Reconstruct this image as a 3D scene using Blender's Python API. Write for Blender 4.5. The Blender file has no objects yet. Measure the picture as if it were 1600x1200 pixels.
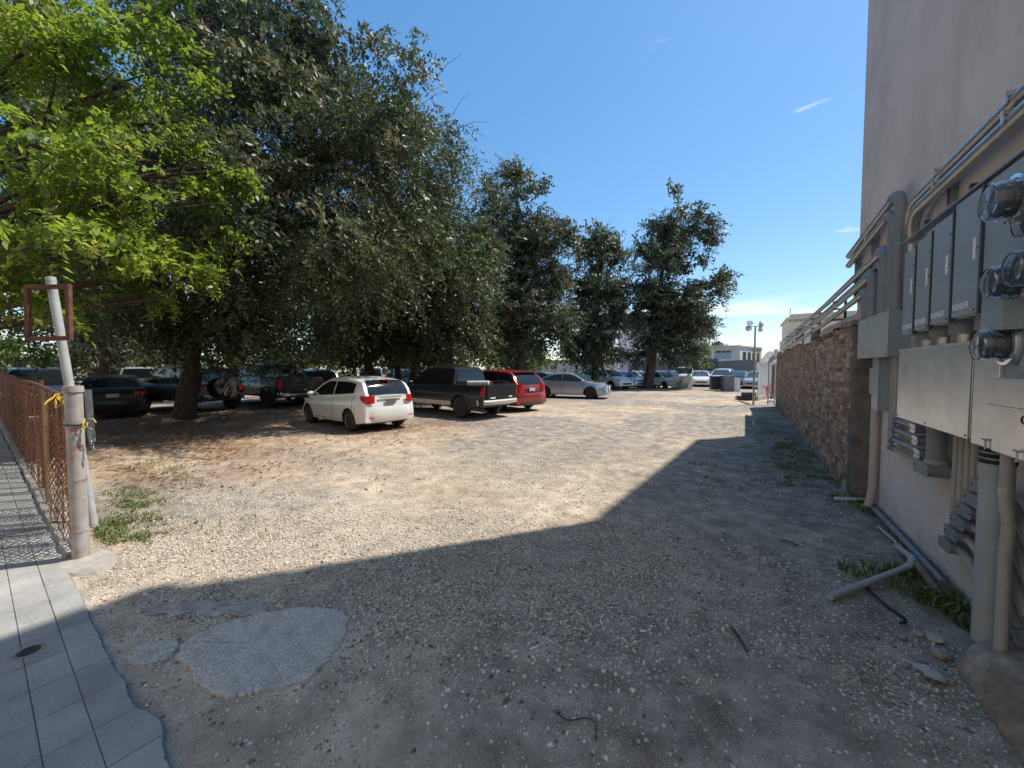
import bpy, bmesh, math, random
import numpy as np
from mathutils import Vector, Matrix

random.seed(7)
rng = np.random.default_rng(11)
S = bpy.context.scene
COL = S.collection
PI = math.pi
R = math.radians

# ------------------------------------------------------------------ camera
cam_d = bpy.data.cameras.new('camera')
cam_d.sensor_width = 36.0
cam_d.lens = 13.5
cam_d.clip_start = 0.05
cam_d.clip_end = 2000.0
cam = bpy.data.objects.new('camera', cam_d)
COL.objects.link(cam)
cam.location = (0.0, 0.0, 1.75)
cam.rotation_euler = (R(90.0 - 2.386), 0.0, R(31.0))
S.camera = cam

# ------------------------------------------------------------------ sky, sun, exposure
SUN_AZ = math.atan2(0.63, 0.777)      # clockwise from +Y
SUN_EL = R(56.0)
W = bpy.data.worlds.new('World')
S.world = W
W.use_nodes = True
wn = W.node_tree
wn.nodes.clear()
w_out = wn.nodes.new('ShaderNodeOutputWorld')
w_bg = wn.nodes.new('ShaderNodeBackground')
w_sky = wn.nodes.new('ShaderNodeTexSky')
w_sky.sky_type = 'NISHITA'
w_sky.sun_disc = False
w_sky.sun_elevation = SUN_EL
w_sky.sun_rotation = SUN_AZ
w_sky.air_density = 1.0
w_sky.dust_density = 0.2
w_sky.ozone_density = 2.6
w_bg.inputs['Strength'].default_value = 0.14
w_hsv = wn.nodes.new('ShaderNodeHueSaturation')
w_hsv.inputs['Saturation'].default_value = 1.52
w_hsv.inputs['Value'].default_value = 1.42
w_geo = wn.nodes.new('ShaderNodeTexCoord')
w_map = wn.nodes.new('ShaderNodeMapping')
w_map.inputs['Scale'].default_value = (2.2, 2.2, 15.0)
w_map.inputs['Location'].default_value = (6.805, 4.238, 2.051)
w_noi = wn.nodes.new('ShaderNodeTexNoise')
w_noi.inputs['Scale'].default_value = 1.6
w_noi.inputs['Detail'].default_value = 7.0
w_noi.inputs['Roughness'].default_value = 0.55
w_ramp = wn.nodes.new('ShaderNodeValToRGB')
w_ramp.color_ramp.elements[0].position = 0.685
w_ramp.color_ramp.elements[0].color = (0, 0, 0, 1)
w_ramp.color_ramp.elements[1].position = 0.80
w_ramp.color_ramp.elements[1].color = (0.9, 0.9, 0.9, 1)
# thin cloud bank low over the horizon
w_map2 = wn.nodes.new('ShaderNodeMapping')
w_map2.inputs['Scale'].default_value = (2.5, 2.5, 34.0)
w_noi2 = wn.nodes.new('ShaderNodeTexNoise')
w_noi2.inputs['Scale'].default_value = 1.3
w_noi2.inputs['Detail'].default_value = 6.0
w_ramp2 = wn.nodes.new('ShaderNodeValToRGB')
w_ramp2.color_ramp.elements[0].position = 0.44
w_ramp2.color_ramp.elements[0].color = (0, 0, 0, 1)
w_ramp2.color_ramp.elements[1].position = 0.685
w_sepz = wn.nodes.new('ShaderNodeSeparateXYZ')
w_band = wn.nodes.new('ShaderNodeValToRGB')
for p_, c_ in ((0.085, 0), (0.112, 1), (0.132, 1), (0.155, 0)):
    if p_ in (0.085, 0.155):
        e_ = w_band.color_ramp.elements[0 if p_ < 0.1 else -1]
        e_.position = p_
    else:
        e_ = w_band.color_ramp.elements.new(p_)
    e_.color = (c_, c_, c_, 1)
w_mul = wn.nodes.new('ShaderNodeMath')
w_mul.operation = 'MULTIPLY'
w_max = wn.nodes.new('ShaderNodeMath')
w_max.operation = 'MAXIMUM'
w_mix = wn.nodes.new('ShaderNodeMix')
w_mix.data_type = 'RGBA'
w_mix.inputs['B'].default_value = (4.6, 4.9, 5.2, 1)
wl = wn.links.new
wl(w_geo.outputs['Generated'], w_map.inputs['Vector'])
wl(w_map.outputs['Vector'], w_noi.inputs['Vector'])
wl(w_noi.outputs['Fac'], w_ramp.inputs['Fac'])
wl(w_geo.outputs['Generated'], w_map2.inputs['Vector'])
wl(w_map2.outputs['Vector'], w_noi2.inputs['Vector'])
wl(w_noi2.outputs['Fac'], w_ramp2.inputs['Fac'])
wl(w_geo.outputs['Generated'], w_sepz.inputs['Vector'])
wl(w_sepz.outputs['Z'], w_band.inputs['Fac'])
wl(w_ramp2.outputs['Color'], w_mul.inputs[0])
wl(w_band.outputs['Color'], w_mul.inputs[1])
wl(w_mul.outputs[0], w_max.inputs[0])
wl(w_ramp.outputs['Color'], w_max.inputs[1])
wl(w_max.outputs[0], w_mix.inputs['Factor'])
w_gam = wn.nodes.new('ShaderNodeGamma')
w_gam.inputs['Gamma'].default_value = 0.65
wl(w_sky.outputs['Color'], w_gam.inputs['Color'])
wl(w_gam.outputs['Color'], w_hsv.inputs['Color'])
wl(w_hsv.outputs['Color'], w_mix.inputs['A'])
wl(w_mix.outputs['Result'], w_bg.inputs['Color'])
wl(w_bg.outputs['Background'], w_out.inputs['Surface'])

sun_d = bpy.data.lights.new('sun', 'SUN')
sun_d.energy = 3.7
sun_d.angle = R(0.53)
sun_d.color = (1.0, 0.94, 0.84)
sun = bpy.data.objects.new('sun', sun_d)
COL.objects.link(sun)
_sd = Vector((math.sin(SUN_AZ) * math.cos(SUN_EL), math.cos(SUN_AZ) * math.cos(SUN_EL), math.sin(SUN_EL)))
sun.rotation_euler = _sd.to_track_quat('Z', 'Y').to_euler()
sun.location = (20, 25, 40)

S.view_settings.view_transform = 'Standard'
S.view_settings.look = 'None'
S.view_settings.gamma = 1.0
S.view_settings.exposure = 0.75
S.cycles.max_bounces = 8
S.cycles.diffuse_bounces = 4
S.cycles.glossy_bounces = 4
S.cycles.transmission_bounces = 6
S.cycles.transparent_max_bounces = 8
S.cycles.use_denoising = True
S.cycles.caustics_reflective = False
S.cycles.caustics_refractive = False

# ------------------------------------------------------------------ material helpers
MATS = {}

def nodes_of(name):
    m = bpy.data.materials.new(name)
    m.use_nodes = True
    nt = m.node_tree
    b = nt.nodes['Principled BSDF']
    MATS[name] = m
    return m, nt, b

def nd(nt, t, **kw):
    n = nt.nodes.new(t)
    for k, v in kw.items():
        if k in n.inputs:
            n.inputs[k].default_value = v
        else:
            setattr(n, k, v)
    return n

def mixc(nt, fac, a, b, blend='MIX'):
    n = nt.nodes.new('ShaderNodeMix')
    n.data_type = 'RGBA'
    n.blend_type = blend
    for key, v in (('Factor', fac), ('A', a), ('B', b)):
        if isinstance(v, bpy.types.NodeSocket):
            nt.links.new(v, n.inputs[key])
        elif key == 'Factor':
            n.inputs[key].default_value = v
        else:
            n.inputs[key].default_value = (*v, 1.0) if len(v) == 3 else v
    return n.outputs['Result']

def mathn(nt, op, a, b=0.0, c=None, clamp=False):
    n = nt.nodes.new('ShaderNodeMath')
    n.operation = op
    n.use_clamp = clamp
    for i, v in enumerate((a, b, c)):
        if v is None:
            continue
        if isinstance(v, bpy.types.NodeSocket):
            nt.links.new(v, n.inputs[i])
        else:
            n.inputs[i].default_value = v
    return n.outputs[0]

def ramp(nt, fac, stops):
    n = nt.nodes.new('ShaderNodeValToRGB')
    cr = n.color_ramp
    while len(cr.elements) < len(stops):
        cr.elements.new(0.5)
    for e, (p, c) in zip(cr.elements, stops):
        e.position = p
        e.color = (*c, 1.0) if len(c) == 3 else c
    nt.links.new(fac, n.inputs['Fac'])
    return n.outputs['Color']

def pos(nt, world=True):
    if world:
        return nt.nodes.new('ShaderNodeNewGeometry').outputs['Position']
    return nt.nodes.new('ShaderNodeTexCoord').outputs['Object']

def noise(nt, vec, scale, detail=4.0, rough=0.55, out='Fac'):
    n = nd(nt, 'ShaderNodeTexNoise', Scale=scale, Detail=detail, Roughness=rough)
    nt.links.new(vec, n.inputs['Vector'])
    return n.outputs[out]

def bump(nt, b, h, strength=0.3, dist=0.01):
    n = nd(nt, 'ShaderNodeBump', Strength=strength, Distance=dist)
    nt.links.new(h, n.inputs['Height'])
    nt.links.new(n.outputs['Normal'], b.inputs['Normal'])

def simple(name, base, rough=0.6, metal=0.0, var=0.12, scale=6.0, bmp=0.0, bscale=60.0, coat=0.0, world=True, dirt=None, dirt_amt=0.0, dscale=2.5, spec=0.5, rvar=0.12):
    """paint / plastic / metal with mottled tone, optional dirt blotches and fine relief"""
    m, nt, b = nodes_of(name)
    v = pos(nt, world)
    n = noise(nt, v, scale)
    lo = tuple(c * (1 - var) for c in base)
    hi = tuple(min(1, c * (1 + var)) for c in base)
    col = ramp(nt, n, [(0.3, lo), (0.7, hi)])
    if dirt is not None:
        d = noise(nt, v, dscale, 6.0, 0.65)
        f = ramp(nt, d, [(0.45, (0, 0, 0)), (0.72, (dirt_amt,) * 3)])
        col = mixc(nt, f, col, dirt)
    nt.links.new(col, b.inputs['Base Color'])
    r = nt.nodes.new('ShaderNodeMapRange')
    r.inputs['To Min'].default_value = max(0.02, rough - rvar)
    r.inputs['To Max'].default_value = min(1.0, rough + rvar)
    nt.links.new(noise(nt, v, scale * 2.3), r.inputs['Value'])
    nt.links.new(r.outputs['Result'], b.inputs['Roughness'])
    b.inputs['Metallic'].default_value = metal
    b.inputs['Specular IOR Level'].default_value = spec
    if coat:
        b.inputs['Coat Weight'].default_value = coat
        b.inputs['Coat Roughness'].default_value = 0.06
    if bmp:
        bump(nt, b, noise(nt, v, bscale, 5.0), bmp, 0.01)
    return m

# ------------------------------------------------------------------ mesh helpers
class MB:
    def __init__(self):
        self.v = []
        self.f = []
    def add(self, vs, fs):
        o = len(self.v)
        self.v.extend([tuple(p) for p in vs])
        self.f.extend([tuple(i + o for i in f) for f in fs])
        return self
    def box(self, x0, x1, y0, y1, z0, z1, M=None):
        vs = [(x0, y0, z0), (x1, y0, z0), (x1, y1, z0), (x0, y1, z0), (x0, y0, z1), (x1, y0, z1), (x1, y1, z1), (x0, y1, z1)]
        if M is not None:
            vs = [tuple(M @ Vector(p)) for p in vs]
        return self.add(vs, [(0, 3, 2, 1), (4, 5, 6, 7), (0, 1, 5, 4), (1, 2, 6, 5), (2, 3, 7, 6), (3, 0, 4, 7)])
    def tube(self, pts, r, n=10, caps=True):
        pts = [Vector(p) for p in pts]
        k = len(pts)
        rr = r if isinstance(r, (list, tuple)) else [r] * k
        t0 = (pts[1] - pts[0]).normalized()
        up = Vector((0, 0, 1)) if abs(t0.z) < 0.9 else Vector((1, 0, 0))
        a = t0.cross(up).normalized()
        vs = []
        for i in range(k):
            t = (pts[min(i + 1, k - 1)] - pts[max(i - 1, 0)])
            t = t.normalized() if t.length > 1e-9 else t0
            a = (a - t * a.dot(t))
            a = a.normalized() if a.length > 1e-6 else t.orthogonal().normalized()
            b = t.cross(a)
            for j in range(n):
                w = 2 * PI * j / n
                vs.append(pts[i] + (a * math.cos(w) + b * math.sin(w)) * rr[i])
        fs = []
        for i in range(k - 1):
            for j in range(n):
                fs.append((i * n + j, i * n + (j + 1) % n, (i + 1) * n + (j + 1) % n, (i + 1) * n + j))
        if caps:
            fs.append(tuple(range(n))[::-1])
            fs.append(tuple((k - 1) * n + j for j in range(n)))
        return self.add(vs, fs)
    def lathe(self, prof, M=None, n=20, caps=True):
        vs = []
        for (r, z) in prof:
            for j in range(n):
                w = 2 * PI * j / n
                vs.append((r * math.cos(w), r * math.sin(w), z))
        if M is not None:
            vs = [tuple(M @ Vector(p)) for p in vs]
        fs = []
        k = len(prof)
        for i in range(k - 1):
            for j in range(n):
                fs.append((i * n + j, i * n + (j + 1) % n, (i + 1) * n + (j + 1) % n, (i + 1) * n + j))
        if caps:
            fs.append(tuple(range(n))[::-1])
            fs.append(tuple((k - 1) * n + j for j in range(n)))
        return self.add(vs, fs)
    def prism(self, poly, h0, h1, M=None):
        n = len(poly)
        vs = [(x, y, h0) for x, y in poly] + [(x, y, h1) for x, y in poly]
        if M is not None:
            vs = [tuple(M @ Vector(p)) for p in vs]
        fs = [tuple(range(n))[::-1], tuple(range(n, 2 * n))]
        fs += [(i, (i + 1) % n, n + (i + 1) % n, n + i) for i in range(n)]
        return self.add(vs, fs)
    def grid(self, P):
        """P[i][j] points"""
        a, b = len(P), len(P[0])
        vs = [p for row in P for p in row]
        fs = [(i * b + j, i * b + j + 1, (i + 1) * b + j + 1, (i + 1) * b + j) for i in range(a - 1) for j in range(b - 1)]
        return self.add(vs, fs)
    def build(self, name, mat, parent=None, smooth=None, bevel=0.0, world=False):
        me = bpy.data.meshes.new(name)
        vs = self.v
        if world and parent is not None:
            r = parent
            while r.parent is not None:
                r = r.parent
            L = r.location
            vs = [(p[0] - L.x, p[1] - L.y, p[2] - L.z) for p in vs]
        me.from_pydata(vs, [], self.f)
        me.update()
        bm = bmesh.new()
        bm.from_mesh(me)
        bmesh.ops.recalc_face_normals(bm, faces=bm.faces)
        bm.to_mesh(me)
        bm.free()
        if smooth is not None:
            me.shade_smooth()
            me.set_sharp_from_angle(angle=R(smooth))
        me.materials.append(MATS[mat] if isinstance(mat, str) else mat)
        o = bpy.data.objects.new(name, me)
        COL.objects.link(o)
        if parent is not None:
            o.parent = parent
        if bevel:
            b = o.modifiers.new('bevel', 'BEVEL')
            b.width = bevel
            b.segments = 2
            b.limit_method = 'ANGLE'
        return o

def link(name, me, parent=None):
    o = bpy.data.objects.new(name, me)
    COL.objects.link(o)
    if parent is not None:
        o.parent = parent
    return o

def tag(o, label=None, cat=None, group=None, kind=None):
    if label:
        o['label'] = label
    if cat:
        o['category'] = cat
    if group:
        o['group'] = group
    if kind:
        o['kind'] = kind
    return o

def thing(name, label, cat, loc=(0, 0, 0), rz=0.0, group=None):
    o = bpy.data.objects.new(name, None)
    o.empty_display_size = 0.2
    COL.objects.link(o)
    o.location = loc
    o.rotation_euler = (0, 0, rz)
    return tag(o, label, cat, group)

def np_mesh(name, V, Fq, mat, rnd=None, parent=None, tri=False):
    """fast mesh from numpy arrays; Fq is (n,4) or (n,3); rnd is a per-vertex float attribute"""
    k = Fq.shape[1]
    me = bpy.data.meshes.new(name)
    me.vertices.add(len(V))
    me.vertices.foreach_set('co', np.ascontiguousarray(V, dtype=np.float32).ravel())
    me.loops.add(Fq.size)
    me.loops.foreach_set('vertex_index', np.ascontiguousarray(Fq, dtype=np.int32).ravel())
    me.polygons.add(len(Fq))
    me.polygons.foreach_set('loop_start', np.arange(0, Fq.size, k, dtype=np.int32))
    me.polygons.foreach_set('loop_total', np.full(len(Fq), k, dtype=np.int32))
    me.update(calc_edges=True)
    if rnd is not None:
        a = me.attributes.new('rnd', 'FLOAT', 'POINT')
        a.data.foreach_set('value', np.ascontiguousarray(rnd, dtype=np.float32))
    me.materials.append(MATS[mat] if isinstance(mat, str) else mat)
    o = bpy.data.objects.new(name, me)
    COL.objects.link(o)
    if parent is not None:
        o.parent = parent
    return o

_perm = rng.random((256, 256))
def vnoise(x, y, scale, seed=0):
    x = np.asarray(x, float) * scale + seed * 17.3
    y = np.asarray(y, float) * scale + seed * 31.7
    xi = np.floor(x).astype(int)
    yi = np.floor(y).astype(int)
    fx = x - xi
    fy = y - yi
    fx = fx * fx * (3 - 2 * fx)
    fy = fy * fy * (3 - 2 * fy)
    g = lambda a, b: _perm[a % 256, b % 256]
    return (g(xi, yi) * (1 - fx) + g(xi + 1, yi) * fx) * (1 - fy) + (g(xi, yi + 1) * (1 - fx) + g(xi + 1, yi + 1) * fx) * fy
def fbm(x, y, scale, octs=4, seed=0):
    t = 0.0
    a = 0.5
    for i in range(octs):
        t = t + a * vnoise(x, y, scale * 2 ** i, seed + i)
        a *= 0.5
    return t / (1 - 0.5 ** octs)
def sstep(a, b, x):
    t = np.clip((x - a) / (b - a), 0, 1)
    return t * t * (3 - 2 * t)
# ------------------------------------------------------------------ materials
def ground_material():
    m, nt, b = nodes_of('ground_gravel')
    v = pos(nt)
    def attr(n):
        a = nt.nodes.new('ShaderNodeAttribute')
        a.attribute_name = n
        return a.outputs['Fac']
    grav, grey, moss, litt = attr('grav'), attr('grey'), attr('moss'), attr('litter')
    big = noise(nt, v, 0.55, 6.0, 0.6)
    mid = noise(nt, v, 4.0, 6.0, 0.65)
    fine = noise(nt, v, 90.0, 4.0, 0.7)
    dirt = ramp(nt, big, [(0.30, (0.30, 0.232, 0.17)), (0.5, (0.42, 0.335, 0.25)), (0.7, (0.52, 0.43, 0.335))])
    greyc = ramp(nt, mid, [(0.3, (0.165, 0.15, 0.135)), (0.7, (0.32, 0.29, 0.26))])
    col = mixc(nt, grey, dirt, greyc)
    col = mixc(nt, 0.8, col, ramp(nt, mid, [(0.3, (0.26, 0.26, 0.26)), (0.52, (0.5, 0.5, 0.5)), (0.7, (0.72, 0.72, 0.71))]), 'OVERLAY')
    blot = noise(nt, v, 1.3, 7.0, 0.7)
    col = mixc(nt, 0.6, col, ramp(nt, blot, [(0.3, (0.28, 0.27, 0.26)), (0.5, (0.5, 0.5, 0.5)), (0.72, (0.66, 0.66, 0.66))]), 'OVERLAY')
    def stones(scale, dens, lo, hi, col):
        vo = nd(nt, 'ShaderNodeTexVoronoi', Scale=scale)
        vo.feature = 'F1'
        nt.links.new(v, vo.inputs['Vector'])
        sep = nt.nodes.new('ShaderNodeSeparateColor')
        nt.links.new(vo.outputs['Color'], sep.inputs['Color'])
        on = mathn(nt, 'LESS_THAN', sep.outputs['Red'], dens)
        inside = ramp(nt, vo.outputs['Distance'], [(0.28, (1, 1, 1)), (0.52, (0, 0, 0))])
        f = mathn(nt, 'MULTIPLY', on, inside)
        sc = ramp(nt, sep.outputs['Green'], [(0.0, lo), (0.35, tuple(0.45 * a + 0.55 * c for a, c in zip(lo, hi))), (1.0, hi)])
        col2 = mixc(nt, mathn(nt, 'MULTIPLY', f, 0.9), col, sc)
        return col2, f
    d1 = mathn(nt, 'ADD', mathn(nt, 'MULTIPLY', grav, 0.8), mathn(nt, 'MULTIPLY', mathn(nt, 'MULTIPLY', grey, ramp(nt, mid, [(0.45, (0, 0, 0)), (0.62, (1, 1, 1))])), 0.4))
    col, f1 = stones(62.0, d1, (0.174, 0.147, 0.116), (0.697, 0.614, 0.487), col)
    d2 = mathn(nt, 'ADD', mathn(nt, 'MULTIPLY', grav, 0.42), 0.05)
    col, f2 = stones(34.0, d2, (0.201, 0.166, 0.133), (0.750, 0.666, 0.522), col)
    d3 = mathn(nt, 'ADD', mathn(nt, 'MULTIPLY', grey, 0.16), 0.05)
    col, f3 = stones(130.0, mathn(nt, 'ADD', d3, 0.12), (0.134, 0.115, 0.093), (0.590, 0.512, 0.394), col)
    col = mixc(nt, mathn(nt, 'MULTIPLY', litt, 0.8), col, ramp(nt, noise(nt, v, 28.0, 4.0, 0.7), [(0.35, (0.114, 0.061, 0.030)), (0.65, (0.315, 0.173, 0.087))]))
    col = mixc(nt, mathn(nt, 'MULTIPLY', moss, 0.75), col, ramp(nt, mid, [(0.3, (0.060, 0.077, 0.023)), (0.7, (0.134, 0.147, 0.052))]))
    col = mixc(nt, 0.5, col, ramp(nt, fine, [(0.25, (0.38, 0.38, 0.38)), (0.75, (0.66, 0.66, 0.66))]), 'OVERLAY')
    nt.links.new(col, b.inputs['Base Color'])
    b.inputs['Roughness'].default_value = 0.95
    b.inputs['Specular IOR Level'].default_value = 0.15
    h = mathn(nt, 'ADD', mathn(nt, 'MULTIPLY', f1, 0.5), mathn(nt, 'MULTIPLY', f2, 0.9))
    h = mathn(nt, 'ADD', h, mathn(nt, 'MULTIPLY', fine, 0.55))
    h = mathn(nt, 'ADD', h, mathn(nt, 'MULTIPLY', mid, 1.4))
    bump(nt, b, h, 0.75, 0.013)
ground_material()

def rnd_material(name, stops, rough=0.8, obj_random=False, bscale=40.0, bmp=0.3, spec=0.3, mottle=0.5):
    """colour picked per piece from a ramp (mesh attribute or object random), with grain"""
    m, nt, b = nodes_of(name)
    v = pos(nt)
    if obj_random:
        r = nt.nodes.new('ShaderNodeObjectInfo').outputs['Random']
    else:
        a = nt.nodes.new('ShaderNodeAttribute')
        a.attribute_name = 'rnd'
        r = a.outputs['Fac']
    col = ramp(nt, r, stops)
    g = noise(nt, v, bscale, 5.0, 0.65)
    col = mixc(nt, mottle, col, ramp(nt, g, [(0.25, (0.3, 0.3, 0.3)), (0.75, (0.68, 0.68, 0.68))]), 'OVERLAY')
    nt.links.new(col, b.inputs['Base Color'])
    b.inputs['Roughness'].default_value = rough
    b.inputs['Specular IOR Level'].default_value = spec
    if bmp:
        bump(nt, b, g, bmp, 0.008)
    return m, nt, b, col, v

PEB = [(0.0, (0.085, 0.08, 0.075)), (0.25, (0.22, 0.195, 0.17)), (0.5, (0.47, 0.42, 0.35)), (0.85, (0.66, 0.61, 0.52)), (1.0, (0.72, 0.68, 0.60))]
rnd_material('pebble', PEB, 0.9, bscale=150)
rnd_material('rock', [(0, (0.22, 0.20, 0.18)), (1, (0.48, 0.45, 0.41))], 0.92, True, 14, 0.6)
rnd_material('dry_leaf', [(0, (0.10, 0.05, 0.025)), (0.5, (0.24, 0.12, 0.06)), (0.85, (0.33, 0.20, 0.10)), (1, (0.40, 0.30, 0.17))], 0.75)
BR = [(0.0, (0.17, 0.125, 0.10)), (0.2, (0.28, 0.195, 0.145)), (0.4, (0.36, 0.235, 0.17)), (0.6, (0.36, 0.285, 0.23)), (0.8, (0.44, 0.34, 0.265)), (1.0, (0.52, 0.45, 0.385))]

def brick_mat(name, objr):
    m, nt, b, col, v = rnd_material(name, BR, 0.95, objr, 55, 0.7, 0.15, 0.6)
    n1 = noise(nt, v, 2.2, 6.0, 0.7)
    n2 = noise(nt, v, 9.0, 5.0, 0.7)
    col = mixc(nt, ramp(nt, n2, [(0.56, (0, 0, 0)), (0.70, (0.7, 0.7, 0.7))]), col, (0.52, 0.47, 0.42))
    col = mixc(nt, ramp(nt, n1, [(0.50, (0, 0, 0)), (0.68, (0.5, 0.5, 0.5))]), col, (0.10, 0.08, 0.065))
    nt.links.new(col, b.inputs['Base Color'])
brick_mat('brick_single', True)
brick_mat('brick_mass', False)

def leaf_mat(name, stops, trans, tcol, rough=0.38, spec=0.5, tw=0.35):
    m, nt, b = nodes_of(name)
    a = nt.nodes.new('ShaderNodeAttribute')
    a.attribute_name = 'rnd'
    col = ramp(nt, a.outputs['Fac'], stops)
    nt.links.new(col, b.inputs['Base Color'])
    b.inputs['Roughness'].default_value = rough
    b.inputs['Specular IOR Level'].default_value = spec
    t = nt.nodes.new('ShaderNodeBsdfTranslucent')
    tc = mixc(nt, 1.0, col, tcol, 'MULTIPLY')
    nt.links.new(tc, t.inputs['Color'])
    mx = nt.nodes.new('ShaderNodeMixShader')
    mx.inputs['Fac'].default_value = tw
    nt.links.new(b.outputs['BSDF'], mx.inputs[1])
    nt.links.new(t.outputs['BSDF'], mx.inputs[2])
    out = nt.nodes['Material Output']
    nt.links.new(mx.outputs['Shader'], out.inputs['Surface'])

leaf_mat('leaf_dark', [(0.0, (0.036, 0.052, 0.027)), (0.45, (0.070, 0.092, 0.047)), (0.8, (0.125, 0.142, 0.080)), (0.93, (0.19, 0.165, 0.11)), (1.0, (0.21, 0.15, 0.10))], 0.3, (1.5, 1.6, 0.8), 0.5, 0.5, 0.26)
leaf_mat('leaf_far', [(0.0, (0.040, 0.053, 0.032)), (0.45, (0.072, 0.089, 0.053)), (0.8, (0.118, 0.133, 0.083)), (0.93, (0.18, 0.155, 0.11)), (1.0, (0.20, 0.145, 0.105))], 0.3, (1.4, 1.5, 0.8), 0.5, 0.5, 0.24)
leaf_mat('leaf_bright', [(0.0, (0.06, 0.10, 0.022)), (0.5, (0.125, 0.17, 0.04)), (0.85, (0.19, 0.225, 0.06)), (1.0, (0.26, 0.23, 0.07))], 0.5, (2.3, 2.4, 1.0), 0.42, 0.4, 0.55)
leaf_mat('leaf_shrub', [(0.0, (0.05, 0.085, 0.025)), (0.6, (0.10, 0.14, 0.045)), (1.0, (0.17, 0.19, 0.08))], 0.4, (1.8, 1.9, 0.9), 0.5, 0.35, 0.38)
leaf_mat('grass', [(0.0, (0.07, 0.10, 0.03)), (0.6, (0.13, 0.165, 0.05)), (1.0, (0.27, 0.25, 0.11))], 0.4, (1.6, 1.8, 0.8), 0.55, 0.3, 0.3)
leaf_mat('petal_pink', [(0.0, (0.55, 0.03, 0.16)), (1.0, (0.80, 0.10, 0.30))], 0.4, (1.2, 0.8, 0.9), 0.6, 0.2, 0.3)

simple('bark', (0.085, 0.062, 0.048), 0.92, var=0.4, scale=9, bmp=0.9, bscale=22, spec=0.2)
simple('stucco', (0.70, 0.64, 0.615), 0.93, var=0.05, scale=1.2, bmp=0.35, bscale=120, dirt=(0.36, 0.30, 0.27), dirt_amt=0.35, dscale=0.9, spec=0.2)
def streaks(name, amt):
    m = MATS[name]
    nt = m.node_tree
    b = nt.nodes['Principled BSDF']
    src = b.inputs['Base Color'].links[0].from_socket
    v = pos(nt)
    mp = nd(nt, 'ShaderNodeMapping', Scale=(5.0, 5.0, 0.28))
    nt.links.new(v, mp.inputs['Vector'])
    f = ramp(nt, noise(nt, mp.outputs['Vector'], 1.0, 6.0, 0.6), [(0.5, (0, 0, 0)), (0.78, (amt, amt, amt))])
    g = ramp(nt, noise(nt, v, 0.45, 5.0, 0.6), [(0.4, (0.25, 0.25, 0.25)), (0.65, (1, 1, 1))])
    col = mixc(nt, mathn(nt, 'MULTIPLY', f, g), src, (0.40, 0.35, 0.32))
    sep = nt.nodes.new('ShaderNodeSeparateXYZ')
    nt.links.new(v, sep.inputs['Vector'])
    mr = nt.nodes.new('ShaderNodeMapRange')
    mr.inputs['From Min'].default_value = 0.45
    mr.inputs['From Max'].default_value = 0.0
    nt.links.new(sep.outputs['Z'], mr.inputs['Value'])
    sp = mathn(nt, 'MULTIPLY', mr.outputs['Result'], ramp(nt, noise(nt, v, 7.0, 5.0, 0.7), [(0.4, (0, 0, 0)), (0.7, (0.6, 0.6, 0.6))]))
    col = mixc(nt, sp, col, (0.36, 0.29, 0.23))
    nt.links.new(col, b.inputs['Base Color'])
streaks('stucco', 0.3)
simple('stucco_white', (0.70, 0.68, 0.63), 0.9, var=0.06, scale=0.6, dirt=(0.45, 0.43, 0.40), dirt_amt=0.5, dscale=0.7, spec=0.2)
simple('stucco_cream', (0.70, 0.62, 0.49), 0.9, var=0.06, scale=0.6, dirt=(0.42, 0.38, 0.32), dirt_amt=0.5, dscale=0.7, spec=0.2)
simple('stucco_pink', (0.70, 0.60, 0.58), 0.9, var=0.05, scale=0.6, dirt=(0.45, 0.40, 0.38), dirt_amt=0.4, dscale=0.7, spec=0.2)
simple('grey_wall', (0.165, 0.175, 0.195), 0.9, var=0.06, scale=0.8, dirt=(0.24, 0.24, 0.24), dirt_amt=0.4, dscale=0.9, spec=0.2)
simple('mortar', (0.50, 0.43, 0.37), 0.96, var=0.3, scale=7, bmp=0.9, bscale=45, dirt=(0.10, 0.085, 0.07), dirt_amt=0.8, dscale=2.0, spec=0.1)
simple('pier_render', (0.15, 0.125, 0.11), 0.95, var=0.3, scale=5, bmp=0.6, bscale=35, dirt=(0.34, 0.30, 0.27), dirt_amt=0.55, dscale=5.5, spec=0.1)
simple('concrete', (0.36, 0.335, 0.30), 0.93, var=0.2, scale=9, bmp=0.6, bscale=70, dirt=(0.22, 0.18, 0.14), dirt_amt=0.6, dscale=3.5, spec=0.2)
simple('plinth', (0.33, 0.27, 0.21), 0.95, var=0.35, scale=14, bmp=1.0, bscale=28, dirt=(0.20, 0.12, 0.07), dirt_amt=0.8, dscale=2.8, spec=0.15)
simple('concrete_pale', (0.50, 0.465, 0.41), 0.93, var=0.40, scale=70, bmp=0.9, bscale=75, dirt=(0.28, 0.27, 0.25), dirt_amt=0.7, dscale=9.0, spec=0.2)
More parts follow.
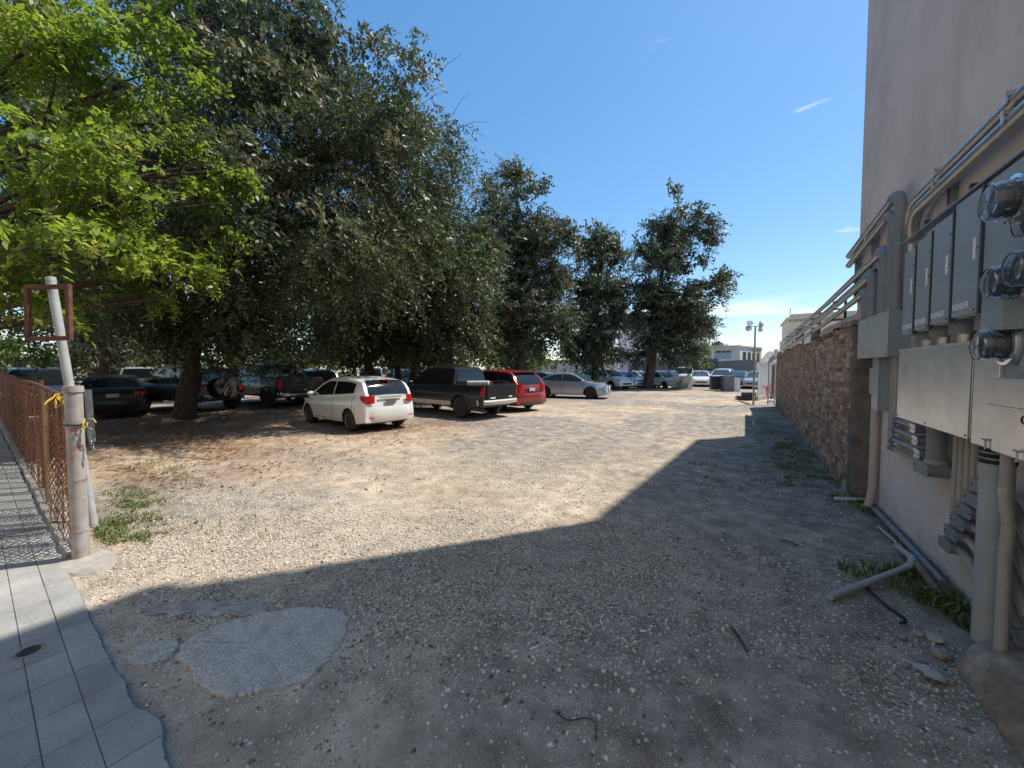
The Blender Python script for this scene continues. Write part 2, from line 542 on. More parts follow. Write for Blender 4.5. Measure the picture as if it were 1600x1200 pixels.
def tile_mat():
    m, nt, b = nodes_of('paving')
    v = pos(nt)
    r = nt.nodes.new('ShaderNodeObjectInfo').outputs['Random']
    col = ramp(nt, r, [(0, (0.27, 0.265, 0.252)), (1, (0.34, 0.332, 0.315))])
    g = noise(nt, v, 3.0, 6.0, 0.65)
    col = mixc(nt, 0.7, col, ramp(nt, g, [(0.3, (0.36, 0.36, 0.36)), (0.7, (0.62, 0.62, 0.62))]), 'OVERLAY')
    f = noise(nt, v, 160.0, 3.0, 0.7)
    col = mixc(nt, 0.5, col, ramp(nt, f, [(0.3, (0.36, 0.36, 0.36)), (0.7, (0.64, 0.64, 0.64))]), 'OVERLAY')
    mp = nd(nt, 'ShaderNodeMapping', Scale=(3.0, 40.0, 1.0))
    nt.links.new(v, mp.inputs['Vector'])
    st = noise(nt, mp.outputs['Vector'], 1.0, 5.0, 0.6)
    col = mixc(nt, ramp(nt, st, [(0.55, (0, 0, 0)), (0.75, (0.35, 0.35, 0.35))]), col, (0.17, 0.16, 0.15))
    nt.links.new(col, b.inputs['Base Color'])
    b.inputs['Roughness'].default_value = 0.85
    b.inputs['Specular IOR Level'].default_value = 0.25
    bump(nt, b, mathn(nt, 'ADD', f, mathn(nt, 'MULTIPLY', st, 1.5)), 0.35, 0.006)
tile_mat()
simple('joint_dirt', (0.22, 0.21, 0.20), 0.97, var=0.3, scale=30, bmp=0.5, bscale=90)
simple('galvanized', (0.80, 0.82, 0.83), 0.36, 0.85, var=0.10, scale=9, dirt=(0.50, 0.50, 0.48), dirt_amt=0.35, dscale=1.6, rvar=0.02)
simple('panel_grey', (0.31, 0.37, 0.41), 0.42, 0.0, var=0.05, scale=4, coat=0.15, dirt=(0.22, 0.23, 0.23), dirt_amt=0.35, dscale=3)
simple('panel_dark', (0.06, 0.068, 0.078), 0.5, 0.0, var=0.08, scale=5)
simple('conduit_metal', (0.42, 0.42, 0.41), 0.36, 0.75, var=0.12, scale=11, dirt=(0.30, 0.28, 0.25), dirt_amt=0.5, dscale=7)
simple('conduit_painted', (0.40, 0.375, 0.345), 0.55, 0.1, var=0.1, scale=8, dirt=(0.28, 0.25, 0.22), dirt_amt=0.5, dscale=5)
simple('pvc_grey', (0.215, 0.235, 0.255), 0.5, 0.0, var=0.09, scale=7, dirt=(0.30, 0.30, 0.29), dirt_amt=0.4, dscale=4)
simple('pvc_light', (0.36, 0.385, 0.395), 0.5, 0.0, var=0.12, scale=7, dirt=(0.30, 0.27, 0.23), dirt_amt=0.6, dscale=6)
simple('cover_bright', (0.62, 0.61, 0.58), 0.35, 0.6, var=0.2, scale=22)
simple('downspout', (0.52, 0.43, 0.385), 0.6, 0.0, var=0.07, scale=5, dirt=(0.36, 0.29, 0.25), dirt_amt=0.5, dscale=5)
simple('black_rubber', (0.018, 0.018, 0.019), 0.75, var=0.3, scale=20)
simple('tyre', (0.022, 0.021, 0.020), 0.85, var=0.3, scale=15, dirt=(0.10, 0.085, 0.07), dirt_amt=0.5, dscale=6, world=False)
simple('dark_metal', (0.05, 0.05, 0.052), 0.5, 0.4, var=0.2, scale=15)
simple('rust', (0.115, 0.045, 0.028), 0.85, 0.1, var=0.35, scale=14, bmp=0.4, bscale=90, dirt=(0.20, 0.09, 0.05), dirt_amt=0.6, dscale=9)
simple('net_rust', (0.19, 0.066, 0.040), 0.85, 0.0, var=0.35, scale=5, dirt=(0.42, 0.26, 0.11), dirt_amt=0.5, dscale=3)
simple('net_yellow', (0.42, 0.29, 0.10), 0.85, 0.0, var=0.3, scale=9)
simple('rope_yellow', (0.66, 0.46, 0.06), 0.75, 0.0, var=0.25, scale=30)
simple('white_paint', (0.72, 0.72, 0.69), 0.6, var=0.08, scale=5, dirt=(0.40, 0.36, 0.31), dirt_amt=0.5, dscale=4)
simple('lettering_white', (0.82, 0.83, 0.84), 0.6, var=0.05, scale=50)
simple('sheet_metal', (0.55, 0.56, 0.56), 0.45, 0.35, var=0.14, scale=2.2, dirt=(0.32, 0.28, 0.24), dirt_amt=0.6, dscale=1.5)
simple('bin_black', (0.022, 0.025, 0.032), 0.5, var=0.2, scale=3)
simple('bin_grey', (0.15, 0.155, 0.165), 0.7, var=0.15, scale=3)
simple('wood_grey', (0.16, 0.12, 0.10), 0.85, var=0.3, scale=8)
simple('roof_tile', (0.40, 0.31, 0.27), 0.85, var=0.2, scale=3)
simple('window_dark', (0.02, 0.024, 0.03), 0.12, var=0.3, scale=1.2, rvar=0.05)
simple('shutter_blue', (0.35, 0.40, 0.46), 0.6, var=0.1, scale=2)
simple('foliage_core', (0.02, 0.028, 0.014), 0.95, var=0.5, scale=2)

def post_mat():
    m, nt, b = nodes_of('post_galvanized')
    v = pos(nt)
    g = noise(nt, v, 9, 6, 0.6)
    col = ramp(nt, g, [(0.3, (0.30, 0.275, 0.245)), (0.7, (0.45, 0.43, 0.40))])
    red = ramp(nt, noise(nt, v, 6.5, 4, 0.6), [(0.56, (0, 0, 0)), (0.62, (0.75, 0.75, 0.75))])
    col = mixc(nt, red, col, (0.42, 0.13, 0.12))
    nt.links.new(col, b.inputs['Base Color'])
    b.inputs['Roughness'].default_value = 0.6
    b.inputs['Metallic'].default_value = 0.15
post_mat()

def glass_mat():
    m, nt, b = nodes_of('meter_glass')
    b.inputs['Base Color'].default_value = (0.9, 0.95, 1.0, 1)
    b.inputs['Roughness'].default_value = 0.03
    b.inputs['Transmission Weight'].default_value = 0.95
    b.inputs['IOR'].default_value = 1.45
    v = pos(nt)
    bump(nt, b, noise(nt, v, 30, 2), 0.05, 0.01)
glass_mat()

def car_paint(name, base, rough=0.28, metal=0.0, dust=0.16):
    m, nt, b = nodes_of(name)
    v = pos(nt, False)
    d = noise(nt, v, 3.0, 6.0, 0.65)
    sep = nt.nodes.new('ShaderNodeSeparateXYZ')
    nt.links.new(v, sep.inputs['Vector'])
    low = nt.nodes.new('ShaderNodeMapRange')
    low.inputs['From Min'].default_value = 0.75
    low.inputs['From Max'].default_value = 0.2
    nt.links.new(sep.outputs['Z'], low.inputs['Value'])
    f = mathn(nt, 'MULTIPLY', mathn(nt, 'ADD', mathn(nt, 'MULTIPLY', d, 0.5), mathn(nt, 'MULTIPLY', low.outputs['Result'], 0.55)), dust, clamp=True)
    col = mixc(nt, f, base, (0.30, 0.26, 0.21))
    nt.links.new(col, b.inputs['Base Color'])
    b.inputs['Roughness'].default_value = rough
    b.inputs['Metallic'].default_value = metal
    b.inputs['Coat Weight'].default_value = 0.6 if max(base) > 0.1 else 0.25
    b.inputs['Specular IOR Level'].default_value = 0.5 if max(base) > 0.1 else 0.3
    b.inputs['Coat Roughness'].default_value = 0.08
    return name
car_paint('paint_white', (0.74, 0.74, 0.72))
car_paint('paint_black', (0.010, 0.011, 0.013), 0.28, 0.0, 0.08)
car_paint('paint_black2', (0.011, 0.013, 0.016), 0.3, 0.0, 0.09)
car_paint('paint_red', (0.30, 0.022, 0.020), 0.25, 0.2)
car_paint('paint_silverblue', (0.40, 0.47, 0.53), 0.3, 0.55)
car_paint('paint_silver', (0.47, 0.48, 0.49), 0.3, 0.55)
car_paint('paint_navy', (0.035, 0.05, 0.10), 0.3, 0.2)
car_paint('paint_jeep', (0.014, 0.015, 0.016), 0.45)
car_paint('trim_beige', (0.50, 0.465, 0.41), 0.5)
car_paint('trim_dark', (0.025, 0.025, 0.026), 0.65)
simple('car_glass', (0.012, 0.015, 0.018), 0.05, var=0.3, scale=1.0, world=False, rvar=0.02)
simple('car_glass_blue', (0.05, 0.075, 0.10), 0.05, var=0.3, scale=1.0, world=False, rvar=0.02)
simple('tail_red', (0.42, 0.012, 0.016), 0.15, var=0.2, scale=12, world=False)
simple('lamp_clear', (0.68, 0.70, 0.72), 0.12, 0.2, var=0.12, scale=15, world=False)
simple('lamp_amber', (0.65, 0.22, 0.03), 0.2, var=0.1, scale=15, world=False)
simple('rim_silver', (0.42, 0.43, 0.44), 0.35, 0.7, var=0.1, scale=12, world=False)
simple('rim_dark', (0.10, 0.10, 0.105), 0.45, 0.5, var=0.2, scale=12, world=False)
simple('plate', (0.55, 0.56, 0.55), 0.5, var=0.25, scale=25, world=False)
simple('plate_dark', (0.12, 0.12, 0.125), 0.5, var=0.35, scale=25, world=False)
simple('chrome', (0.70, 0.70, 0.70), 0.15, 0.95, var=0.05, scale=5, world=False)
# ------------------------------------------------------------------ ground
def lines(a, b, segs):
    """segs: list of (limit, step) from a to b"""
    out = [a]
    for lim, st in segs:
        n = max(1, int(round((lim - out[-1]) / st)))
        out += list(np.linspace(out[-1], lim, n + 1)[1:])
    return np.array(out)
gx = lines(-600.0, 600.0, [(-60, 60), (-24, 3), (-13, 0.5), (2.0, 0.07), (10, 0.8), (60, 5), (600, 60)])
gy = lines(-200.0, 900.0, [(-20, 30), (-1, 1.5), (9.0, 0.07), (24, 0.3), (60, 2), (900, 70)])
GX, GY = np.meshgrid(gx, gy, indexing='ij')
EDGE = lambda x: 0.82 - 0.075 * (np.asarray(x) + 5.0)       # lot side of the pavement

def blobs(x, y, L):
    t = np.zeros_like(np.asarray(x, float))
    for (cx, cy, rx, ry, s) in L:
        t = np.maximum(t, s * np.exp(-(((x - cx) / rx) ** 2 + ((y - cy) / ry) ** 2)))
    return t
def f_grav(x, y):
    g = blobs(x, y, [(-4.6, 1.6, 1.3, 0.8, 1.0), (-3.6, 2.5, 1.5, 0.8, 0.95), (-2.4, 3.3, 1.2, 0.9, 0.7), (-1.4, 2.6, 0.75, 0.55, 0.95), (-0.9, 3.6, 0.5, 0.9, 0.95),
                     (-1.9, 2.0, 0.6, 0.5, 0.7), (-5.6, 2.3, 1.3, 0.7, 0.7), (-3.4, 1.2, 0.9, 0.35, 0.75), (-3.6, 5.5, 2.0, 1.8, 0.5), (-2.6, 7.5, 1.6, 2.5, 0.4), (0.9, 3.0, 0.4, 0.8, 0.25)])
    n = fbm(x, y, 1.1, 5, 3)
    g = g * sstep(0.25, 0.55, n + 0.25 * g) * 1.05 + 0.30 * sstep(0.52, 0.72, fbm(x, y, 0.9, 4, 9))
    g = g * (1 - 0.7 * blobs(x, y, [(-0.9, 1.75, 0.6, 0.3, 1), (-0.2, 4.7, 0.8, 0.9, 1), (0.2, 2.4, 0.7, 0.8, 0.8), (-5.5, 4.2, 2.2, 0.9, 0.8)]))
    return np.clip(g, 0, 1)
def f_grey(x, y):
    trk = np.exp(-((x + 3.2 + 0.10 * (y - 5) + 0.5 * np.sin(y * 0.35)) / 0.22) ** 2) + np.exp(-((x + 1.7 + 0.10 * (y - 5) + 0.5 * np.sin(y * 0.35)) / 0.22) ** 2)
    g = sstep(0.46, 0.56, fbm(x, y, 0.32, 6, 21))
    g = np.maximum(g * 0.9, blobs(x, y, [(-2.6, 10.8, 2.2, 1.4, 0.9), (-3.5, 6.8, 1.6, 2.2, 0.75), (-1.2, 2.4, 3.0, 1.5, 0.75), (-0.6, 6.5, 1.5, 2.5, 0.6), (0.5, 5.0, 1.2, 4.0, 0.55)]))
    g = g * (1 - 0.6 * trk) * (1 - blobs(x, y, [(-6.9, 3.4, 1.8, 0.9, 0.9), (-4.0, 4.4, 1.5, 0.6, 0.7), (-8.0, 5.2, 2.0, 1.0, 0.9)]))
    return np.clip(g, 0, 1)
def f_moss(x, y):
    n = fbm(x, y, 1.6, 4, 33)
    m = blobs(x, y, [(-7.0, 1.75, 0.9, 0.3, 0.5), (-6.2, 1.5, 0.8, 0.3, 0.5), (-5.6, 1.3, 0.5, 0.2, 0.4), (0.8, 9.2, 0.55, 2.2, 0.7), (0.6, 14.5, 0.7, 3.0, 0.5), (0.9, 7.4, 0.5, 0.8, 0.6), (0.4, 7.0, 0.5, 0.25, 0.4), (-0.4, 6.7, 0.3, 0.2, 0.5), (1.3, 6.4, 0.3, 0.3, 0.9), (1.2, 4.1, 0.25, 0.3, 0.8)])
    return np.clip(m * sstep(0.35, 0.6, n + 0.1), 0, 1)
def f_litter(x, y):
    n = fbm(x, y, 0.9, 5, 41)
    m = blobs(x, y, [(-10.5, 3.6, 3.0, 1.6, 0.9), (-15.0, 4.5, 4.0, 2.5, 1.0), (-9.0, 7.3, 2.0, 1.6, 0.75), (-8.3, 9.3, 1.3, 1.3, 0.5), (-19, 9, 5, 5, 0.9), (-14, 17, 5, 5, 0.7), (-8.5, 2.3, 1.6, 0.5, 0.7), (-6.5, 33, 4, 3, 0.5)])
    return np.clip(m * sstep(0.3, 0.62, n + 0.12), 0, 1)
near = np.exp(-np.maximum(0, np.hypot(GX, GY) - 8) / 6.0)
GZ = ((fbm(GX, GY, 0.7, 4, 51) - 0.5) * 0.05 + (fbm(GX, GY, 5.0, 3, 57) - 0.5) * 0.018) * near * sstep(0.0, 0.8, GY - EDGE(np.clip(GX, -20, 3)) + 0.1) - 0.004
na, nb = GX.shape
idx = np.arange(na * nb).reshape(na, nb)
FQ = np.stack([idx[:-1, :-1], idx[1:, :-1], idx[1:, 1:], idx[:-1, 1:]], -1).reshape(-1, 4)
ground = np_mesh('ground', np.stack([GX, GY, GZ], -1).reshape(-1, 3), FQ, 'ground_gravel')
tag(ground, 'tan and grey gravel dirt surface of the parking lot', None, None, 'structure')
ground.data.shade_smooth()
inb = (GX > -40) & (GX < 20) & (GY > -5) & (GY < 60)
for nm, fn in (('grav', f_grav), ('grey', f_grey), ('moss', f_moss), ('litter', f_litter)):
    a = ground.data.attributes.new(nm, 'FLOAT', 'POINT')
    a.data.foreach_set('value', np.where(inb, fn(GX, GY), 0.25 if nm == 'grey' else 0.0).astype(np.float32).ravel())

def in_poly(x, y, poly):
    c = np.zeros(len(x), bool)
    j = len(poly) - 1
    for i in range(len(poly)):
        xi, yi = poly[i]
        xj, yj = poly[j]
        cond = ((yi > y) != (yj > y)) & (x < (xj - xi) * (y - yi) / (yj - yi + 1e-12) + xi)
        c ^= cond
        j = i
    return c
def rough_poly(pts, n, amp, seed):
    rr = random.Random(seed)
    out = []
    k = len(pts)
    for i in range(n):
        t = i / n * k
        i0 = int(t)
        f = t - i0
        p = [Vector((*pts[(i0 + d) % k], 0)) for d in (-1, 0, 1, 2)]
        q = 0.5 * ((2 * p[1]) + (-p[0] + p[2]) * f + (2 * p[0] - 5 * p[1] + 4 * p[2] - p[3]) * f * f + (-p[0] + 3 * p[1] - 3 * p[2] + p[3]) * f ** 3)
        out.append((q.x + rr.uniform(-amp, amp), q.y + rr.uniform(-amp, amp)))
    return out
PATCH1 = rough_poly([(-3.02, 0.98), (-2.98, 1.26), (-2.72, 1.55), (-2.40, 1.68), (-2.17, 1.50), (-2.06, 1.20), (-2.20, 1.01), (-2.40, 0.88), (-2.86, 0.88)], 110, 0.016, 3)
PATCH2 = rough_poly([(-3.16, 0.72), (-3.20, 0.84), (-3.04, 0.93), (-2.93, 0.86), (-2.99, 0.74)], 46, 0.012, 5)
PATCH3 = rough_poly([(-3.66, 0.93), (-3.58, 1.12), (-3.1, 1.42), (-2.92, 1.36), (-3.3, 1.12)], 60, 0.03, 9)

def slab_patch(name, poly, z, label, mat='concrete_pale', seed=1):
    cx = sum(p[0] for p in poly) / len(poly)
    cy = sum(p[1] for p in poly) / len(poly)
    rr = random.Random(seed)
    mb = MB()
    rings = [1.0, 0.985, 0.95, 0.85, 0.7, 0.5, 0.25]
    P = []
    for q in rings:
        zz = -0.02 if q == 1.0 else (z * 0.6 if q > 0.97 else z)
        P.append([(cx + (x - cx) * q, cy + (y - cy) * q, zz + (rr.uniform(-0.003, 0.003) if q < 0.97 else 0)) for x, y in poly] )
    for row in P:
        row.append(row[0])
    mb.grid(P)
    mb.add([(p[0], p[1], p[2]) for p in P[-1][:-1]], [tuple(range(len(poly)))])
    o = mb.build(name, mat, smooth=40)
    return tag(o, label, None, None, 'structure')
slab_patch('concrete_patch', PATCH1, 0.014, 'large oval pale concrete patch in the gravel beside the pavement')
slab_patch('concrete_patch', PATCH2, 0.012, 'small broken concrete patch between the pavement edge and the large patch', seed=4)
slab_patch('concrete_patch', PATCH3, 0.004, 'thin worn strip of concrete half buried in gravel', 'concrete', seed=6)

# loose pebbles
def pebbles(name, n, box, dens, smin, smax, label, power=2.2, seed=1):
    r = np.random.default_rng(seed)
    xs, ys = [], []
    tot = 0
    while tot < n:
        x = r.uniform(box[0], box[1], n * 2)
        y = r.uniform(box[2], box[3], n * 2)
        d = np.hypot(x, y)
        keep = r.random(n * 2) < dens(x, y) * np.clip((2.6 / np.maximum(d, 1.6)) ** 1.1, 0.02, 1)
        keep &= y > EDGE(x) + 0.03
        for pp_ in (PATCH1, PATCH2):
            mx_, my_ = np.mean([p[0] for p in pp_]), np.mean([p[1] for p in pp_])
            k_ = 1.0 + 0.14 * r.random(n * 2) ** 3
            keep &= ~in_poly(mx_ + (x - mx_) * k_, my_ + (y - my_) * k_, pp_)
        xs.append(x[keep])
        ys.append(y[keep])
        tot += keep.sum()
    x = np.concatenate(xs)[:n]
    y = np.concatenate(ys)[:n]
    s = smin + (smax - smin) * r.random(n) ** power
    base = np.array([(1, 0, 0), (0.1, 1, 0.1), (-1, 0.1, 0), (0, -1, -0.05), (0.1, 0.05, 0.75), (0, 0, -0.6)])
    V = base[None] * (0.65 + 0.7 * r.random((n, 6, 3)))
    ang = r.uniform(0, 2 * PI, n)
    c, q = np.cos(ang), np.sin(ang)
    X = V[..., 0] * c[:, None] - V[..., 1] * q[:, None]
    Y = V[..., 0] * q[:, None] + V[..., 1] * c[:, None]
    Z = V[..., 2]
    asp = 0.6 + 0.6 * r.random(n)
    gz = ((fbm(x, y, 0.7, 4, 51) - 0.5) * 0.05 + (fbm(x, y, 5.0, 3, 57) - 0.5) * 0.018) * np.exp(-np.maximum(0, np.hypot(x, y) - 8) / 6.0) * sstep(0.0, 0.8, y - EDGE(np.clip(x, -20, 3)) + 0.1) - 0.004
    P = np.stack([x[:, None] + X * s[:, None] * asp[:, None], y[:, None] + Y * s[:, None], gz[:, None] + (Z + 0.16) * s[:, None] * 0.8], -1).reshape(-1, 3)
    T = np.array([(0, 1, 4), (1, 2, 4), (2, 3, 4), (3, 0, 4), (1, 0, 5), (2, 1, 5), (3, 2, 5), (0, 3, 5)])
    F = (np.arange(n)[:, None, None] * 6 + T[None]).reshape(-1, 3)
    rv = np.repeat(np.clip(r.beta(1.5, 1.0, n), 0, 1), 6)
    return tag(np_mesh(name, P, F, 'pebble', rv), label, None, None, 'stuff')
pebbles('gravel', 52000, (-8, 1.25, 0.6, 9), lambda x, y: np.clip(f_grav(x, y) * 1.1 + 0.012, 0, 1), 0.004, 0.014, 'white and grey crushed gravel lying on the lot')
pebbles('gravel', 11000, (-6, 1.25, 0.6, 7), lambda x, y: 0.12 + 0.88 * sstep(0.46, 0.62, fbm(x, y, 1.7, 4, 77)), 0.004, 0.020, 'scattered larger loose pebbles pressed into the dirt', 3.6, 5)

# dry leaves
def dry_leaves(n, seed):
    r = np.random.default_rng(seed)
    x = r.uniform(-20, -4, n * 12)
    y = r.uniform(1.0, 13, n * 12)
    k = (r.random(n * 12) < f_litter(x, y) * 0.9 + 0.006) & (y > EDGE(x) + 0.1)
    x = x[k][:n]
    y = y[k][:n]
    m = len(x)
    a = r.uniform(0, 2 * PI, m)
    s = r.uniform(0.02, 0.055, m)
    ux, uy = np.cos(a), np.sin(a)
    w = r.uniform(0.25, 0.5, m)
    z = 0.012 + r.random(m) * 0.012
    tl = r.normal(0, 0.35, (m, 4)) * s[:, None] * 0.6
    P = np.stack([
        np.stack([x - ux * s, y - uy * s, z + np.abs(tl[:, 0])], -1),
        np.stack([x + uy * s * w, y - ux * s * w, z + np.abs(tl[:, 1])], -1),
        np.stack([x + ux * s, y + uy * s, z + np.abs(tl[:, 2])], -1),
        np.stack([x - uy * s * w, y + ux * s * w, z + np.abs(tl[:, 3])], -1)], 1).reshape(-1, 3)
    F = np.arange(m * 4).reshape(-1, 4)
    return tag(np_mesh('leaves', P, F, 'dry_leaf', np.repeat(r.random(m), 4)), 'fallen brown leaves strewn under the trees', None, None, 'stuff')
dry_leaves(16000, 8)

# grass and weeds
def grass(name, spots, n, h0, h1, label, seed, mat='grass', w=0.006, lean=0.5):
    r = np.random.default_rng(seed)
    L = []
    tot = sum(s[4] for s in spots)
    for (cx, cy, rx, ry, wt) in spots:
        k = int(n * wt / tot)
        a = r.uniform(0, 2 * PI, k)
        q = np.sqrt(r.random(k))
        L.append(np.stack([cx + np.cos(a) * q * rx, cy + np.sin(a) * q * ry], -1))
    p = np.concatenate(L)
    cl = fbm(p[:, 0], p[:, 1], 4.0, 3, seed)
    p = p[r.random(len(p)) < sstep(0.35, 0.6, cl) + 0.05]
    m = len(p)
    a = r.uniform(0, 2 * PI, m)
    h = r.uniform(h0, h1, m)
    d = np.stack([np.cos(a), np.sin(a)], -1)
    s = np.stack([-d[:, 1], d[:, 0]], -1) * w
    ln = r.uniform(0.2, 1.4, m) * lean
    z0 = np.zeros(m) - 0.005
    mid = p + d * (h * ln * 0.35)[:, None]
    tip = p + d * (h * ln)[:, None]
    P = np.stack([
        np.column_stack([p - s, z0]), np.column_stack([p + s, z0]),
        np.column_stack([mid + s * 1.1, h * 0.6]), np.column_stack([mid - s * 1.1, h * 0.6]),
        np.column_stack([tip + s * 0.15, h * (1 - 0.25 * ln)]), np.column_stack([tip - s * 0.15, h * (1 - 0.25 * ln)])], 1).reshape(-1, 3)
    i = np.arange(m)[:, None] * 6
    F = np.concatenate([i + np.array([[0, 1, 2, 3]]), i + np.array([[3, 2, 4, 5]])], 0)
    return tag(np_mesh(name, P, F, mat, np.repeat(r.random(m), 6)), label, None, None, 'stuff')
grass('grass', [(-7.0, 1.75, 0.8, 0.25, 1.0), (-6.3, 1.5, 0.8, 0.25, 1.5), (-5.6, 1.3, 0.5, 0.18, 1.2), (-5.25, 1.6, 0.5, 0.3, 0.25), (-4.7, 2.0, 0.5, 0.3, 0.06), (-7.6, 2.4, 0.8, 0.3, 0.25), (-8.9, 2.6, 0.8, 0.4, 0.4)], 3000, 0.02, 0.065, 'low green weeds growing beside the fence post', 3, w=0.0055, lean=1.1)
grass('grass', [(0.9, 9.2, 0.4, 1.9, 2.5), (0.75, 11.5, 0.5, 1.5, 1.2), (0.6, 14.8, 0.6, 2.5, 1.0), (0.95, 7.5, 0.35, 0.6, 1.2), (0.45, 7.05, 0.45, 0.2, 0.35), (-0.4, 6.7, 0.2, 0.12, 0.12), (-0.6, 7.7, 0.25, 0.15, 0.08)], 5500, 0.012, 0.045, 'short green grass along the foot of the brick wall', 6, w=0.005, lean=0.9)
grass('weeds', [(1.36, 6.35, 0.12, 0.35, 1.0), (1.12, 6.5, 0.15, 0.2, 0.4), (1.2, 4.25, 0.18, 0.3, 1.0), (1.36, 3.95, 0.1, 0.3, 1.0), (0.95, 4.3, 0.2, 0.15, 0.3), (1.38, 5.0, 0.06, 0.5, 0.5)], 1900, 0.03, 0.10, 'leafy green weeds against the foot of the stucco wall', 12, w=0.006, lean=1.0)

# ------------------------------------------------------------------ pavement
TAU = math.atan(-0.075)
pav = MB()
def jagf(x):
    return (float(vnoise(x, 1.0, 1.7, 3)) - 0.5) * 0.028 + (float(vnoise(x, 2.0, 6.0, 4)) - 0.5) * 0.018 + (float(vnoise(x, 5.0, 24.0, 6)) - 0.5) * 0.012 + 0.045 * math.exp(-((x + 2.42) / 0.13) ** 2)
ex = np.linspace(-40, 1.3, 900)
rr_ = random.Random(2)
jag = []
jn = 0.0
for x in ex:
    jag.append(float(EDGE(x)) + jagf(x) + 0.006)
P = [[(float(x), -3.0, 0.016) for x in ex], [(float(x), j - 0.03, 0.016) for x, j in zip(ex, jag)], [(float(x), j, 0.004) for x, j in zip(ex, jag)], [(float(x), j + 0.01, -0.03) for x, j in zip(ex, jag)]]
pav.grid(P)
pavement = tag(pav.build('pavement', 'joint_dirt', smooth=30), 'grey paved footway along the front of the lot', None, None, 'structure')
TW, TL = 0.158, 0.30
ct, st_ = math.cos(TAU), math.sin(TAU)
tiles = []
for i in range(-46, 12):
    for j in range(0, 9):
        u = i * TL
        v = -j * TW
        cx = -5.0 + ct * (u + TL / 2) - st_ * (v - TW / 2)
        cy = 0.82 + st_ * (u + TL / 2) + ct * (v - TW / 2)
        # only the stretch of footway beside the lot entrance
        if cx > 1.0 or cy < 0.085 * (-cx) - 0.35:
            continue
        if j > 4 and cx < -4.5:
            continue
        tiles.append((math.hypot(cx, cy), i, j, u, v))
tiles.sort()
tile_mesh = {}
def tile_poly(j, k):
    g = 0.0015
    if j > 0:
        return [(g, -TW + g), (TL - g, -TW + g), (TL - g, -g), (g, -g)]
    top = []
    for q in range(13):
        a = TL - g - q * (TL - 2 * g) / 12
        top.append((a, -g - 0.004 + jagf(-5.0 + ct * (k * TL + a))))
    return [(g, -TW + g), (TL - g, -TW + g)] + top
def tile_geo(poly, u=0, v=0, dz=0.0, mb=None):
    mb = mb or MB()
    n = len(poly)
    q = 0.004
    cxm = sum(p[0] for p in poly) / n
    cym = sum(p[1] for p in poly) / n
    ins = [(p[0] + (cxm - p[0]) * 0.012, p[1] + (cym - p[1]) * 0.02) for p in poly]
    vs = [(a + u, b + v, 0.0) for a, b in poly] + [(a + u, b + v, 0.019 + dz) for a, b in poly] + [(a + u, b + v, 0.023 + dz) for a, b in ins]
    fs = [(a, (a + 1) % n, n + (a + 1) % n, n + a) for a in range(n)] + [(n + a, n + (a + 1) % n, 2 * n + (a + 1) % n, 2 * n + a) for a in range(n)] + [tuple(range(2 * n, 3 * n))]
    mb.add(vs, fs)
    return mb
rest = MB()
cnt = 0
for (d, i, j, u, v) in tiles:
    key = ('e', i) if j == 0 else 'p'
    rr = random.Random(i * 31 + j)
    if cnt < 290:
        if key not in tile_mesh:
            o = tile_geo(tile_poly(j, i)).build('tile', 'paving', pavement)
            tile_mesh[key] = o.data
        else:
            o = link('tile', tile_mesh[key], pavement)
        o.location = (-5.0 + ct * u - st_ * v, 0.82 + st_ * u + ct * v, rr.uniform(-0.001, 0.0015))
        o.rotation_euler = (rr.gauss(0, 0.003), rr.gauss(0, 0.002), TAU)
        cnt += 1
    else:
        poly = tile_poly(j, i)
        tile_geo([(-5.0 + ct * (u + a) - st_ * (v + b), 0.82 + st_ * (u + a) + ct * (v + b)) for a, b in poly], 0, 0, rr.uniform(-0.001, 0.001), rest)
tag(rest.build('tiles', 'paving', pavement), None, None, None, 'stuff')
# round meter lid in the pavement
mlid = thing('valve_cover', 'small round rusty valve cover set in the grey pavement', 'cover', (-3.70, 0.43, 0.02))
MB().lathe([(0.068, -0.01), (0.068, 0.0045), (0.055, 0.006), (0.05, 0.003), (0.0005, 0.003)], n=28).build('rim', 'plinth', mlid, 35)
MB().lathe([(0.048, 0.0), (0.048, 0.008), (0.03, 0.0095), (0.028, 0.005), (0.0005, 0.005)], n=24).build('lid', 'dark_metal', mlid, 35)

# ------------------------------------------------------------------ apartment building with shadow-casting rear wing
bld = thing('apartment_building', 'tall pink stucco building wall carrying the electrical equipment', 'building', (1.47, 0.5, 0))
XW = 1.47
foot = [(XW, 0.45), (XW, 7.75), (3.80, 7.75), (4.58, 17.1), (12.0, 17.9), (12.0, -0.6)]
MB().prism(foot, -0.3, 12.55).build('wall', 'stucco', bld, world=True)
pp = [(XW - 0.06, 0.40), (XW - 0.06, 7.81), (3.76, 7.81), (4.53, 17.15), (12.06, 17.95), (12.06, -0.66)]
MB().prism(pp, 12.55, 12.85).build('parapet', 'stucco', bld, world=True)
MB().prism([(XW - 0.012, 0.46), (XW - 0.012, 6.74), (XW + 0.05, 6.74), (XW + 0.05, 0.46)], -0.1, 0.06).build('base_course', 'concrete', bld, world=True)

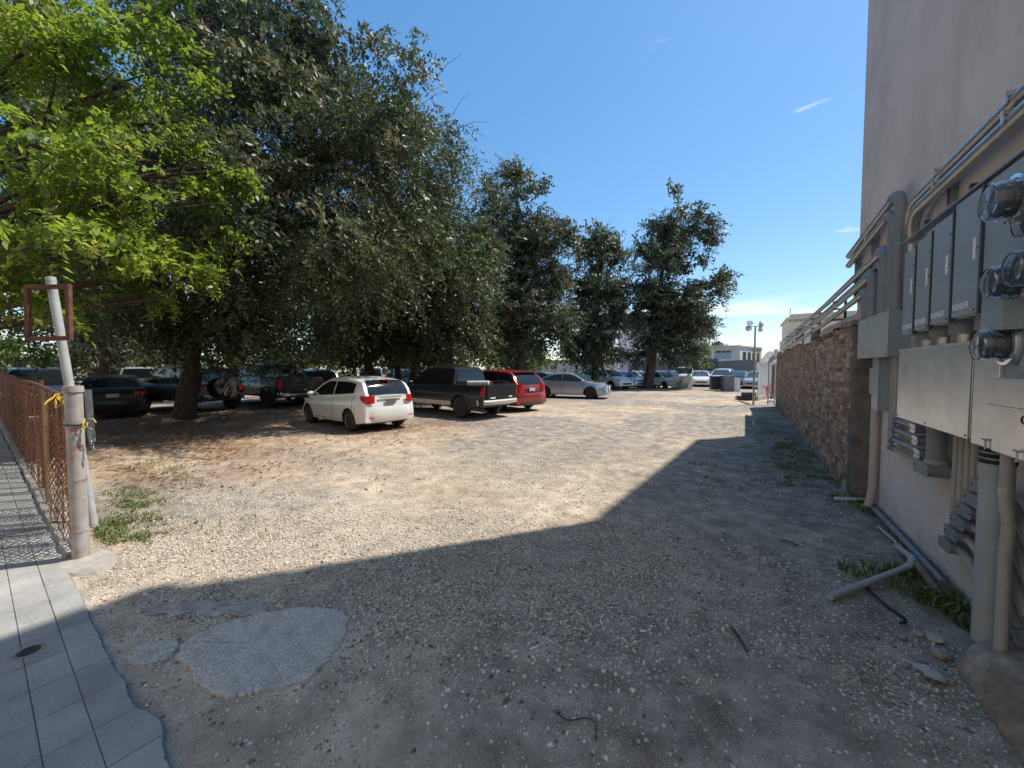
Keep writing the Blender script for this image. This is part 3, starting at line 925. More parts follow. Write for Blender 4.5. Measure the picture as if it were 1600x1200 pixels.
# ------------------------------------------------------------------ brick wall
BX = 1.30
Y0, Y1 = 6.93, 21.2
bw = thing('brick_wall', 'old weathered brown brick wall with ragged top running away along the lot', 'wall', (BX, Y0, 0))
def wtop(y):
    return 2.33 + 0.05 * math.sin(y * 1.9) + 0.05 * (float(vnoise(y, 3.0, 1.3, 5)) - 0.5) * 2
core = MB()
ys = np.linspace(Y0 + 0.01, Y1, 120)
zc = [wtop(y) - 0.07 for y in ys]
core.grid([[(BX + 0.010, float(y), -0.2) for y in ys], [(BX + 0.010, float(y), z) for y, z in zip(ys, zc)], [(BX + 0.30, float(y), z) for y, z in zip(ys, zc)], [(BX + 0.30, float(y), -0.2) for y in ys]])
core.box(BX + 0.011, BX + 0.299, Y1 - 0.02, Y1 + 0.001, -0.2, 2.25)
core.build('core', 'mortar', bw, world=True)
def brick_geo(mb, cx, cy, cz, L, H, D, rr, j=0.006):
    vs = []
    for (a, b, c) in ((0, 0, 0), (0, 1, 0), (0, 1, 1), (0, 0, 1), (1, 0, 0), (1, 1, 0), (1, 1, 1), (1, 0, 1)):
        vs.append((cx + (a - 0.0) * D + (rr.uniform(-j, j) if a == 0 else 0), cy + (b - 0.5) * L + rr.uniform(-j, j), cz + (c - 0.5) * H + rr.uniform(-j, j)))
    # chamfered front face
    f = [Vector(v) for v in vs[:4]]
    ctr = sum(f, Vector()) / 4
    fr = [p + (ctr - p) * 0.07 + Vector((-0.005, 0, 0)) for p in f]
    o = [tuple(p) for p in f] + [tuple(p) for p in fr] + vs[4:]
    mb.add(o, [(4, 5, 6, 7), (0, 1, 5, 4), (1, 2, 6, 5), (2, 3, 7, 6), (3, 0, 4, 7), (0, 8, 9, 1), (1, 9, 10, 2), (2, 10, 11, 3), (3, 11, 8, 0)])
variants = []
for k in range(9):
    rr = random.Random(100 + k)
    mb = MB()
    brick_geo(mb, 0, 0, 0, 0.205 + rr.uniform(-0.02, 0.006), 0.059 + rr.uniform(-0.006, 0.003), 0.07, rr, 0.005)
    me = bpy.data.meshes.new('brick')
    me.from_pydata(mb.v, [], mb.f)
    me.materials.append(MATS['brick_single'])
    me.update()
    variants.append(me)
mass = MB()
mass_r = []
nsing = 0
rr = random.Random(77)
course = 0.0735
for c in range(34):
    z = 0.035 + c * course
    y = Y0 + 0.105 + (0.11 if c % 2 else 0.0) + rr.uniform(-0.02, 0.02)
    while y < Y1 - 0.1:
        if z < wtop(y) + rr.uniform(-0.05, 0.05) and rr.random() > 0.02:
            dx = rr.gauss(0, 0.0035) + (0.014 if rr.random() < 0.06 else 0)
            zz = z + 0.008 * math.sin(y * 2.1 + c * 0.3) + rr.uniform(-0.004, 0.004)
            if y < 9.05 and nsing < 300:
                o = link('brick', variants[rr.randrange(9)], bw)
                o.location = (dx, y - Y0, zz)
                o.rotation_euler = (rr.gauss(0, 0.012), rr.gauss(0, 0.015), rr.gauss(0, 0.012))
                nsing += 1
            else:
                k0 = len(mass.v)
                brick_geo(mass, BX + dx, y, zz, 0.20 + rr.uniform(-0.025, 0.01), 0.058 + rr.uniform(-0.006, 0.004), 0.07, rr, 0.005)
                mass_r += [rr.random()] * (len(mass.v) - k0)
        y += 0.222 + rr.uniform(-0.012, 0.012)
mo = mass.build('bricks', 'brick_mass', bw, world=True)
a = mo.data.attributes.new('rnd', 'FLOAT', 'POINT')
a.data.foreach_set('value', np.array(mass_r, dtype=np.float32))
tag(mo, kind='stuff')
# broken bricks and rubble along the top
cap = MB()
cap_r = []
for q in range(90):
    y = rr.uniform(Y0 + 0.6, Y1)
    L, H = rr.uniform(0.1, 0.24), rr.uniform(0.05, 0.10)
    k0 = len(cap.v)
    brick_geo(cap, BX + rr.uniform(0.0, 0.18), y, wtop(y) + rr.uniform(-0.03, 0.03), L, H, rr.uniform(0.08, 0.15), rr, 0.014)
    cap_r += [rr.random() * 0.6] * (len(cap.v) - k0)
co = cap.build('rubble', 'brick_mass', bw, world=True)
a = co.data.attributes.new('rnd', 'FLOAT', 'POINT')
a.data.foreach_set('value', np.array(cap_r, dtype=np.float32))
tag(co, kind='stuff')
pm = MB()
P = []
for q, z in enumerate(np.linspace(-0.1, 2.30, 22)):
    jx = lambda: rr.uniform(-0.012, 0.012)
    P.append([(BX - 0.01 + jx(), Y0 + 0.12, float(z)), (BX - 0.015 + jx(), Y0 - 0.15 + jx(), float(z)), (BX + 0.09 + jx() * 0.5, Y0 - 0.175 + jx(), float(z)), (XW - 0.003, Y0 - 0.17 + jx(), float(z)), (XW - 0.003, Y0 + 0.12, float(z))])
pm.grid(P)
pm.add(P[-1], [(0, 1, 2, 3, 4)])
pm.build('pier', 'pier_render', bw, 40, world=True)
# ------------------------------------------------------------------ electrical equipment on the building wall
def arc(p0, c, p1, n=6):
    """quadratic bend from p0 through control c to p1"""
    p0, c, p1 = Vector(p0), Vector(c), Vector(p1)
    return [((1 - t) ** 2) * p0 + 2 * t * (1 - t) * c + t * t * p1 for t in [i / n for i in range(n + 1)]]
def screws(parent, pts, x):
    for (y, z) in pts:
        MB().lathe([(0.006, 0.0), (0.006, 0.004), (0.003, 0.006)], Matrix.Translation((x, y, z)) @ Matrix.Rotation(-PI / 2, 4, 'Y'), 8).build('screw', 'dark_metal', parent, world=True)
def cover_box(name, label, x, y0, y1, z0, z1, body, cover, sc=True, lip=0.012):
    t = thing(name, label, 'enclosure', (XW, (y0 + y1) / 2, z0))
    MB().box(x + 0.006, XW, y0 + 0.004, y1 - 0.004, z0 + 0.004, z1 - 0.004).build('body', body, t, bevel=0.004, world=True)
    c = MB().box(x - 0.004, x + 0.004, y0, y1, z0, z1).build('cover', cover, t, bevel=0.002, world=True)
    if sc:
        screws(c, [(y0 + 0.02, z0 + 0.02), (y1 - 0.02, z0 + 0.02), (y0 + 0.02, z1 - 0.02), (y1 - 0.02, z1 - 0.02), ((y0 + y1) / 2, z0 + 0.02)], x - 0.004)
    return t
tA = cover_box('cable_trough', 'galvanized metal box at the end of the brick wall, under the grey pipe bends', 1.276, 5.42, 6.62, 1.87, 2.35, 'panel_grey', 'galvanized')
tB = cover_box('cable_trough', 'long galvanized wiring trough under the row of lettered grey panels', 1.20, 3.47, 4.74, 1.31, 1.90, 'galvanized', 'galvanized')
MB().box(1.192, 1.24, 3.47, 4.74, 1.9005, 1.915).build('lip', 'galvanized', tB, bevel=0.002, world=True)

def text_on_wall(s, y, z, x, size, parent, mat='lettering_white'):
    cu = bpy.data.curves.new('lettering', 'FONT')
    cu.body = s
    cu.size = size
    cu.extrude = 0.0008
    cu.offset = 0.0012
    cu.materials.append(MATS[mat])
    tmp = bpy.data.objects.new('lettering_curve', cu)
    COL.objects.link(tmp)
    bpy.context.view_layer.update()
    me = bpy.data.meshes.new_from_object(tmp.evaluated_get(bpy.context.evaluated_depsgraph_get()))
    bpy.data.objects.remove(tmp)
    bpy.data.curves.remove(cu)
    me.materials.clear()
    me.materials.append(MATS[mat])
    o = link('lettering', me)
    r = parent
    while r.parent is not None:
        r = r.parent
    o.parent = parent
    o.matrix_local = Matrix.Translation(Vector((x, y, z)) - r.location) @ Matrix(((0, 0, -1, 0), (-1, 0, 0, 0), (0, 1, 0, 0), (0, 0, 0, 1)))
    return o
KP = [(3.43, 3.765, 2.075, 2.84, 'nearest the round meters, widest'), (3.80, 4.105, 2.06, 2.81, 'second from the round meters'), (4.14, 4.42, 2.045, 2.78, 'third from the round meters'), (4.455, 4.70, 2.03, 2.755, 'farthest from the round meters, beside the bent pipes')]
for i, (y0, y1, z0, z1, w) in enumerate(KP):
    t = thing('transfer_switch', 'tall blue-grey panel with white lettering, ' + w, 'enclosure', (XW, (y0 + y1) / 2, z0), 0, 'row of blue-grey panels')
    MB().box(1.215, XW, y0, y1, z0, z1).build('body', 'panel_grey', t, bevel=0.005, world=True)
    d = MB().box(1.196, 1.213, y0 + 0.006, y1 - 0.006, z0 + 0.01, z1 - 0.01).build('door', 'panel_grey', t, bevel=0.004, world=True)
    MB().box(1.194, 1.2135, y0 - 0.022, y0 - 0.001, z0, z1 - 0.004).build('dark_gap_strip', 'panel_dark', t, world=True)  # dark strip coloured in to stand for the dark gap between panels
    MB().box(1.1935, 1.197, y0 + 0.045, y0 + 0.075, z0 + 0.34, z0 + 0.47).build('warning_label', 'lettering_white', d, world=True)
    text_on_wall('KOHLER', y1 - 0.022, z0 + 0.055, 1.195, 0.056, d)
    screws(d, [(y0 + 0.03, z0 + 0.03), (y0 + 0.02, z0 + 0.40), (y0 + 0.02, z1 - 0.15)], 1.196)
    yc = (y0 + y1) / 2 - 0.03
    nip = thing('pipe_coupling', 'fat grey pipe coupling under the panel ' + w.split(',')[0], 'pipe', (1.33, yc, 1.9), 0, 'couplings below the panels')
    MB().tube([(1.33, yc, 1.90), (1.33, yc, z0)], 0.076, 20, False).build('sleeve', 'conduit_metal', nip, 40, world=True)
    MB().tube([(1.33, yc, 1.985), (1.33, yc, z0 - 0.001)], 0.088, 20).build('collar', 'pvc_grey', nip, 40, world=True)
    MB().tube([(1.33, yc, 1.902), (1.33, yc, 1.925)], 0.092, 20).build('locknut', 'galvanized', nip, 40, world=True)
# top channel
ch = thing('strut_channel', 'long slotted metal channel along the tops of the grey panels', 'channel', (1.25, 3.5, 2.86))
MB().box(1.19, 1.26, 2.2, 4.76, 2.848, 2.862).build('flange', 'conduit_metal', ch, world=True)
MB().box(1.255, 1.27, 2.2, 4.76, 2.8625, 2.90).build('web', 'conduit_metal', ch, world=True)
for y in (2.9, 3.6, 4.3):
    MB().box(1.20, 1.25, y - 0.012, y + 0.012, 2.8625, 2.905).build('clip', 'dark_metal', ch, world=True)

# meter cabinet
mc = thing('meter_cabinet', 'dark grey meter cabinet carrying the round glass meters', 'cabinet', (XW, 2.8, 1.29))
MB().box(1.215, XW, 2.1, 3.405, 1.55, 2.842).build('body', 'panel_grey', mc, bevel=0.004, world=True)
MB().box(1.203, 1.2135, 3.02, 3.40, 1.95, 2.83).build('door', 'panel_grey', mc, bevel=0.003, world=True)
MB().box(1.203, 1.2135, 2.1, 3.005, 1.72, 2.83).build('door', 'panel_grey', mc, bevel=0.003, world=True)
MB().box(1.196, 1.30, 3.16, 3.425, 1.295, 1.935).build('side_panel', 'galvanized', mc, bevel=0.004, world=True)
MB().box(1.168, 1.40, 2.1, 3.125, 1.30, 1.56).build('lower_panel', 'galvanized', mc, bevel=0.004, world=True)
MB().box(1.09, 1.21, 2.1, 2.99, 1.561, 1.70).build('ledge', 'galvanized', mc, bevel=0.006, world=True)
MB().box(1.12, 1.2025, 2.97, 3.16, 1.945, 2.10).build('hinge_box', 'panel_grey', mc, bevel=0.004, world=True)
for y in (3.23, 2.86):
    h = MB()
    h.tube([(1.185 if y > 3 else 1.155, y, 1.29), (1.185 if y > 3 else 1.155, y, 1.345)], 0.005, 8)
    h.tube([(1.185 if y > 3 else 1.155, y - 0.03, 1.345), (1.185 if y > 3 else 1.155, y + 0.03, 1.345)], 0.005, 8)
    h.build('latch', 'conduit_metal', mc, world=True)
MB().tube([(1.160, 2.83 + 0.022 * math.cos(a), 1.50 + 0.018 * math.sin(a)) for a in np.linspace(0, 2 * PI, 17)], 0.004, 6).build('lock_ring', 'dark_metal', mc, world=True)

def meter(y, z, label, base=1.203, length=0.115, r=0.088, ext=0.0):
    t = thing('electric_meter', label, 'meter', (base, y, z), 0, 'round glass electric meters')
    M = Matrix.Rotation(-PI / 2, 4, 'Y')      # local +z -> world -x
    if ext:
        MB().lathe([(r * 1.0, 0.0), (r * 1.0, ext * 0.55)], M, 32).build('extender', 'pvc_light', t, 40)
        MB().lathe([(r * 1.03, ext * 0.551), (r * 1.03, ext)], M, 32).build('band', 'panel_dark', t, 40)
    o = ext
    MB().lathe([(r * 1.2, o), (r * 1.24, o + 0.012), (r * 1.2, o + 0.03), (r * 1.02, o + 0.034), (r * 1.0, o + 0.026)], M, 36).build('ring', 'chrome', t, 50)
    MB().lathe([(r * 0.80, o + 0.02), (r * 0.80, o + 0.05), (r * 0.70, o + 0.051), (r * 0.70, o + length - 0.03)], M, 28).build('mechanism', 'panel_dark', t, 40)
    f = MB().lathe([(r * 0.78, o + length - 0.029), (r * 0.78, o + length - 0.020)], M, 28).build('face', 'lettering_white' if not ext else 'pvc_light', t, 40)
    MB().box(-o - length + 0.0175, -o - length + 0.0195, -r * 0.35, r * 0.35, 0.005, r * 0.32).build('display', 'panel_dark', f)
    MB().box(-o - length + 0.0175, -o - length + 0.0195, -r * 0.28, r * 0.28, -r * 0.45, -r * 0.22).build('barcode', 'panel_dark', f)
    for a in (0.5, 2.2, 4.0):
        MB().box(-o - 0.075, -o - 0.045, r * 0.62 * math.cos(a) - 0.006, r * 0.62 * math.cos(a) + 0.018, r * 0.62 * math.sin(a) - 0.012, r * 0.62 * math.sin(a) + 0.012).build('coil', 'rim_silver', t)
    G = MB().lathe([(r * 0.985, o + 0.03), (r * 0.965, o + length * 0.8), (r * 0.95, o + length), (r * 0.86, o + length + 0.012), (r * 0.80, o + length + 0.004), (r * 0.5, o + length + 0.006), (0.001, o + length + 0.007),
                  (0.001, o + length + 0.003), (r * 0.78, o + length), (r * 0.85, o + length + 0.006), (r * 0.92, o + length - 0.003), (r * 0.945, o + 0.03)], M, 36, False)
    G.build('glass', 'meter_glass', t, 40)
    return t
meter(3.07, 1.87, 'lowest round glass meter with dark inner works')
meter(3.00, 2.19, 'round glass meter beside the widest lettered panel, above the lowest meter')
meter(2.80, 2.22, 'round glass meter close to the frame edge, right of its twin')
meter(2.74, 2.43, 'half hidden round glass meter under the long banded meter')
meter(2.80, 2.545, 'topmost round meter on a long grey body with a black band', ext=0.10, length=0.10, r=0.094)
MB().box(1.1975, 1.2025, 2.92, 3.02, 2.03, 2.055).build('label_plate', 'lettering_white', mc, world=True)

def lb(t, p, along, ln, h, dep, mat, cov):
    """conduit body: box along y with a flat bolted cover plate and rounded near end"""
    y0, z0 = p
    x = along
    poly = [(y0 + ln / 2, z0 - h / 2), (y0 + ln / 2, z0 + h / 2)] + [(y0 - ln / 2 + h / 2 - h / 2 * math.cos(a), z0 + h / 2 * math.sin(a)) for a in np.linspace(PI / 2, -PI / 2, 8)]
    M = Matrix(((0, 0, -1, 0), (1, 0, 0, 0), (0, 1, 0, 0), (0, 0, 0, 1)))
    MB().prism(poly, -x, -(x - dep), M).build('conduit_body', mat, t, 30, 0.004, True)
    big = [(y0 + (a - y0) * 1.06, z0 + (b - z0) * 1.1) for a, b in poly]
    c = MB().prism(big, -(x - dep) + 0.0005, -(x - dep) + 0.006, M).build('cover_plate', cov, t, 30, 0.0015, True)
    screws(c, [(y0 - ln / 2 + 0.02, z0), (y0 + ln / 2 - 0.015, z0)], x - dep - 0.0065)

# six flat bodies low on the wall, feeding up into the trough
LBW = ['lowest', 'second lowest', 'third lowest', 'third highest', 'second highest', 'highest']
for i, (y, z) in enumerate([(4.22, 0.40), (4.13, 0.52), (4.04, 0.635), (3.95, 0.75), (3.86, 0.855), (3.77, 0.965)]):
    t = thing('conduit', LBW[i] + ' of six grey conduit bodies stepping up beside the thick pipe', 'conduit', (1.43, y, z), 0, 'stepped grey conduits')
    lb(t, (y - 0.04, z), 1.43, 0.20, 0.078, 0.075, 'pvc_grey', 'pvc_grey')
    MB().tube([(1.415, y + 0.03, z + 0.02), (1.415, y + 0.03, 1.312)], 0.021, 12).build('riser', 'conduit_painted', t, 40, world=True)
    pts = [(1.405, y - 0.12, z)] + arc((1.405, y - 0.17, z), (1.405, y - 0.26, z), (1.415, y - 0.34, z - 0.10)) + [(1.42, y - 0.62, z - 0.42)]
    MB().tube(pts, 0.025, 12).build('bend', 'conduit_painted', t, 40, world=True)
# four horizontal runs near the downspout
LW = ['top', 'second', 'third', 'lowest']
for i, (z, ya, yb) in enumerate([(1.20, 5.52, 4.86), (1.10, 5.56, 4.80), (0.99, 5.60, 4.74), (0.89, 5.64, 4.62)]):
    t = thing('conduit', LW[i] + ' horizontal metal conduit below the galvanized trough', 'conduit', (1.40, yb, z), 0, 'horizontal conduits')
    MB().tube([(1.40, ya, z), (1.40, yb, z)], 0.024 if i < 3 else 0.017, 12).build('run', 'conduit_metal', t, 40, world=True)
    MB().tube(arc((1.40, ya, z), (1.40, ya + 0.075, z), (1.40, ya + 0.075, z + 0.08)) + [(1.40, ya + 0.075, 1.872)], 0.024, 12).build('riser', 'pvc_grey' if i % 2 else 'conduit_painted', t, 40, world=True)
    MB().tube([(1.40, ya - 0.02, z), (1.40, ya + 0.06, z)], 0.036, 14).build('elbow', 'pvc_grey', t, 40, world=True)
    if i < 3:
        lb(t, (yb, z), 1.44, 0.13, 0.075, 0.10, 'pvc_grey', 'cover_bright')
        MB().tube([(1.415, yb - 0.06, z), (1.415, yb - 0.06, 1.312)], 0.016, 10).build('drop', 'conduit_painted', t, 40, world=True)
# fat pipe with elbow box under the trough
t = thing('drain_pipe', 'fat dark grey pipe with a boxy elbow hanging from the galvanized trough', 'pipe', (1.38, 4.48, 0.9))
MB().tube([(1.38, 4.48, 0.93), (1.38, 4.48, 1.312)], 0.062, 20).build('pipe', 'pvc_grey', t, 40, world=True)
MB().tube([(1.38, 4.48, 0.95), (1.38, 4.48, 1.0)], 0.072, 20).build('collar', 'conduit_painted', t, 40, world=True)
lb(t, (4.53, 0.91), 1.44, 0.31, 0.10, 0.13, 'pvc_grey', 'pvc_grey')
# thick riser and thin companion on the plinth
t = thing('riser_pipe', 'thick grey riser pipe with black bands standing on the concrete plinth', 'pipe', (1.30, 3.40, 0.18))
MB().tube([(1.30, 3.40, 0.10), (1.30, 3.40, 1.302)], 0.070, 28).build('pipe', 'pvc_light', t, 40, world=True)
for z in (1.20, 1.235, 1.27):
    MB().tube([(1.30, 3.40, z - 0.012), (1.30, 3.40, z + 0.012)], 0.0755, 28).build('band', 'black_rubber', t, 40, world=True)
MB().tube([(1.30, 3.40, 0.30), (1.30, 3.40, 0.33)], 0.074, 28).build('clamp', 'conduit_painted', t, 40, world=True)
t = thing('riser_pipe', 'thin crooked conduit standing close beside the thick riser pipe', 'pipe', (1.27, 3.20, 0.12))
MB().tube([(1.27, 3.20, 0.12), (1.27, 3.20, 0.75), (1.275, 3.195, 0.88), (1.265, 3.215, 1.0), (1.265, 3.215, 1.31)], 0.027, 14).build('pipe', 'conduit_painted', t, 40, world=True)
MB().tube([(1.265, 3.215, 1.05), (1.265, 3.215, 1.09)], 0.031, 14).build('coupling', 'conduit_metal', t, 40, world=True)
for i, z in enumerate((0.45, 0.62, 0.79, 0.95)):
    t = thing('conduit', ('lowest', 'second', 'third', 'top')[i] + ' grey conduit bend right of the thick riser pipe', 'conduit', (1.42, 3.0, z), 0, 'conduit bends by the frame edge')
    MB().tube(arc((1.42, 3.08, z), (1.40, 2.98, z), (1.40, 2.9, z - 0.1)) + [(1.42, 2.6, z - 0.42)], 0.03, 12).build('bend', 'pvc_grey', t, 40, world=True)
    lb(t, (3.08, z + 0.02), 1.43, 0.13, 0.075, 0.08, 'pvc_grey', 'pvc_grey')
# eroded plinth
pl = MB()
rr = random.Random(5)
P = []
zs = [(-0.05, 0.0), (0.03, -0.01), (0.09, 0.02), (0.14, 0.05), (0.17, 0.09), (0.18, 0.16)]
for (z, ins) in zs:
    row = []
    for y in np.linspace(1.9, 3.5, 26):
        k = sstep(3.5, 3.2, y)
        row.append((XW - 0.02 - max(0.02, (0.34 - ins)) * float(k) + rr.uniform(-0.012, 0.012), float(y), z * (0.35 + 0.65 * float(k)) + rr.uniform(-0.008, 0.008)))
    P.append(row)
P.append([(XW - 0.015, p[1], p[2] + 0.01) for p in P[-1]])
pl.grid(P)
tag(pl.build('plinth', 'plinth', None, 50), 'eroded brown concrete plinth under the thick riser pipe', 'plinth')
# small enclosures by the downspout
t = cover_box('junction_box', 'narrow grey metal box hanging under the galvanized end box', 1.33, 5.90, 6.14, 1.25, 1.865, 'panel_grey', 'panel_grey')
t = cover_box('junction_box', 'small pink painted box beside the downspout', 1.40, 6.44, 6.60, 1.42, 1.75, 'downspout', 'downspout', False)
t = thing('downspout', 'pink painted downspout pipe between brick wall and stucco wall', 'pipe', (1.415, 6.36, 0))
MB().tube([(1.415, 6.36, 1.868), (1.415, 6.36, 0.28), (1.40, 6.345, 0.14), (1.37, 6.33, 0.02)], 0.043, 18).build('pipe', 'downspout', t, 40, world=True)
for z in (0.30, 0.86):
    MB().tube([(1.415, 6.36, z - 0.02), (1.415, 6.36, z + 0.02)], 0.048, 18).build('coupling', 'downspout', t, 40, world=True)
# thin vertical conduits between the two troughs
for i, y in enumerate((5.26, 5.15, 5.04, 4.95)):
    t = thing('conduit', ('farthest', 'second farthest', 'second nearest', 'nearest')[i] + ' of four thin upright conduits between the two galvanized boxes', 'conduit', (1.43, y, 1.2), 0, 'thin upright conduits')
    MB().tube([(1.43, y, 1.24 - 0.03 * i), (1.43, y, 2.6)], 0.019, 10).build('pipe', 'conduit_painted', t, 40, world=True)
    MB().tube([(1.43, y, 1.5 + 0.05 * i), (1.43, y, 1.54 + 0.05 * i)], 0.026, 10).build('coupling', 'cover_bright', t, 40, world=True)
# long conduits up the wall
def strap(t, x, y, z, r):
    b = MB()
    b.box(x - r - 0.006, x + r + 0.004, y - 0.013, y + 0.013, z + r * 0.6, z + r + 0.012)
    b.box(x - r - 0.012, x - r - 0.004, y - 0.013, y + 0.013, z - r * 0.5, z + r + 0.01)
    b.build('strap', 'cover_bright', t, world=True)
for i, (z, r, lab) in enumerate([(3.335, 0.040, 'upper'), (3.225, 0.048, 'lower')]):
    t = thing('conduit', lab + ' of two long metal conduits running above the grey panels and bending down', 'conduit', (1.36, 4.9, z), 0, 'long conduits above the panels')
    yb = 4.92 + 0.10 * (1 - i)
    pts = [(1.36, 0.9, z + 0.02), (1.36, yb, z)] + arc((1.36, yb + 0.03, z), (1.36, yb + 0.30, z), (1.38, yb + 0.32, z - 0.28), 8) + [(1.40, yb + 0.33, 2.352)]
    MB().tube(pts, r, 16).build('run', 'conduit_metal', t, 40, world=True)
    for y in (2.2, 3.55, 4.55):
        strap(t, 1.36, y, z + 0.01, r)
for y in (1.6, 3.3, 4.62):
    t = thing('strut_bracket', ('strut bracket above the meter cabinet out near the street', 'strut bracket behind the long conduits above the meters', 'strut bracket behind the long conduits near their downward bend')[(1.6, 3.3, 4.62).index(y)], 'bracket', (1.44, y, 3.1), 0, 'strut brackets')
    MB().box(1.425, 1.468, y - 0.03, y + 0.03, 3.08, 3.47).build('bar', 'pvc_grey', t, world=True)
    MB().box(1.418, 1.4245, y - 0.012, y + 0.012, 3.10, 3.45).build('slot', 'panel_dark', t, world=True)
# pair of pipes going up beside the panels and turning to the far corner
for i, (y, z, r, lab) in enumerate([(5.56, 3.58, 0.052, 'higher'), (5.74, 3.44, 0.050, 'lower')]):
    t = thing('conduit', lab + ' of two pipes bending toward the far building corner', 'conduit', (1.36, y, 2.35), 0, 'pipes to the building corner')
    MB().tube([(1.37, y, 2.34), (1.37, y, z - 0.22)] + arc((1.37, y, z - 0.16), (1.36, y, z + 0.02), (1.355, y + 0.20, z), 8), r, 16).build('riser', 'pvc_grey', t, 40, world=True)
    MB().tube([(1.37, y, z - 0.42), (1.37, y, z - 0.24)], r * 1.12, 16).build('coupling', 'pvc_grey', t, 40, world=True)
    MB().tube([(1.355, y + 0.16, z), (1.35, 7.72, z - 0.13)], r * 0.8, 14).build('run', 'conduit_metal', t, 40, world=True)
    strap(t, 1.353, 6.6, z - 0.06, r * 0.8)
for y in (6.75, 7.6):
    t = thing('strut_bracket', ('strut bracket midway along the two corner pipes', 'strut bracket at the far building corner')[int(y > 7)], 'bracket', (1.44, y, 2.9), 0, 'strut brackets')
    MB().box(1.40, 1.468, y - 0.025, y + 0.025, 2.75, 3.56).build('bar', 'pvc_grey', t, world=True)
# four fat bends over the brick wall
ST = [(5.94, 3.10, 0.062, 1.36, 'nearest and tallest'), (6.14, 2.99, 0.048, 1.385, 'second nearest'), (6.32, 2.90, 0.062, 1.345, 'second farthest'), (6.50, 2.72, 0.058, 1.33, 'farthest and lowest')]
for i, (y, z, r, x, lab) in enumerate(ST):
    t = thing('conduit', lab + ' of four fat grey bends above the galvanized end box', 'conduit', (x, y, 2.35), 0, 'fat pipe bends over the brick wall')
    MB().tube([(x, y, 2.34), (x, y, z - 0.2)] + arc((x, y, z - 0.16), (x, y, z + 0.01), (x, y + 0.17, z), 8), r, 16).build('riser', 'pvc_grey', t, 40, world=True)
    zz = z - 0.02
    MB().tube([(x, y + 0.13, z), (x + 0.0, 9.5, zz - 0.10), (x, 13, zz - 0.17), (x, 18.3 - i * 0.2, zz - 0.24)], r * 0.66, 14).build('run', 'conduit_metal', t, 40, world=True)
    MB().tube([(x, y + 0.13, z), (x, y + 0.26, z - 0.003)], r * 0.85, 14).build('coupling', 'conduit_metal', t, 40, world=True)
t = thing('conduit', 'thick dusty pink pipe lying along the top of the brick wall', 'conduit', (1.42, 7.0, 2.45))
MB().tube([(1.42, 6.85, 2.47), (1.42, 9.8, 2.47), (1.43, 10.3, 2.42)], 0.075, 16).build('run', 'downspout', t, 40, world=True)
for y in (8.0, 9.2):
    MB().tube([(1.42, y, 2.47), (1.42, y + 0.05, 2.47)], 0.082, 16).build('coupling', 'downspout', t, 40, world=True)
for i, y in enumerate((8.4, 10.9, 13.6, 16.4)):
    t = thing('pipe_support', ('nearest', 'second', 'third', 'farthest')[i] + ' rusty support frame holding the pipes over the brick wall', 'bracket', (1.38, y, 2.3), 0, 'pipe supports')
    MB().box(1.30, 1.45, y - 0.06, y + 0.06, 2.22, 2.42).build('block', 'rust', t, 30, 0.01, True)
    MB().box(1.43, 1.46, y - 0.02, y + 0.02, 2.42, 3.0).build('upright', 'dark_metal', t, world=True)
    for z in (2.56, 2.74, 2.86):
        MB().box(1.28, 1.43, y - 0.015, y + 0.015, z - 0.012 - 0.01 * i, z + 0.012 - 0.01 * i).build('arm', 'dark_metal', t, world=True)

# loose things at the foot of the wall
def tube_thing(name, label, cat, pts, r, mat, n=12, group=None):
    if len(pts) > 2:
        q = [Vector(p) for p in pts]
        q = [q[0]] + q + [q[-1]]
        pts = []
        for i in range(1, len(q) - 2):
            for f in (0.0, 0.25, 0.5, 0.75):
                pts.append(0.5 * ((2 * q[i]) + (q[i + 1] - q[i - 1]) * f + (2 * q[i - 1] - 5 * q[i] + 4 * q[i + 1] - q[i + 2]) * f * f + (3 * q[i] - q[i - 1] - 3 * q[i + 1] + q[i + 2]) * f ** 3))
        pts.append(q[-1])
    o = MB().tube(pts, r, n).build(name, mat, None, 40)
    return tag(o, label, cat, group)
t = thing('plastic_pipe', 'light grey plastic pipe with elbow lying on the dirt near the wall', 'pipe', (1.28, 4.52, 0))
MB().tube([(0.60, 3.66, 0.024), (1.27, 4.50, 0.07)], 0.024, 16).build('pipe', 'pvc_light', t, 40, world=True)
MB().tube(arc((1.235, 4.455, 0.073), (1.31, 4.55, 0.078), (1.305, 4.68, 0.085)), 0.029, 16).build('elbow', 'pvc_light', t, 40, world=True)
MB().tube([(1.305, 4.66, 0.085), (1.285, 4.95, 0.06)], 0.024, 16).build('stub', 'pvc_light', t, 40, world=True)
tube_thing('plastic_pipe', 'long grey pipe lying in the corner along the stucco wall foot', 'pipe', [(1.395, 6.15, 0.05), (1.40, 5.2, 0.05), (1.39, 4.3, 0.055)], 0.028, 'pvc_grey')
tube_thing('plastic_pipe', 'thin white pipe lying beside the wall foot', 'pipe', [(1.30, 5.6, 0.02), (1.34, 5.0, 0.03), (1.36, 4.15, 0.03)], 0.014, 'pvc_light')
tube_thing('plastic_pipe', 'short white pipe on the ground at the downspout', 'pipe', [(1.08, 6.50, 0.025), (1.42, 6.62, 0.03)], 0.024, 'white_paint')
tube_thing('timber_scrap', 'short weathered timber scrap leaning by the plastic pipe elbow', 'timber', [(1.30, 4.52, 0.10), (1.32, 4.05, 0.03)], 0.03, 'wood_grey', 4)
tube_thing('hose_scrap', 'bent black hose scrap on the dirt before the weeds', 'hose', [(0.86, 4.05, 0.012), (0.89, 3.9, 0.02), (0.94, 3.75, 0.012), (1.0, 3.62, 0.012), (0.96, 3.55, 0.012)], 0.010, 'black_rubber', 8)
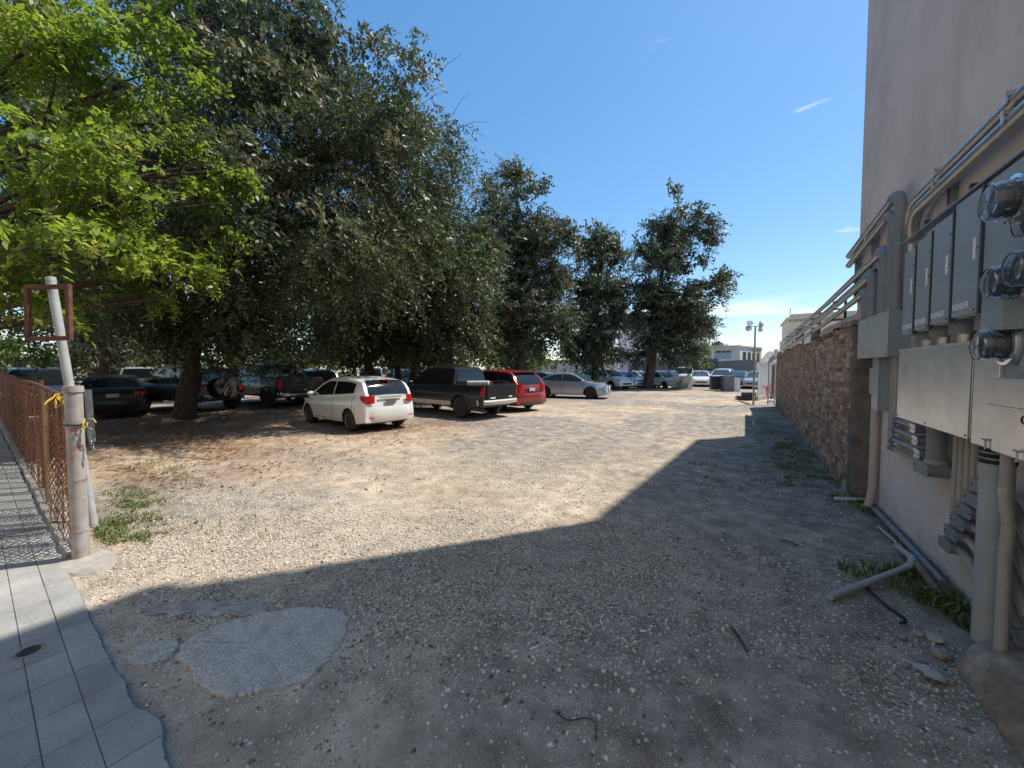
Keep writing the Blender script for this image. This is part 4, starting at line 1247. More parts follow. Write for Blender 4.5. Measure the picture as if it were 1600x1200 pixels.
tube_thing('twig', 'thin curved brown twig on the bare dirt at the bottom of the frame', 'twig', [(-0.77, 1.72, 0.012), (-0.70, 1.70, 0.02), (-0.63, 1.76, 0.016), (-0.58, 1.76, 0.013), (-0.55, 1.68, 0.012)], 0.0035, 'bark', 6)
tube_thing('twig', 'short dark twig lying on open dirt near the brick wall end', 'twig', [(0.36, 4.65, 0.014), (0.43, 4.64, 0.025), (0.50, 4.60, 0.014)], 0.007, 'bark', 6)
tube_thing('twig', 'split dark stick lying on the shaded dirt in the middle', 'twig', [(-0.03, 2.90, 0.014), (0.02, 2.80, 0.02), (0.06, 2.70, 0.014)], 0.008, 'bark', 6)
def scrap(name, label, cat, x, y, s, a, mat, seed):
    rr = random.Random(seed)
    poly = [(s * math.cos(t) * rr.uniform(0.6, 1.1), 0.45 * s * math.sin(t) * rr.uniform(0.5, 1.1)) for t in np.linspace(0, 2 * PI, 9)[:-1]]
    M = Matrix.Translation((x, y, 0.012)) @ Matrix.Rotation(a, 4, 'Z') @ Matrix.Rotation(0.12, 4, 'X')
    return tag(MB().prism(poly, 0.0, 0.004, M).build(name, mat), label, cat)
scrap('paper_scrap', 'white paper scrap on shaded dirt, right of centre', 'litter', -0.53, 2.56, 0.03, 0.4, 'white_paint', 1)
scrap('paper_scrap', 'thin white paper scrap on shaded dirt, below centre', 'litter', -1.08, 2.05, 0.032, 1.2, 'white_paint', 2)
bag = MB()
rr = random.Random(4)
bag.grid([[(0.96 + 0.075 * q * math.cos(a) * (1 + 0.3 * math.sin(3 * a)), 3.04 + 0.06 * q * math.sin(a), 0.012 + 0.035 * (1 - q) + rr.uniform(0, 0.02)) for a in np.linspace(0, 2 * PI, 15)] for q in (1.0, 0.7, 0.4, 0.05)])
tag(bag.build('plastic_bag', 'pvc_light', None, 30), 'crumpled clear plastic bag among pebbles near the plinth', 'bag')
def rock(label, x, y, s, seed, z=0.0, group=None, flat=0.65):
    r = np.random.default_rng(seed)
    bm = bmesh.new()
    bmesh.ops.create_icosphere(bm, subdivisions=2, radius=1.0)
    dirs = r.normal(size=(5, 3))
    dirs /= np.linalg.norm(dirs, axis=1)[:, None]
    cut = r.uniform(0.55, 0.85, 5)
    for v in bm.verts:
        p = np.array(v.co)
        for d, c in zip(dirs, cut):
            k = p @ d
            if k > c:
                p = p - d * (k - c)
        p = p * (1 + r.uniform(-0.05, 0.05))
        v.co = Vector((p[0] * s * 1.15, p[1] * s, p[2] * s * flat))
    me = bpy.data.meshes.new('rock')
    bm.to_mesh(me)
    bm.free()
    me.materials.append(MATS['rock'])
    o = link('rock', me)
    o.location = (x, y, z + s * flat * 0.45)
    o.rotation_euler = (0, 0, r.uniform(0, 6))
    return tag(o, label, 'rock', group)
for i in range(7):
    rr = random.Random(60 + i)
    rock('small loose stone in the rubble in front of the plinth', 1.02 + rr.uniform(-0.12, 0.28), 3.35 + rr.uniform(-0.25, 0.4), rr.uniform(0.018, 0.045), 200 + i, 0, 'rubble stones by the plinth')
# ------------------------------------------------------------------ fence, post and sign pole
FY = lambda x: 0.90 - 0.078 * (x + 5.2)
fen = thing('mesh_fence', 'rusty brown mesh fence with bunched plastic netting along the pavement', 'fence', (-5.3, 0.9, 0))
def net(x0, x1, cell, wid, z0f, z1f, fold, seed, mat, off=0.0, lowfree=0.0):
    """woven diamond netting: two families of slanted strands on a folded sheet"""
    r = np.random.default_rng(seed)
    nx = int((x0 - x1) / cell)
    V, F = [], []
    def P(u, w):
        x = x0 + (x1 - x0) * u
        z = z0f(x) + (z1f(x) - z0f(x)) * w
        f = fold * (np.sin(x * 9.0 + 2.0 * np.sin(x * 3.1) + w * 1.2) * 0.6 + np.sin(x * 23 + w * 2) * 0.25) * (0.35 + 0.65 * np.sin(PI * np.clip(w, 0, 1)))
        xx = x + fold * 0.8 * np.sin(x * 14 + w * 2.0)
        return np.stack([xx, FY(x) + off + f, z], -1)
    nz = int(1.5 / cell)
    for sgn in (1, -1):
        for i in range(-nz, nx + nz):
            k = np.arange(nz + 1)
            u = (i + sgn * k * 0.62) / nx
            ok = (u >= 0) & (u <= 1)
            if ok.sum() < 2:
                continue
            w = k[ok] / nz
            u = u[ok]
            c = P(u, w)
            t = np.gradient(c, axis=0)
            t /= np.linalg.norm(t, axis=1)[:, None] + 1e-9
            s = np.cross(t, np.array([0, 1.0, 0]))
            s /= np.linalg.norm(s, axis=1)[:, None] + 1e-9
            d = np.array([0, 0.004 * sgn, 0])
            b = len(V)
            for p, q in zip(c, s):
                V.append(p + q * wid / 2 + d)
                V.append(p - q * wid / 2 + d)
            n = len(c)
            F += [(b + 2 * j, b + 2 * j + 1, b + 2 * j + 3, b + 2 * j + 2) for j in range(n - 1)]
    return np.array(V), np.array(F)
zt_f = lambda x: 1.51 + 0.012 * np.sin(x * 1.3) - 0.008 * (x + 5.2)
zb_f = lambda x: 0.05 + 0.03 * np.sin(x * 5) + 0.0 * x
V, F = net(-5.28, -9.6, 0.056, 0.017, zb_f, zt_f, 0.05, 1, 'net_rust')
o = np_mesh('netting', V - np.array(fen.location), F, 'net_rust', None, fen)
V, F = net(-5.30, -7.4, 0.08, 0.015, lambda x: 0.35 + 0.0 * x, lambda x: 1.44 + 0.0 * x, 0.07, 2, 'net_rust', 0.06)
o = np_mesh('netting', V - np.array(fen.location), F, 'net_rust', None, fen)
V, F = net(-6.28, -6.50, 0.03, 0.014, lambda x: 0.10 + 0.0 * x, lambda x: 1.40 + 0.0 * x, 0.03, 3, 'net_yellow', -0.05)
o = np_mesh('netting', V - np.array(fen.location), F, 'net_yellow', None, fen)
tag(o, 'yellowed fold of plastic netting')
V, F = net(-9.5, -21.0, 0.10, 0.036, zb_f, zt_f, 0.05, 4, 'net_rust')
o = np_mesh('netting', V - np.array(fen.location), F, 'net_rust', None, fen)
MB().tube([(x, float(FY(x)), float(zt_f(x)) - 0.01) for x in np.linspace(-5.25, -21, 40)], 0.021, 10).build('top_rail', 'rust', fen, 40, world=True)
MB().tube([(x, float(FY(x)) + 0.02, 0.13 + 0.02 * math.sin(x * 3)) for x in np.linspace(-5.25, -21, 40)], 0.006, 6).build('bottom_wire', 'rust', fen, 40, world=True)
for x in (-8.4, -11.6, -14.8, -18.0):
    MB().tube([(x, float(FY(x)) + 0.05, -0.05), (x, float(FY(x)) + 0.05, 1.58)], 0.03, 12).build('post', 'rust', fen, 40, world=True)
# low rough kerb under the fence
kb = MB()
rr = random.Random(9)
P = [[], [], [], []]
for x in np.linspace(-5.2, -21, 120):
    y = float(FY(x))
    P[0].append((float(x), y - 0.075 + rr.uniform(-0.012, 0.012), -0.02))
    P[1].append((float(x), y - 0.06 + rr.uniform(-0.015, 0.015), 0.075 + rr.uniform(-0.015, 0.012)))
    P[2].append((float(x), y + 0.06 + rr.uniform(-0.015, 0.015), 0.075 + rr.uniform(-0.015, 0.012)))
    P[3].append((float(x), y + 0.09, -0.02))
kb.grid(P)
kb.add([P[0][0], P[1][0], P[2][0], P[3][0]], [(0, 1, 2, 3)])
tag(kb.build('kerb', 'concrete', None, 40), 'rough low concrete kerb under the mesh fence', None, None, 'structure')

po = thing('gate_post', 'thick weathered grey pipe post with red paint smears at the fence end', 'post', (-5.14, 0.92, 0))
MB().tube([(0, 0, -0.05), (0, 0, 0.5), (0.0, 0.0, 1.0), (0.0, 0, 1.56)], 0.058, 26).build('pipe', 'post_galvanized', po, 40)
for z, h, r in ((0.28, 0.012, 0.062), (0.745, 0.010, 0.061), (1.27, 0.022, 0.067), (1.235, 0.010, 0.070), (1.555, 0.02, 0.068)):
    MB().tube([(0, 0, z - h), (0, 0, z + h)], r, 26).build('collar', 'post_galvanized', po, 40)
MB().tube([(0, 0, 1.575), (0, 0, 1.59)], 0.064, 26).build('cap', 'post_galvanized', po, 40)
MB().tube([(0.072 * math.cos(a), 0.072 * math.sin(a), 1.245) for a in np.linspace(0, 2 * PI, 25)], 0.008, 8).build('clamp_wire', 'dark_metal', po, 40)
ft = MB()
ft.grid([[(0.09 * q * 2.6 * math.cos(a) * (1 + 0.25 * math.sin(2 * a + 1)) + 0.10 * (q - 0.3), 0.09 * q * 1.7 * math.sin(a), z) for a in np.linspace(0, 2 * PI, 21)] for q, z in ((1.35, -0.01), (1.25, 0.018), (0.7, 0.03), (0.12, 0.035))])
ft.build('footing', 'concrete', po, 40)
# chain
chn = thing('chain', 'short steel chain hanging from the gate post clamp', 'chain', (-5.05, 0.98, 1.22))
for i in range(9):
    c = Vector((0.012 * math.sin(i), 0.004 * i, -0.026 * i - 0.02))
    ax = Vector((1, 0, 0)) if i % 2 else Vector((0.3, 1, 0)).normalized()
    pts = [c + Vector((0, 0, 0.020 * math.sin(a))) + ax * (0.011 * math.cos(a)) for a in np.linspace(0, 2 * PI, 11)]
    MB().tube(pts, 0.0035, 6).build('link', 'conduit_metal', chn, 40)
def rope(label, base, seed, n=5, ln=0.16):
    rr = random.Random(seed)
    t = thing('rope', label, 'rope', base, 0, 'yellow rope ends')
    for k in range(n):
        p = Vector((rr.uniform(-0.02, 0.02), rr.uniform(-0.02, 0.02), rr.uniform(-0.02, 0.03)))
        pts = [p]
        d = Vector((rr.uniform(-0.8, 0.8), rr.uniform(-0.5, 0.5), rr.uniform(-1.0, 0.0))).normalized()
        for q in range(5):
            d = (d + Vector((rr.uniform(-0.6, 0.6), rr.uniform(-0.6, 0.6), rr.uniform(-0.7, 0.3)))).normalized()
            p = p + d * ln / 5
            pts.append(p)
        MB().tube(pts, 0.0042, 6).build('strand', 'rope_yellow', t, 40)
rope('frayed yellow rope knotted on the fence corner beside the post', (-5.30, 0.86, 1.50), 3, 12, 0.12)
rope('yellow rope end hanging at the chain', (-5.06, 0.975, 1.27), 5, 5, 0.09)
# leaning sign pole with empty frame
sp = thing('sign_pole', 'leaning grey sign pole holding an empty rusty square frame', 'sign', (-6.10, 1.20, 0))
pb, pt = Vector((0.0, 0.0, -0.05)), Vector((-0.47, -0.15, 2.72))
MB().tube([pb, pt], 0.040, 18).build('pole', 'pvc_light', sp, 40)
MB().tube([pt - (pt - pb).normalized() * 0.02, pt + (pt - pb).normalized() * 0.03], 0.043, 18).build('cap', 'conduit_painted', sp, 40)
fu = Vector((0.84, 0.50, 0.02)).normalized()
fv = (pt - pb).normalized()
fv = (fv - fu * fv.dot(fu)).normalized()
fnv = fu.cross(fv)
fc = pb + (pt - pb) * 0.865 + fnv * 0.075
for k, (cu, cv, hu, hv) in enumerate(((0, 0.28, 0.245, 0.022), (0, -0.28, 0.245, 0.022), (-0.223, 0, 0.022, 0.257), (0.223, 0, 0.022, 0.257))):
    M = Matrix.Translation(fc + fu * cu + fv * cv) @ Matrix((fu, fv, fnv)).transposed().to_4x4()
    MB().box(-hu, hu, -hv, hv, -0.02, 0.02, M).build('frame_bar', 'rust', sp, bevel=0.003)
tag(MB().box(-0.09, 0.09, -0.05, 0.05, -0.05, 1.24, Matrix.Translation((-13.2, 2.62, 0)) @ Matrix.Rotation(-0.12, 4, 'Y')).build('marker_post', 'white_paint', None, bevel=0.008), 'white painted leaning wooden post behind the gate post', 'post')

# ------------------------------------------------------------------ trees
def unit(v):
    return v / (np.linalg.norm(v, axis=-1, keepdims=True) + 1e-9)
def leaf_cloud(blob_list, n_spray, per, spray_len, leaf_len, leaf_w, r, droop=0.7, up=0.35, brown=0.0, shell=0.45, rise=0.0, zmin=1.9):
    vol = np.array([b[3] ** 1.6 * b[4] ** 0.9 for b in blob_list])
    # sprays gather into boughs, so that lit and dark clumps and gaps show
    n_cl = max(6, n_spray // 17)
    cl_w = r.choice(len(blob_list), n_cl, p=vol / vol.sum())
    cl_d = unit(r.normal(size=(n_cl, 3)))
    cl_q = r.random(n_cl) ** shell
    cl_t = r.beta(2.0, 2.0, n_cl)
    cl = r.integers(0, n_cl, n_spray)
    which = cl_w[cl]
    B = np.array([b[:5] for b in blob_list])[which]
    d = cl_d[cl]
    ph = r.uniform(0, 6.28, (len(blob_list), 6))[which]
    lump = 1 + 0.22 * np.sin(d[:, 0] * 4 + ph[:, 0]) * np.sin(d[:, 1] * 5 + ph[:, 1]) + 0.2 * np.sin(d[:, 2] * 6 + ph[:, 2] + d[:, 0] * 3)
    q = cl_q[cl] * lump
    rad = np.stack([B[:, 3], B[:, 3], B[:, 4]], -1)
    c = B[:, :3] + d * rad * q[:, None] + r.normal(size=(n_spray, 3)) * np.minimum(rad, 1.9) * np.array([0.17, 0.17, 0.11])
    c[:, 2] = np.maximum(c[:, 2], zmin)
    ax = unit(d * np.array([1, 1, 0.5]) * 0.9 + r.normal(size=(n_spray, 3)) * 0.6 + np.array([0, 0, rise - droop * 0.6]))
    t = np.linspace(0.02, 1.0, per)[None, :] + r.uniform(-0.04, 0.04, (n_spray, per))
    L = spray_len * r.uniform(0.6, 1.3, n_spray)
    P = c[:, None, :] + ax[:, None, :] * (t * L[:, None])[..., None]
    P[..., 2] -= droop * (t ** 2) * L[:, None] * 0.7
    side = unit(np.cross(ax, r.normal(size=(n_spray, 3))))
    sg = np.where(np.arange(per) % 2 == 0, 1.0, -1.0)[None, :, None]
    ld = unit(side[:, None, :] * sg * 0.9 + ax[:, None, :] * 0.55 + r.normal(size=(n_spray, per, 3)) * 0.35 + np.array([0, 0, -0.35 * droop]))
    nr = unit(r.normal(size=(n_spray, per, 3)) * 0.8 + np.array([0, 0, up]))
    wd = unit(np.cross(ld, nr))
    n = n_spray * per
    P = P.reshape(n, 3)
    ld = ld.reshape(n, 3)
    wd = wd.reshape(n, 3)
    nn = np.cross(wd, ld)
    s = leaf_len * (r.uniform(0.6, 1.25, (n_spray, per)) * r.uniform(0.72, 1.35, n_cl)[cl][:, None]).reshape(n, 1)
    w = s * leaf_w
    V = np.stack([P, P + ld * s * 0.45 + wd * w * 0.5 + nn * w * 0.12, P + ld * s - nn * s * 0.08, P + ld * s * 0.45 - wd * w * 0.5 + nn * w * 0.12], 1).reshape(-1, 3)
    F = np.arange(n * 4).reshape(-1, 4)
    rv = np.clip(cl_t[cl][:, None] * 0.45 + r.random(n_spray)[:, None] * 0.3 + r.random((n_spray, per)) * 0.25, 0, 0.9)
    br = r.random(n_spray) < brown
    rv[br] = r.uniform(0.9, 1.0, (br.sum(), per))
    return V, F, np.repeat(rv.reshape(n), 4), c
def tree(name, label, base, lean_top, trunk_r, blob_list, n_spray, per, spray_len, leaf_len, leaf_w, mat, seed, group=None, cat='tree', droop=0.7, up=0.35, brown=0.05, limbs=True, twigs=0, shell=0.45, rise=0.0, zmin=1.9):
    r = np.random.default_rng(seed)
    rr = random.Random(seed)
    t = thing(name, label, cat, base, 0, group)
    b = Vector(base)
    top = Vector(lean_top)
    wood = MB()
    k = 9
    tr = []
    for i in range(k):
        f = i / (k - 1)
        p = b.lerp(top, f) + Vector((rr.uniform(-1, 1), rr.uniform(-1, 1), 0)) * trunk_r * 0.5 * (1 if 0 < i < k - 1 else 0)
        tr.append(p)
    rad = [trunk_r * (1.55 if i == 0 else 1.12 if i == 1 else 1.0 - 0.72 * (i / (k - 1))) for i in range(k)]
    tr[0] = tr[0] - Vector((0, 0, 0.1))
    wood.tube(tr, rad, 12)
    V, F, rv, ctr = leaf_cloud(blob_list, n_spray, per, spray_len, leaf_len, leaf_w, r, droop, up, brown, shell, rise, zmin)
    if limbs:
        for bl in blob_list:
            c = Vector(bl[:3])
            f = min(0.97, max(0.22, (c.z - b.z - 1.2) / max(1.0, (top.z - b.z)) * 0.8))
            s = b.lerp(top, f)
            m = s.lerp(c, 0.5) + Vector((rr.uniform(-0.3, 0.3), rr.uniform(-0.3, 0.3), 0.10 * (c - s).length))
            r0 = trunk_r * 0.42 * (1.05 - 0.5 * f)
            pts = [((1 - q) ** 2) * s + 2 * q * (1 - q) * m + q * q * c for q in [i / 7 for i in range(8)]]
            wood.tube(pts, [r0 * (1 - 0.8 * q) for q in np.linspace(0, 1, 8)], 7)
            for _ in range(7):
                q = rr.uniform(0.35, 1.0)
                s2 = pts[int(q * 7)]
                dd = Vector((rr.gauss(0, 1), rr.gauss(0, 1), rr.gauss(0.1, 0.6))).normalized()
                e = c + Vector((dd.x * bl[3], dd.y * bl[3], dd.z * bl[4])) * rr.uniform(0.6, 1.0)
                e.z = max(e.z, zmin + 0.1)
                mm = s2.lerp(e, 0.5) + Vector((rr.uniform(-0.2, 0.2), rr.uniform(-0.2, 0.2), 0.15))
                wood.tube([((1 - z) ** 2) * s2 + 2 * z * (1 - z) * mm + z * z * e for z in (0.0, 0.25, 0.5, 0.75, 1.0)], [r0 * 0.32, r0 * 0.26, r0 * 0.2, r0 * 0.13, 0.008], 5)
    for _ in range(twigs):
        bl = rr.choice(blob_list)
        dd = Vector((rr.gauss(0, 1), rr.gauss(0, 1), abs(rr.gauss(0.5, 0.6)))).normalized()
        s = Vector(bl[:3]) + Vector((dd.x * bl[3], dd.y * bl[3], dd.z * bl[4])) * 0.8
        ln = rr.uniform(0.5, 1.3)
        e = s + dd * ln + Vector((0, 0, -0.1 * ln))
        wood.tube([s, s.lerp(e, 0.5) + Vector((0, 0, 0.1 * ln)), e], [0.012, 0.008, 0.004], 4)
    wood.build('trunk', 'bark', t, 60, world=True)
    np_mesh('crown', V - np.array(base), F, mat, rv, t)
    return t
T0 = [(-22.2, 5.9, 13.1, 4.0, 4.0), (-26.4, 4.4, 9.5, 4.25, 5.4), (-27.0, 4.3, 15.8, 4.25, 3.4), (-25.4, 3.9, 4.2, 3.2, 1.4), (-29.8, 2.4, 11.0, 3.4, 5.67), (-24.3, 5.3, 3.8, 2.27, 1.1), (-20.8, 4.8, 9.8, 2.6, 2.4)]
T1 = [(-13.8, 7.4, 12.9, 2.6, 1.95), (-14.4, 5.8, 10.2, 2.6, 2.2), (-13.2, 8.8, 12.2, 2.0, 1.7), (-11.5, 9.9, 10.4, 2.2, 1.7), (-10.6, 10.9, 10.0, 1.93, 1.69), (-13.4, 7.5, 8.8, 3.25, 2.38), (-14.9, 5.3, 7.2, 2.6, 2.2), (-12.1, 9.3, 7.7, 2.8, 2.1), (-13.8, 7.0, 5.5, 3.03, 1.95), (-16.3, 4.9, 4.8, 2.5, 1.88), (-11.5, 10.8, 8.0, 1.8, 1.4), (-10.2, 11.5, 10.7, 1.2, 0.9), (-16.8, 4.0, 3.5, 2.2, 1.0), (-15.9, 6.3, 3.5, 2.48, 1.0), (-13.3, 8.5, 4.7, 2.57, 1.5), (-13.9, 7.4, 15.2, 1.8, 1.5), (-15.7, 6.3, 13.8, 2.38, 1.95), (-9.9, 6.2, 5.2, 1.6, 1.2), (-10.3, 6.4, 7.2, 1.8, 1.5), (-9.4, 7.6, 8.0, 1.6, 1.5), (-11.5, 5.0, 5.2, 1.7, 1.2), (-9.0, 8.6, 9.5, 1.5, 1.4), (-8.9, 7.2, 4.8, 1.3, 0.9), (-9.7, 8.0, 5.6, 1.6, 1.2), (-12.3, 5.2, 7.5, 1.8, 1.4), (-15.0, 5.0, 3.4, 1.8, 0.9), (-14.6, 6.9, 3.2, 1.8, 0.8)]
T2a = [(-17.3, 13.2, 6.6, 3.0, 3.0), (-17.8, 12.8, 3.8, 2.5, 1.3), (-20.0, 12.8, 7.9, 2.8, 2.8)]
T2b = [(-15.6, 14.3, 7.6, 2.83, 3.17), (-16.1, 13.8, 4.3, 2.83, 1.8), (-15.6, 15.4, 9.2, 2.4, 2.2)]
T2c = [(-13.7, 15.3, 6.4, 2.4, 3.0), (-12.9, 15.1, 3.9, 1.95, 1.7), (-13.3, 16.8, 7.9, 1.7, 2.2), (-14.6, 14.6, 3.8, 1.67, 1.4)]
T3 = [(x, y, z, a * 0.88, b * 0.92) for (x, y, z, a, b) in [(-13.6, 22.7, 12.1, 2.17, 2.51), (-14.3, 22.1, 9.3, 2.51, 3.47), (-12.1, 23.4, 8.5, 2.08, 3.81), (-13.5, 22.4, 5.0, 2.95, 2.6), (-11.3, 24.0, 10.0, 1.13, 2.08), (-11.4, 23.1, 4.5, 1.62, 2.3), (-14.6, 21.7, 3.6, 1.73, 1.5), (-13.4, 22.9, 14.4, 1.13, 1.3), (-10.8, 24.1, 6.3, 0.95, 2.51)]]
T4 = [(x, y, z, a * 0.88, b * 0.92) for (x, y, z, a, b) in [(-10.2, 30.5, 10.8, 1.71, 2.07), (-10.8, 30.0, 7.7, 2.22, 2.58), (-9.3, 31.0, 8.7, 1.71, 2.58), (-10.3, 30.1, 4.1, 2.48, 2.4), (-8.6, 31.5, 11.2, 0.83, 1.45), (-9.9, 30.8, 12.8, 0.83, 0.93), (-9.0, 31.0, 5.1, 1.45, 2.07), (-11.2, 29.0, 3.0, 1.27, 1.3)]]
T5 = [(x, y, z, a * 0.88, b * 0.92) for (x, y, z, a, b) in [(-5.7, 35.7, 14.7, 1.76, 2.2), (-6.4, 35.2, 10.8, 2.37, 2.75), (-4.5, 36.3, 11.9, 2.09, 2.75), (-3.4, 37.1, 14.1, 0.94, 1.21), (-7.0, 34.6, 7.0, 2.37, 2.75), (-4.6, 36.0, 7.0, 2.64, 2.75), (-2.5, 37.3, 8.6, 1.76, 1.21), (-1.4, 38.1, 9.4, 0.94, 0.71), (-6.2, 34.9, 3.9, 2.86, 1.6), (-4.2, 36.2, 4.4, 1.5, 1.9), (-7.6, 34.0, 3.0, 2.09, 1.1), (-3.3, 37.0, 6.8, 1.2, 1.2), (-7.9, 34.2, 10.3, 0.99, 1.54), (-4.6, 36.0, 2.9, 1.4, 0.8)]]
TBL = [(-11.1, 1.8, 7.8, 1.63, 1.05), (-11.1, 3.0, 7.7, 1.47, 1.2), (-10.8, 3.7, 7.2, 1.2, 1.2), (-10.6, 2.0, 5.4, 1.75, 0.88), (-10.0, 2.9, 5.1, 1.56, 0.81), (-10.1, 4.1, 6.1, 0.78, 0.64), (-10.3, 1.5, 4.0, 1.3, 0.7), (-10.3, 2.6, 4.1, 1.19, 0.56), (-9.9, 3.5, 3.8, 0.6, 0.47), (-10.2, 4.1, 9.5, 0.78, 0.5), (-10.4, 1.4, 3.0, 0.92, 0.43), (-10.3, 3.2, 3.2, 0.51, 0.27), (-13.4, 0.9, 6.4, 1.5, 2.5)]
GRP = 'dark feathery trees along the lot'
tree('shade_tree', 'dark leafy tree behind the black sedan at the fence side', (-25.0, 5.6, 0), (-24.5, 5.0, 12.0), 0.2, T0, 3600, 20, 0.9, 0.22, 0.42, 'leaf_dark', 10, GRP, brown=0.03)
tree('shade_tree', 'largest dark tree with thick leaning trunk ringed by rocks', (-16.6, 5.5, 0), (-15.2, 6.6, 12.0), 0.23, T1, 8600, 22, 0.98, 0.150, 0.42, 'leaf_dark', 11, GRP, brown=0.07, twigs=130)
tree('shade_tree', 'dark tree whose trunk stands directly above the white hatchback roof', (-18.29, 15.03, 0), (-18.2, 13.6, 8.0), 0.30, T2a, 2200, 22, 1.1, 0.195, 0.42, 'leaf_dark', 12, GRP, brown=0.08, twigs=10)
tree('shade_tree', 'drooping tree with the slim middle trunk of three behind the cars', (-18.01, 16.36, 0), (-16.0, 15.0, 9.5), 0.19, T2b, 2300, 22, 1.15, 0.195, 0.40, 'leaf_dark', 13, GRP, brown=0.10, twigs=20)
tree('shade_tree', 'drooping dark green tree with trunk just left of the black pickup cab', (-18.25, 17.49, 0), (-14.0, 16.2, 9.0), 0.22, T2c, 2000, 22, 1.15, 0.195, 0.40, 'leaf_dark', 14, GRP, brown=0.12, twigs=20)
tree('shade_tree', 'tall dark tree standing behind the red hatch and the silver sedan', (-13.1, 22.7, 0), (-13.3, 22.8, 13.5), 0.30, T3, 3200, 20, 1.3, 0.23, 0.42, 'leaf_far', 15, GRP, brown=0.14, twigs=70, rise=0.65, droop=0.45)
tree('shade_tree', 'small dark tree right behind the nose of the silver sedan', (-10.2, 29.9, 0), (-10.0, 30.6, 11.5), 0.26, T4, 1850, 20, 1.3, 0.25, 0.42, 'leaf_far', 16, GRP, brown=0.10, twigs=45, rise=0.65, droop=0.45)
tree('shade_tree', 'farthest tall tree with a plain straight trunk and side branch over the roofs', (-7.0, 34.0, 0), (-5.8, 35.5, 14.0), 0.33, T5, 2900, 20, 1.3, 0.26, 0.42, 'leaf_far', 17, GRP, brown=0.06, twigs=80, rise=0.65, droop=0.45)
tree('bright_tree', 'bright yellow-green tree overhanging the fence from the street side', (-14.0, -0.2, 0), (-12.6, 0.9, 8.2), 0.28, TBL, 1500, 14, 0.5, 0.125, 0.5, 'leaf_bright', 18, None, droop=0.35, up=1.3, brown=0.02, twigs=12, shell=0.7)

SH = [(-41.6, 10.1, 2.0, 3.0, 2.0, 'pale bush far behind the silver pickup tailgate'), (-26.0, 7.7, 1.2, 0.9, 0.95, 'round green bush between the black sedan and the large tree'), (-36.1, 19.2, 2.2, 4.6, 2.2, 'sunlit bush behind the black crew cab truck'),
      (-33.0, 22.3, 2.3, 3.6, 2.3, 'sunlit bush above the hood of the white hatchback'), (-29.4, 26.8, 2.4, 3.2, 2.3, 'sunlit bush behind the three slim trunks'), (-52.5, 8.2, 2.6, 5.6, 3.0, 'wide hedge at the far left end of the lot'),
      (-41.5, 15.9, 2.2, 3.5, 2.2, 'sunlit bush behind the boxy black off-roader'), (-25.0, 29.4, 2.2, 2.5, 2.2, 'bush in shade behind the black pickup cab'), (-4.1, 44.3, 3.3, 1.8, 1.6, 'green bush against the dark grey wall behind the farthest tree'), (-45.3, 5.5, 2.0, 3.4, 2.0, 'bush behind the dark car with bright grille slots'),
      (-20.5, 34.5, 2.4, 3.4, 2.4, 'dark bush behind the red hatch')]
for i, (x, y, z, a, b_, lab) in enumerate(SH):
    tree('bush', lab, (x, y, 0), (x, y, z), 0.07, [(x, y, z, a, b_), (x - a * 0.4, y + 0.3, z * 0.8, a * 0.6, b_ * 0.7), (x + a * 0.4, y - 0.2, z * 1.1, a * 0.6, b_ * 0.7)], 420 if a > 2 else 170, 16, 0.6 if a > 1.5 else 0.3, 0.24 if a > 1.5 else 0.09, 0.5, 'leaf_shrub', 40 + i, 'bushes at the back', 'bush', 0.4, 0.8, 0.03, zmin=0.2)
BT = [(-47, 13, 'far'), (-41, 20.5, 'middle'), (-35, 26, 'broad'), (-29, 31.5, 'leaning'), (-22, 35.5, 'slim'), (-56, 15, 'tall'), (-38, 8.5, 'low')]
for i, (x, y, w) in enumerate(BT):
    rr = random.Random(900 + i)
    bl = [(x + rr.uniform(-2, 2), y + rr.uniform(-2, 2), rr.uniform(3.2, 9.5), rr.uniform(2.2, 3.4), rr.uniform(1.8, 2.8)) for _ in range(7)] + [(x, y, 3.6, 3.4, 1.8), (x + 1, y - 1.5, 3.4, 2.8, 1.6)]
    tree('back_tree', w + ' shaded tree crown ' + ('beyond the hedge behind the dark car', 'behind the boxy off-roader', 'behind the black ladder-rack truck', 'behind the white hatchback roof', 'behind the black pickup cab', 'at the far left above the hedge', 'right behind the silver pickup tailgate')[i], (x, y, 0), (x, y, 8.5), 0.22, bl, 900, 18, 1.1, 0.34, 0.45, 'leaf_dark', 80 + i, 'shaded trees at the back', zmin=1.6)
tree('far_tree', 'small far tree poking above the flat roofed white building', (-4.2, 67.8, 0), (-4.2, 67.8, 6.0), 0.15, [(-4.2, 67.8, 6.0, 1.7, 1.9), (-3.6, 67.8, 5.0, 1.4, 1.4)], 160, 14, 0.7, 0.35, 0.5, 'leaf_far', 61, None)
for i in range(17):
    rr = random.Random(300 + i)
    a = rr.uniform(-0.6, 2.2)
    d = rr.uniform(0.55, 1.5)
    rock('loose grey rock in the ring around the largest tree trunk', -16.3 + d * math.cos(a - 0.6), 5.5 + d * math.sin(a - 0.6), rr.uniform(0.07, 0.2), 400 + i, 0, 'rocks round the tree')
# ------------------------------------------------------------------ vehicles (local frame: +x front, +y left, origin on the ground)
def smooth_line(pts, x0, x1, win=0.05):
    xs = np.linspace(x0, x1, 400)
    a = np.array(pts)
    z = np.interp(xs, a[:, 0], a[:, 1])
    k = max(1, int(win / (x1 - x0) * 400))
    zp = np.pad(z, k, mode='edge')
    zs = np.convolve(zp, np.ones(2 * k + 1) / (2 * k + 1), 'valid')
    zs[0], zs[-1] = z[0], z[-1]
    return lambda x: float(np.interp(x, xs, zs))

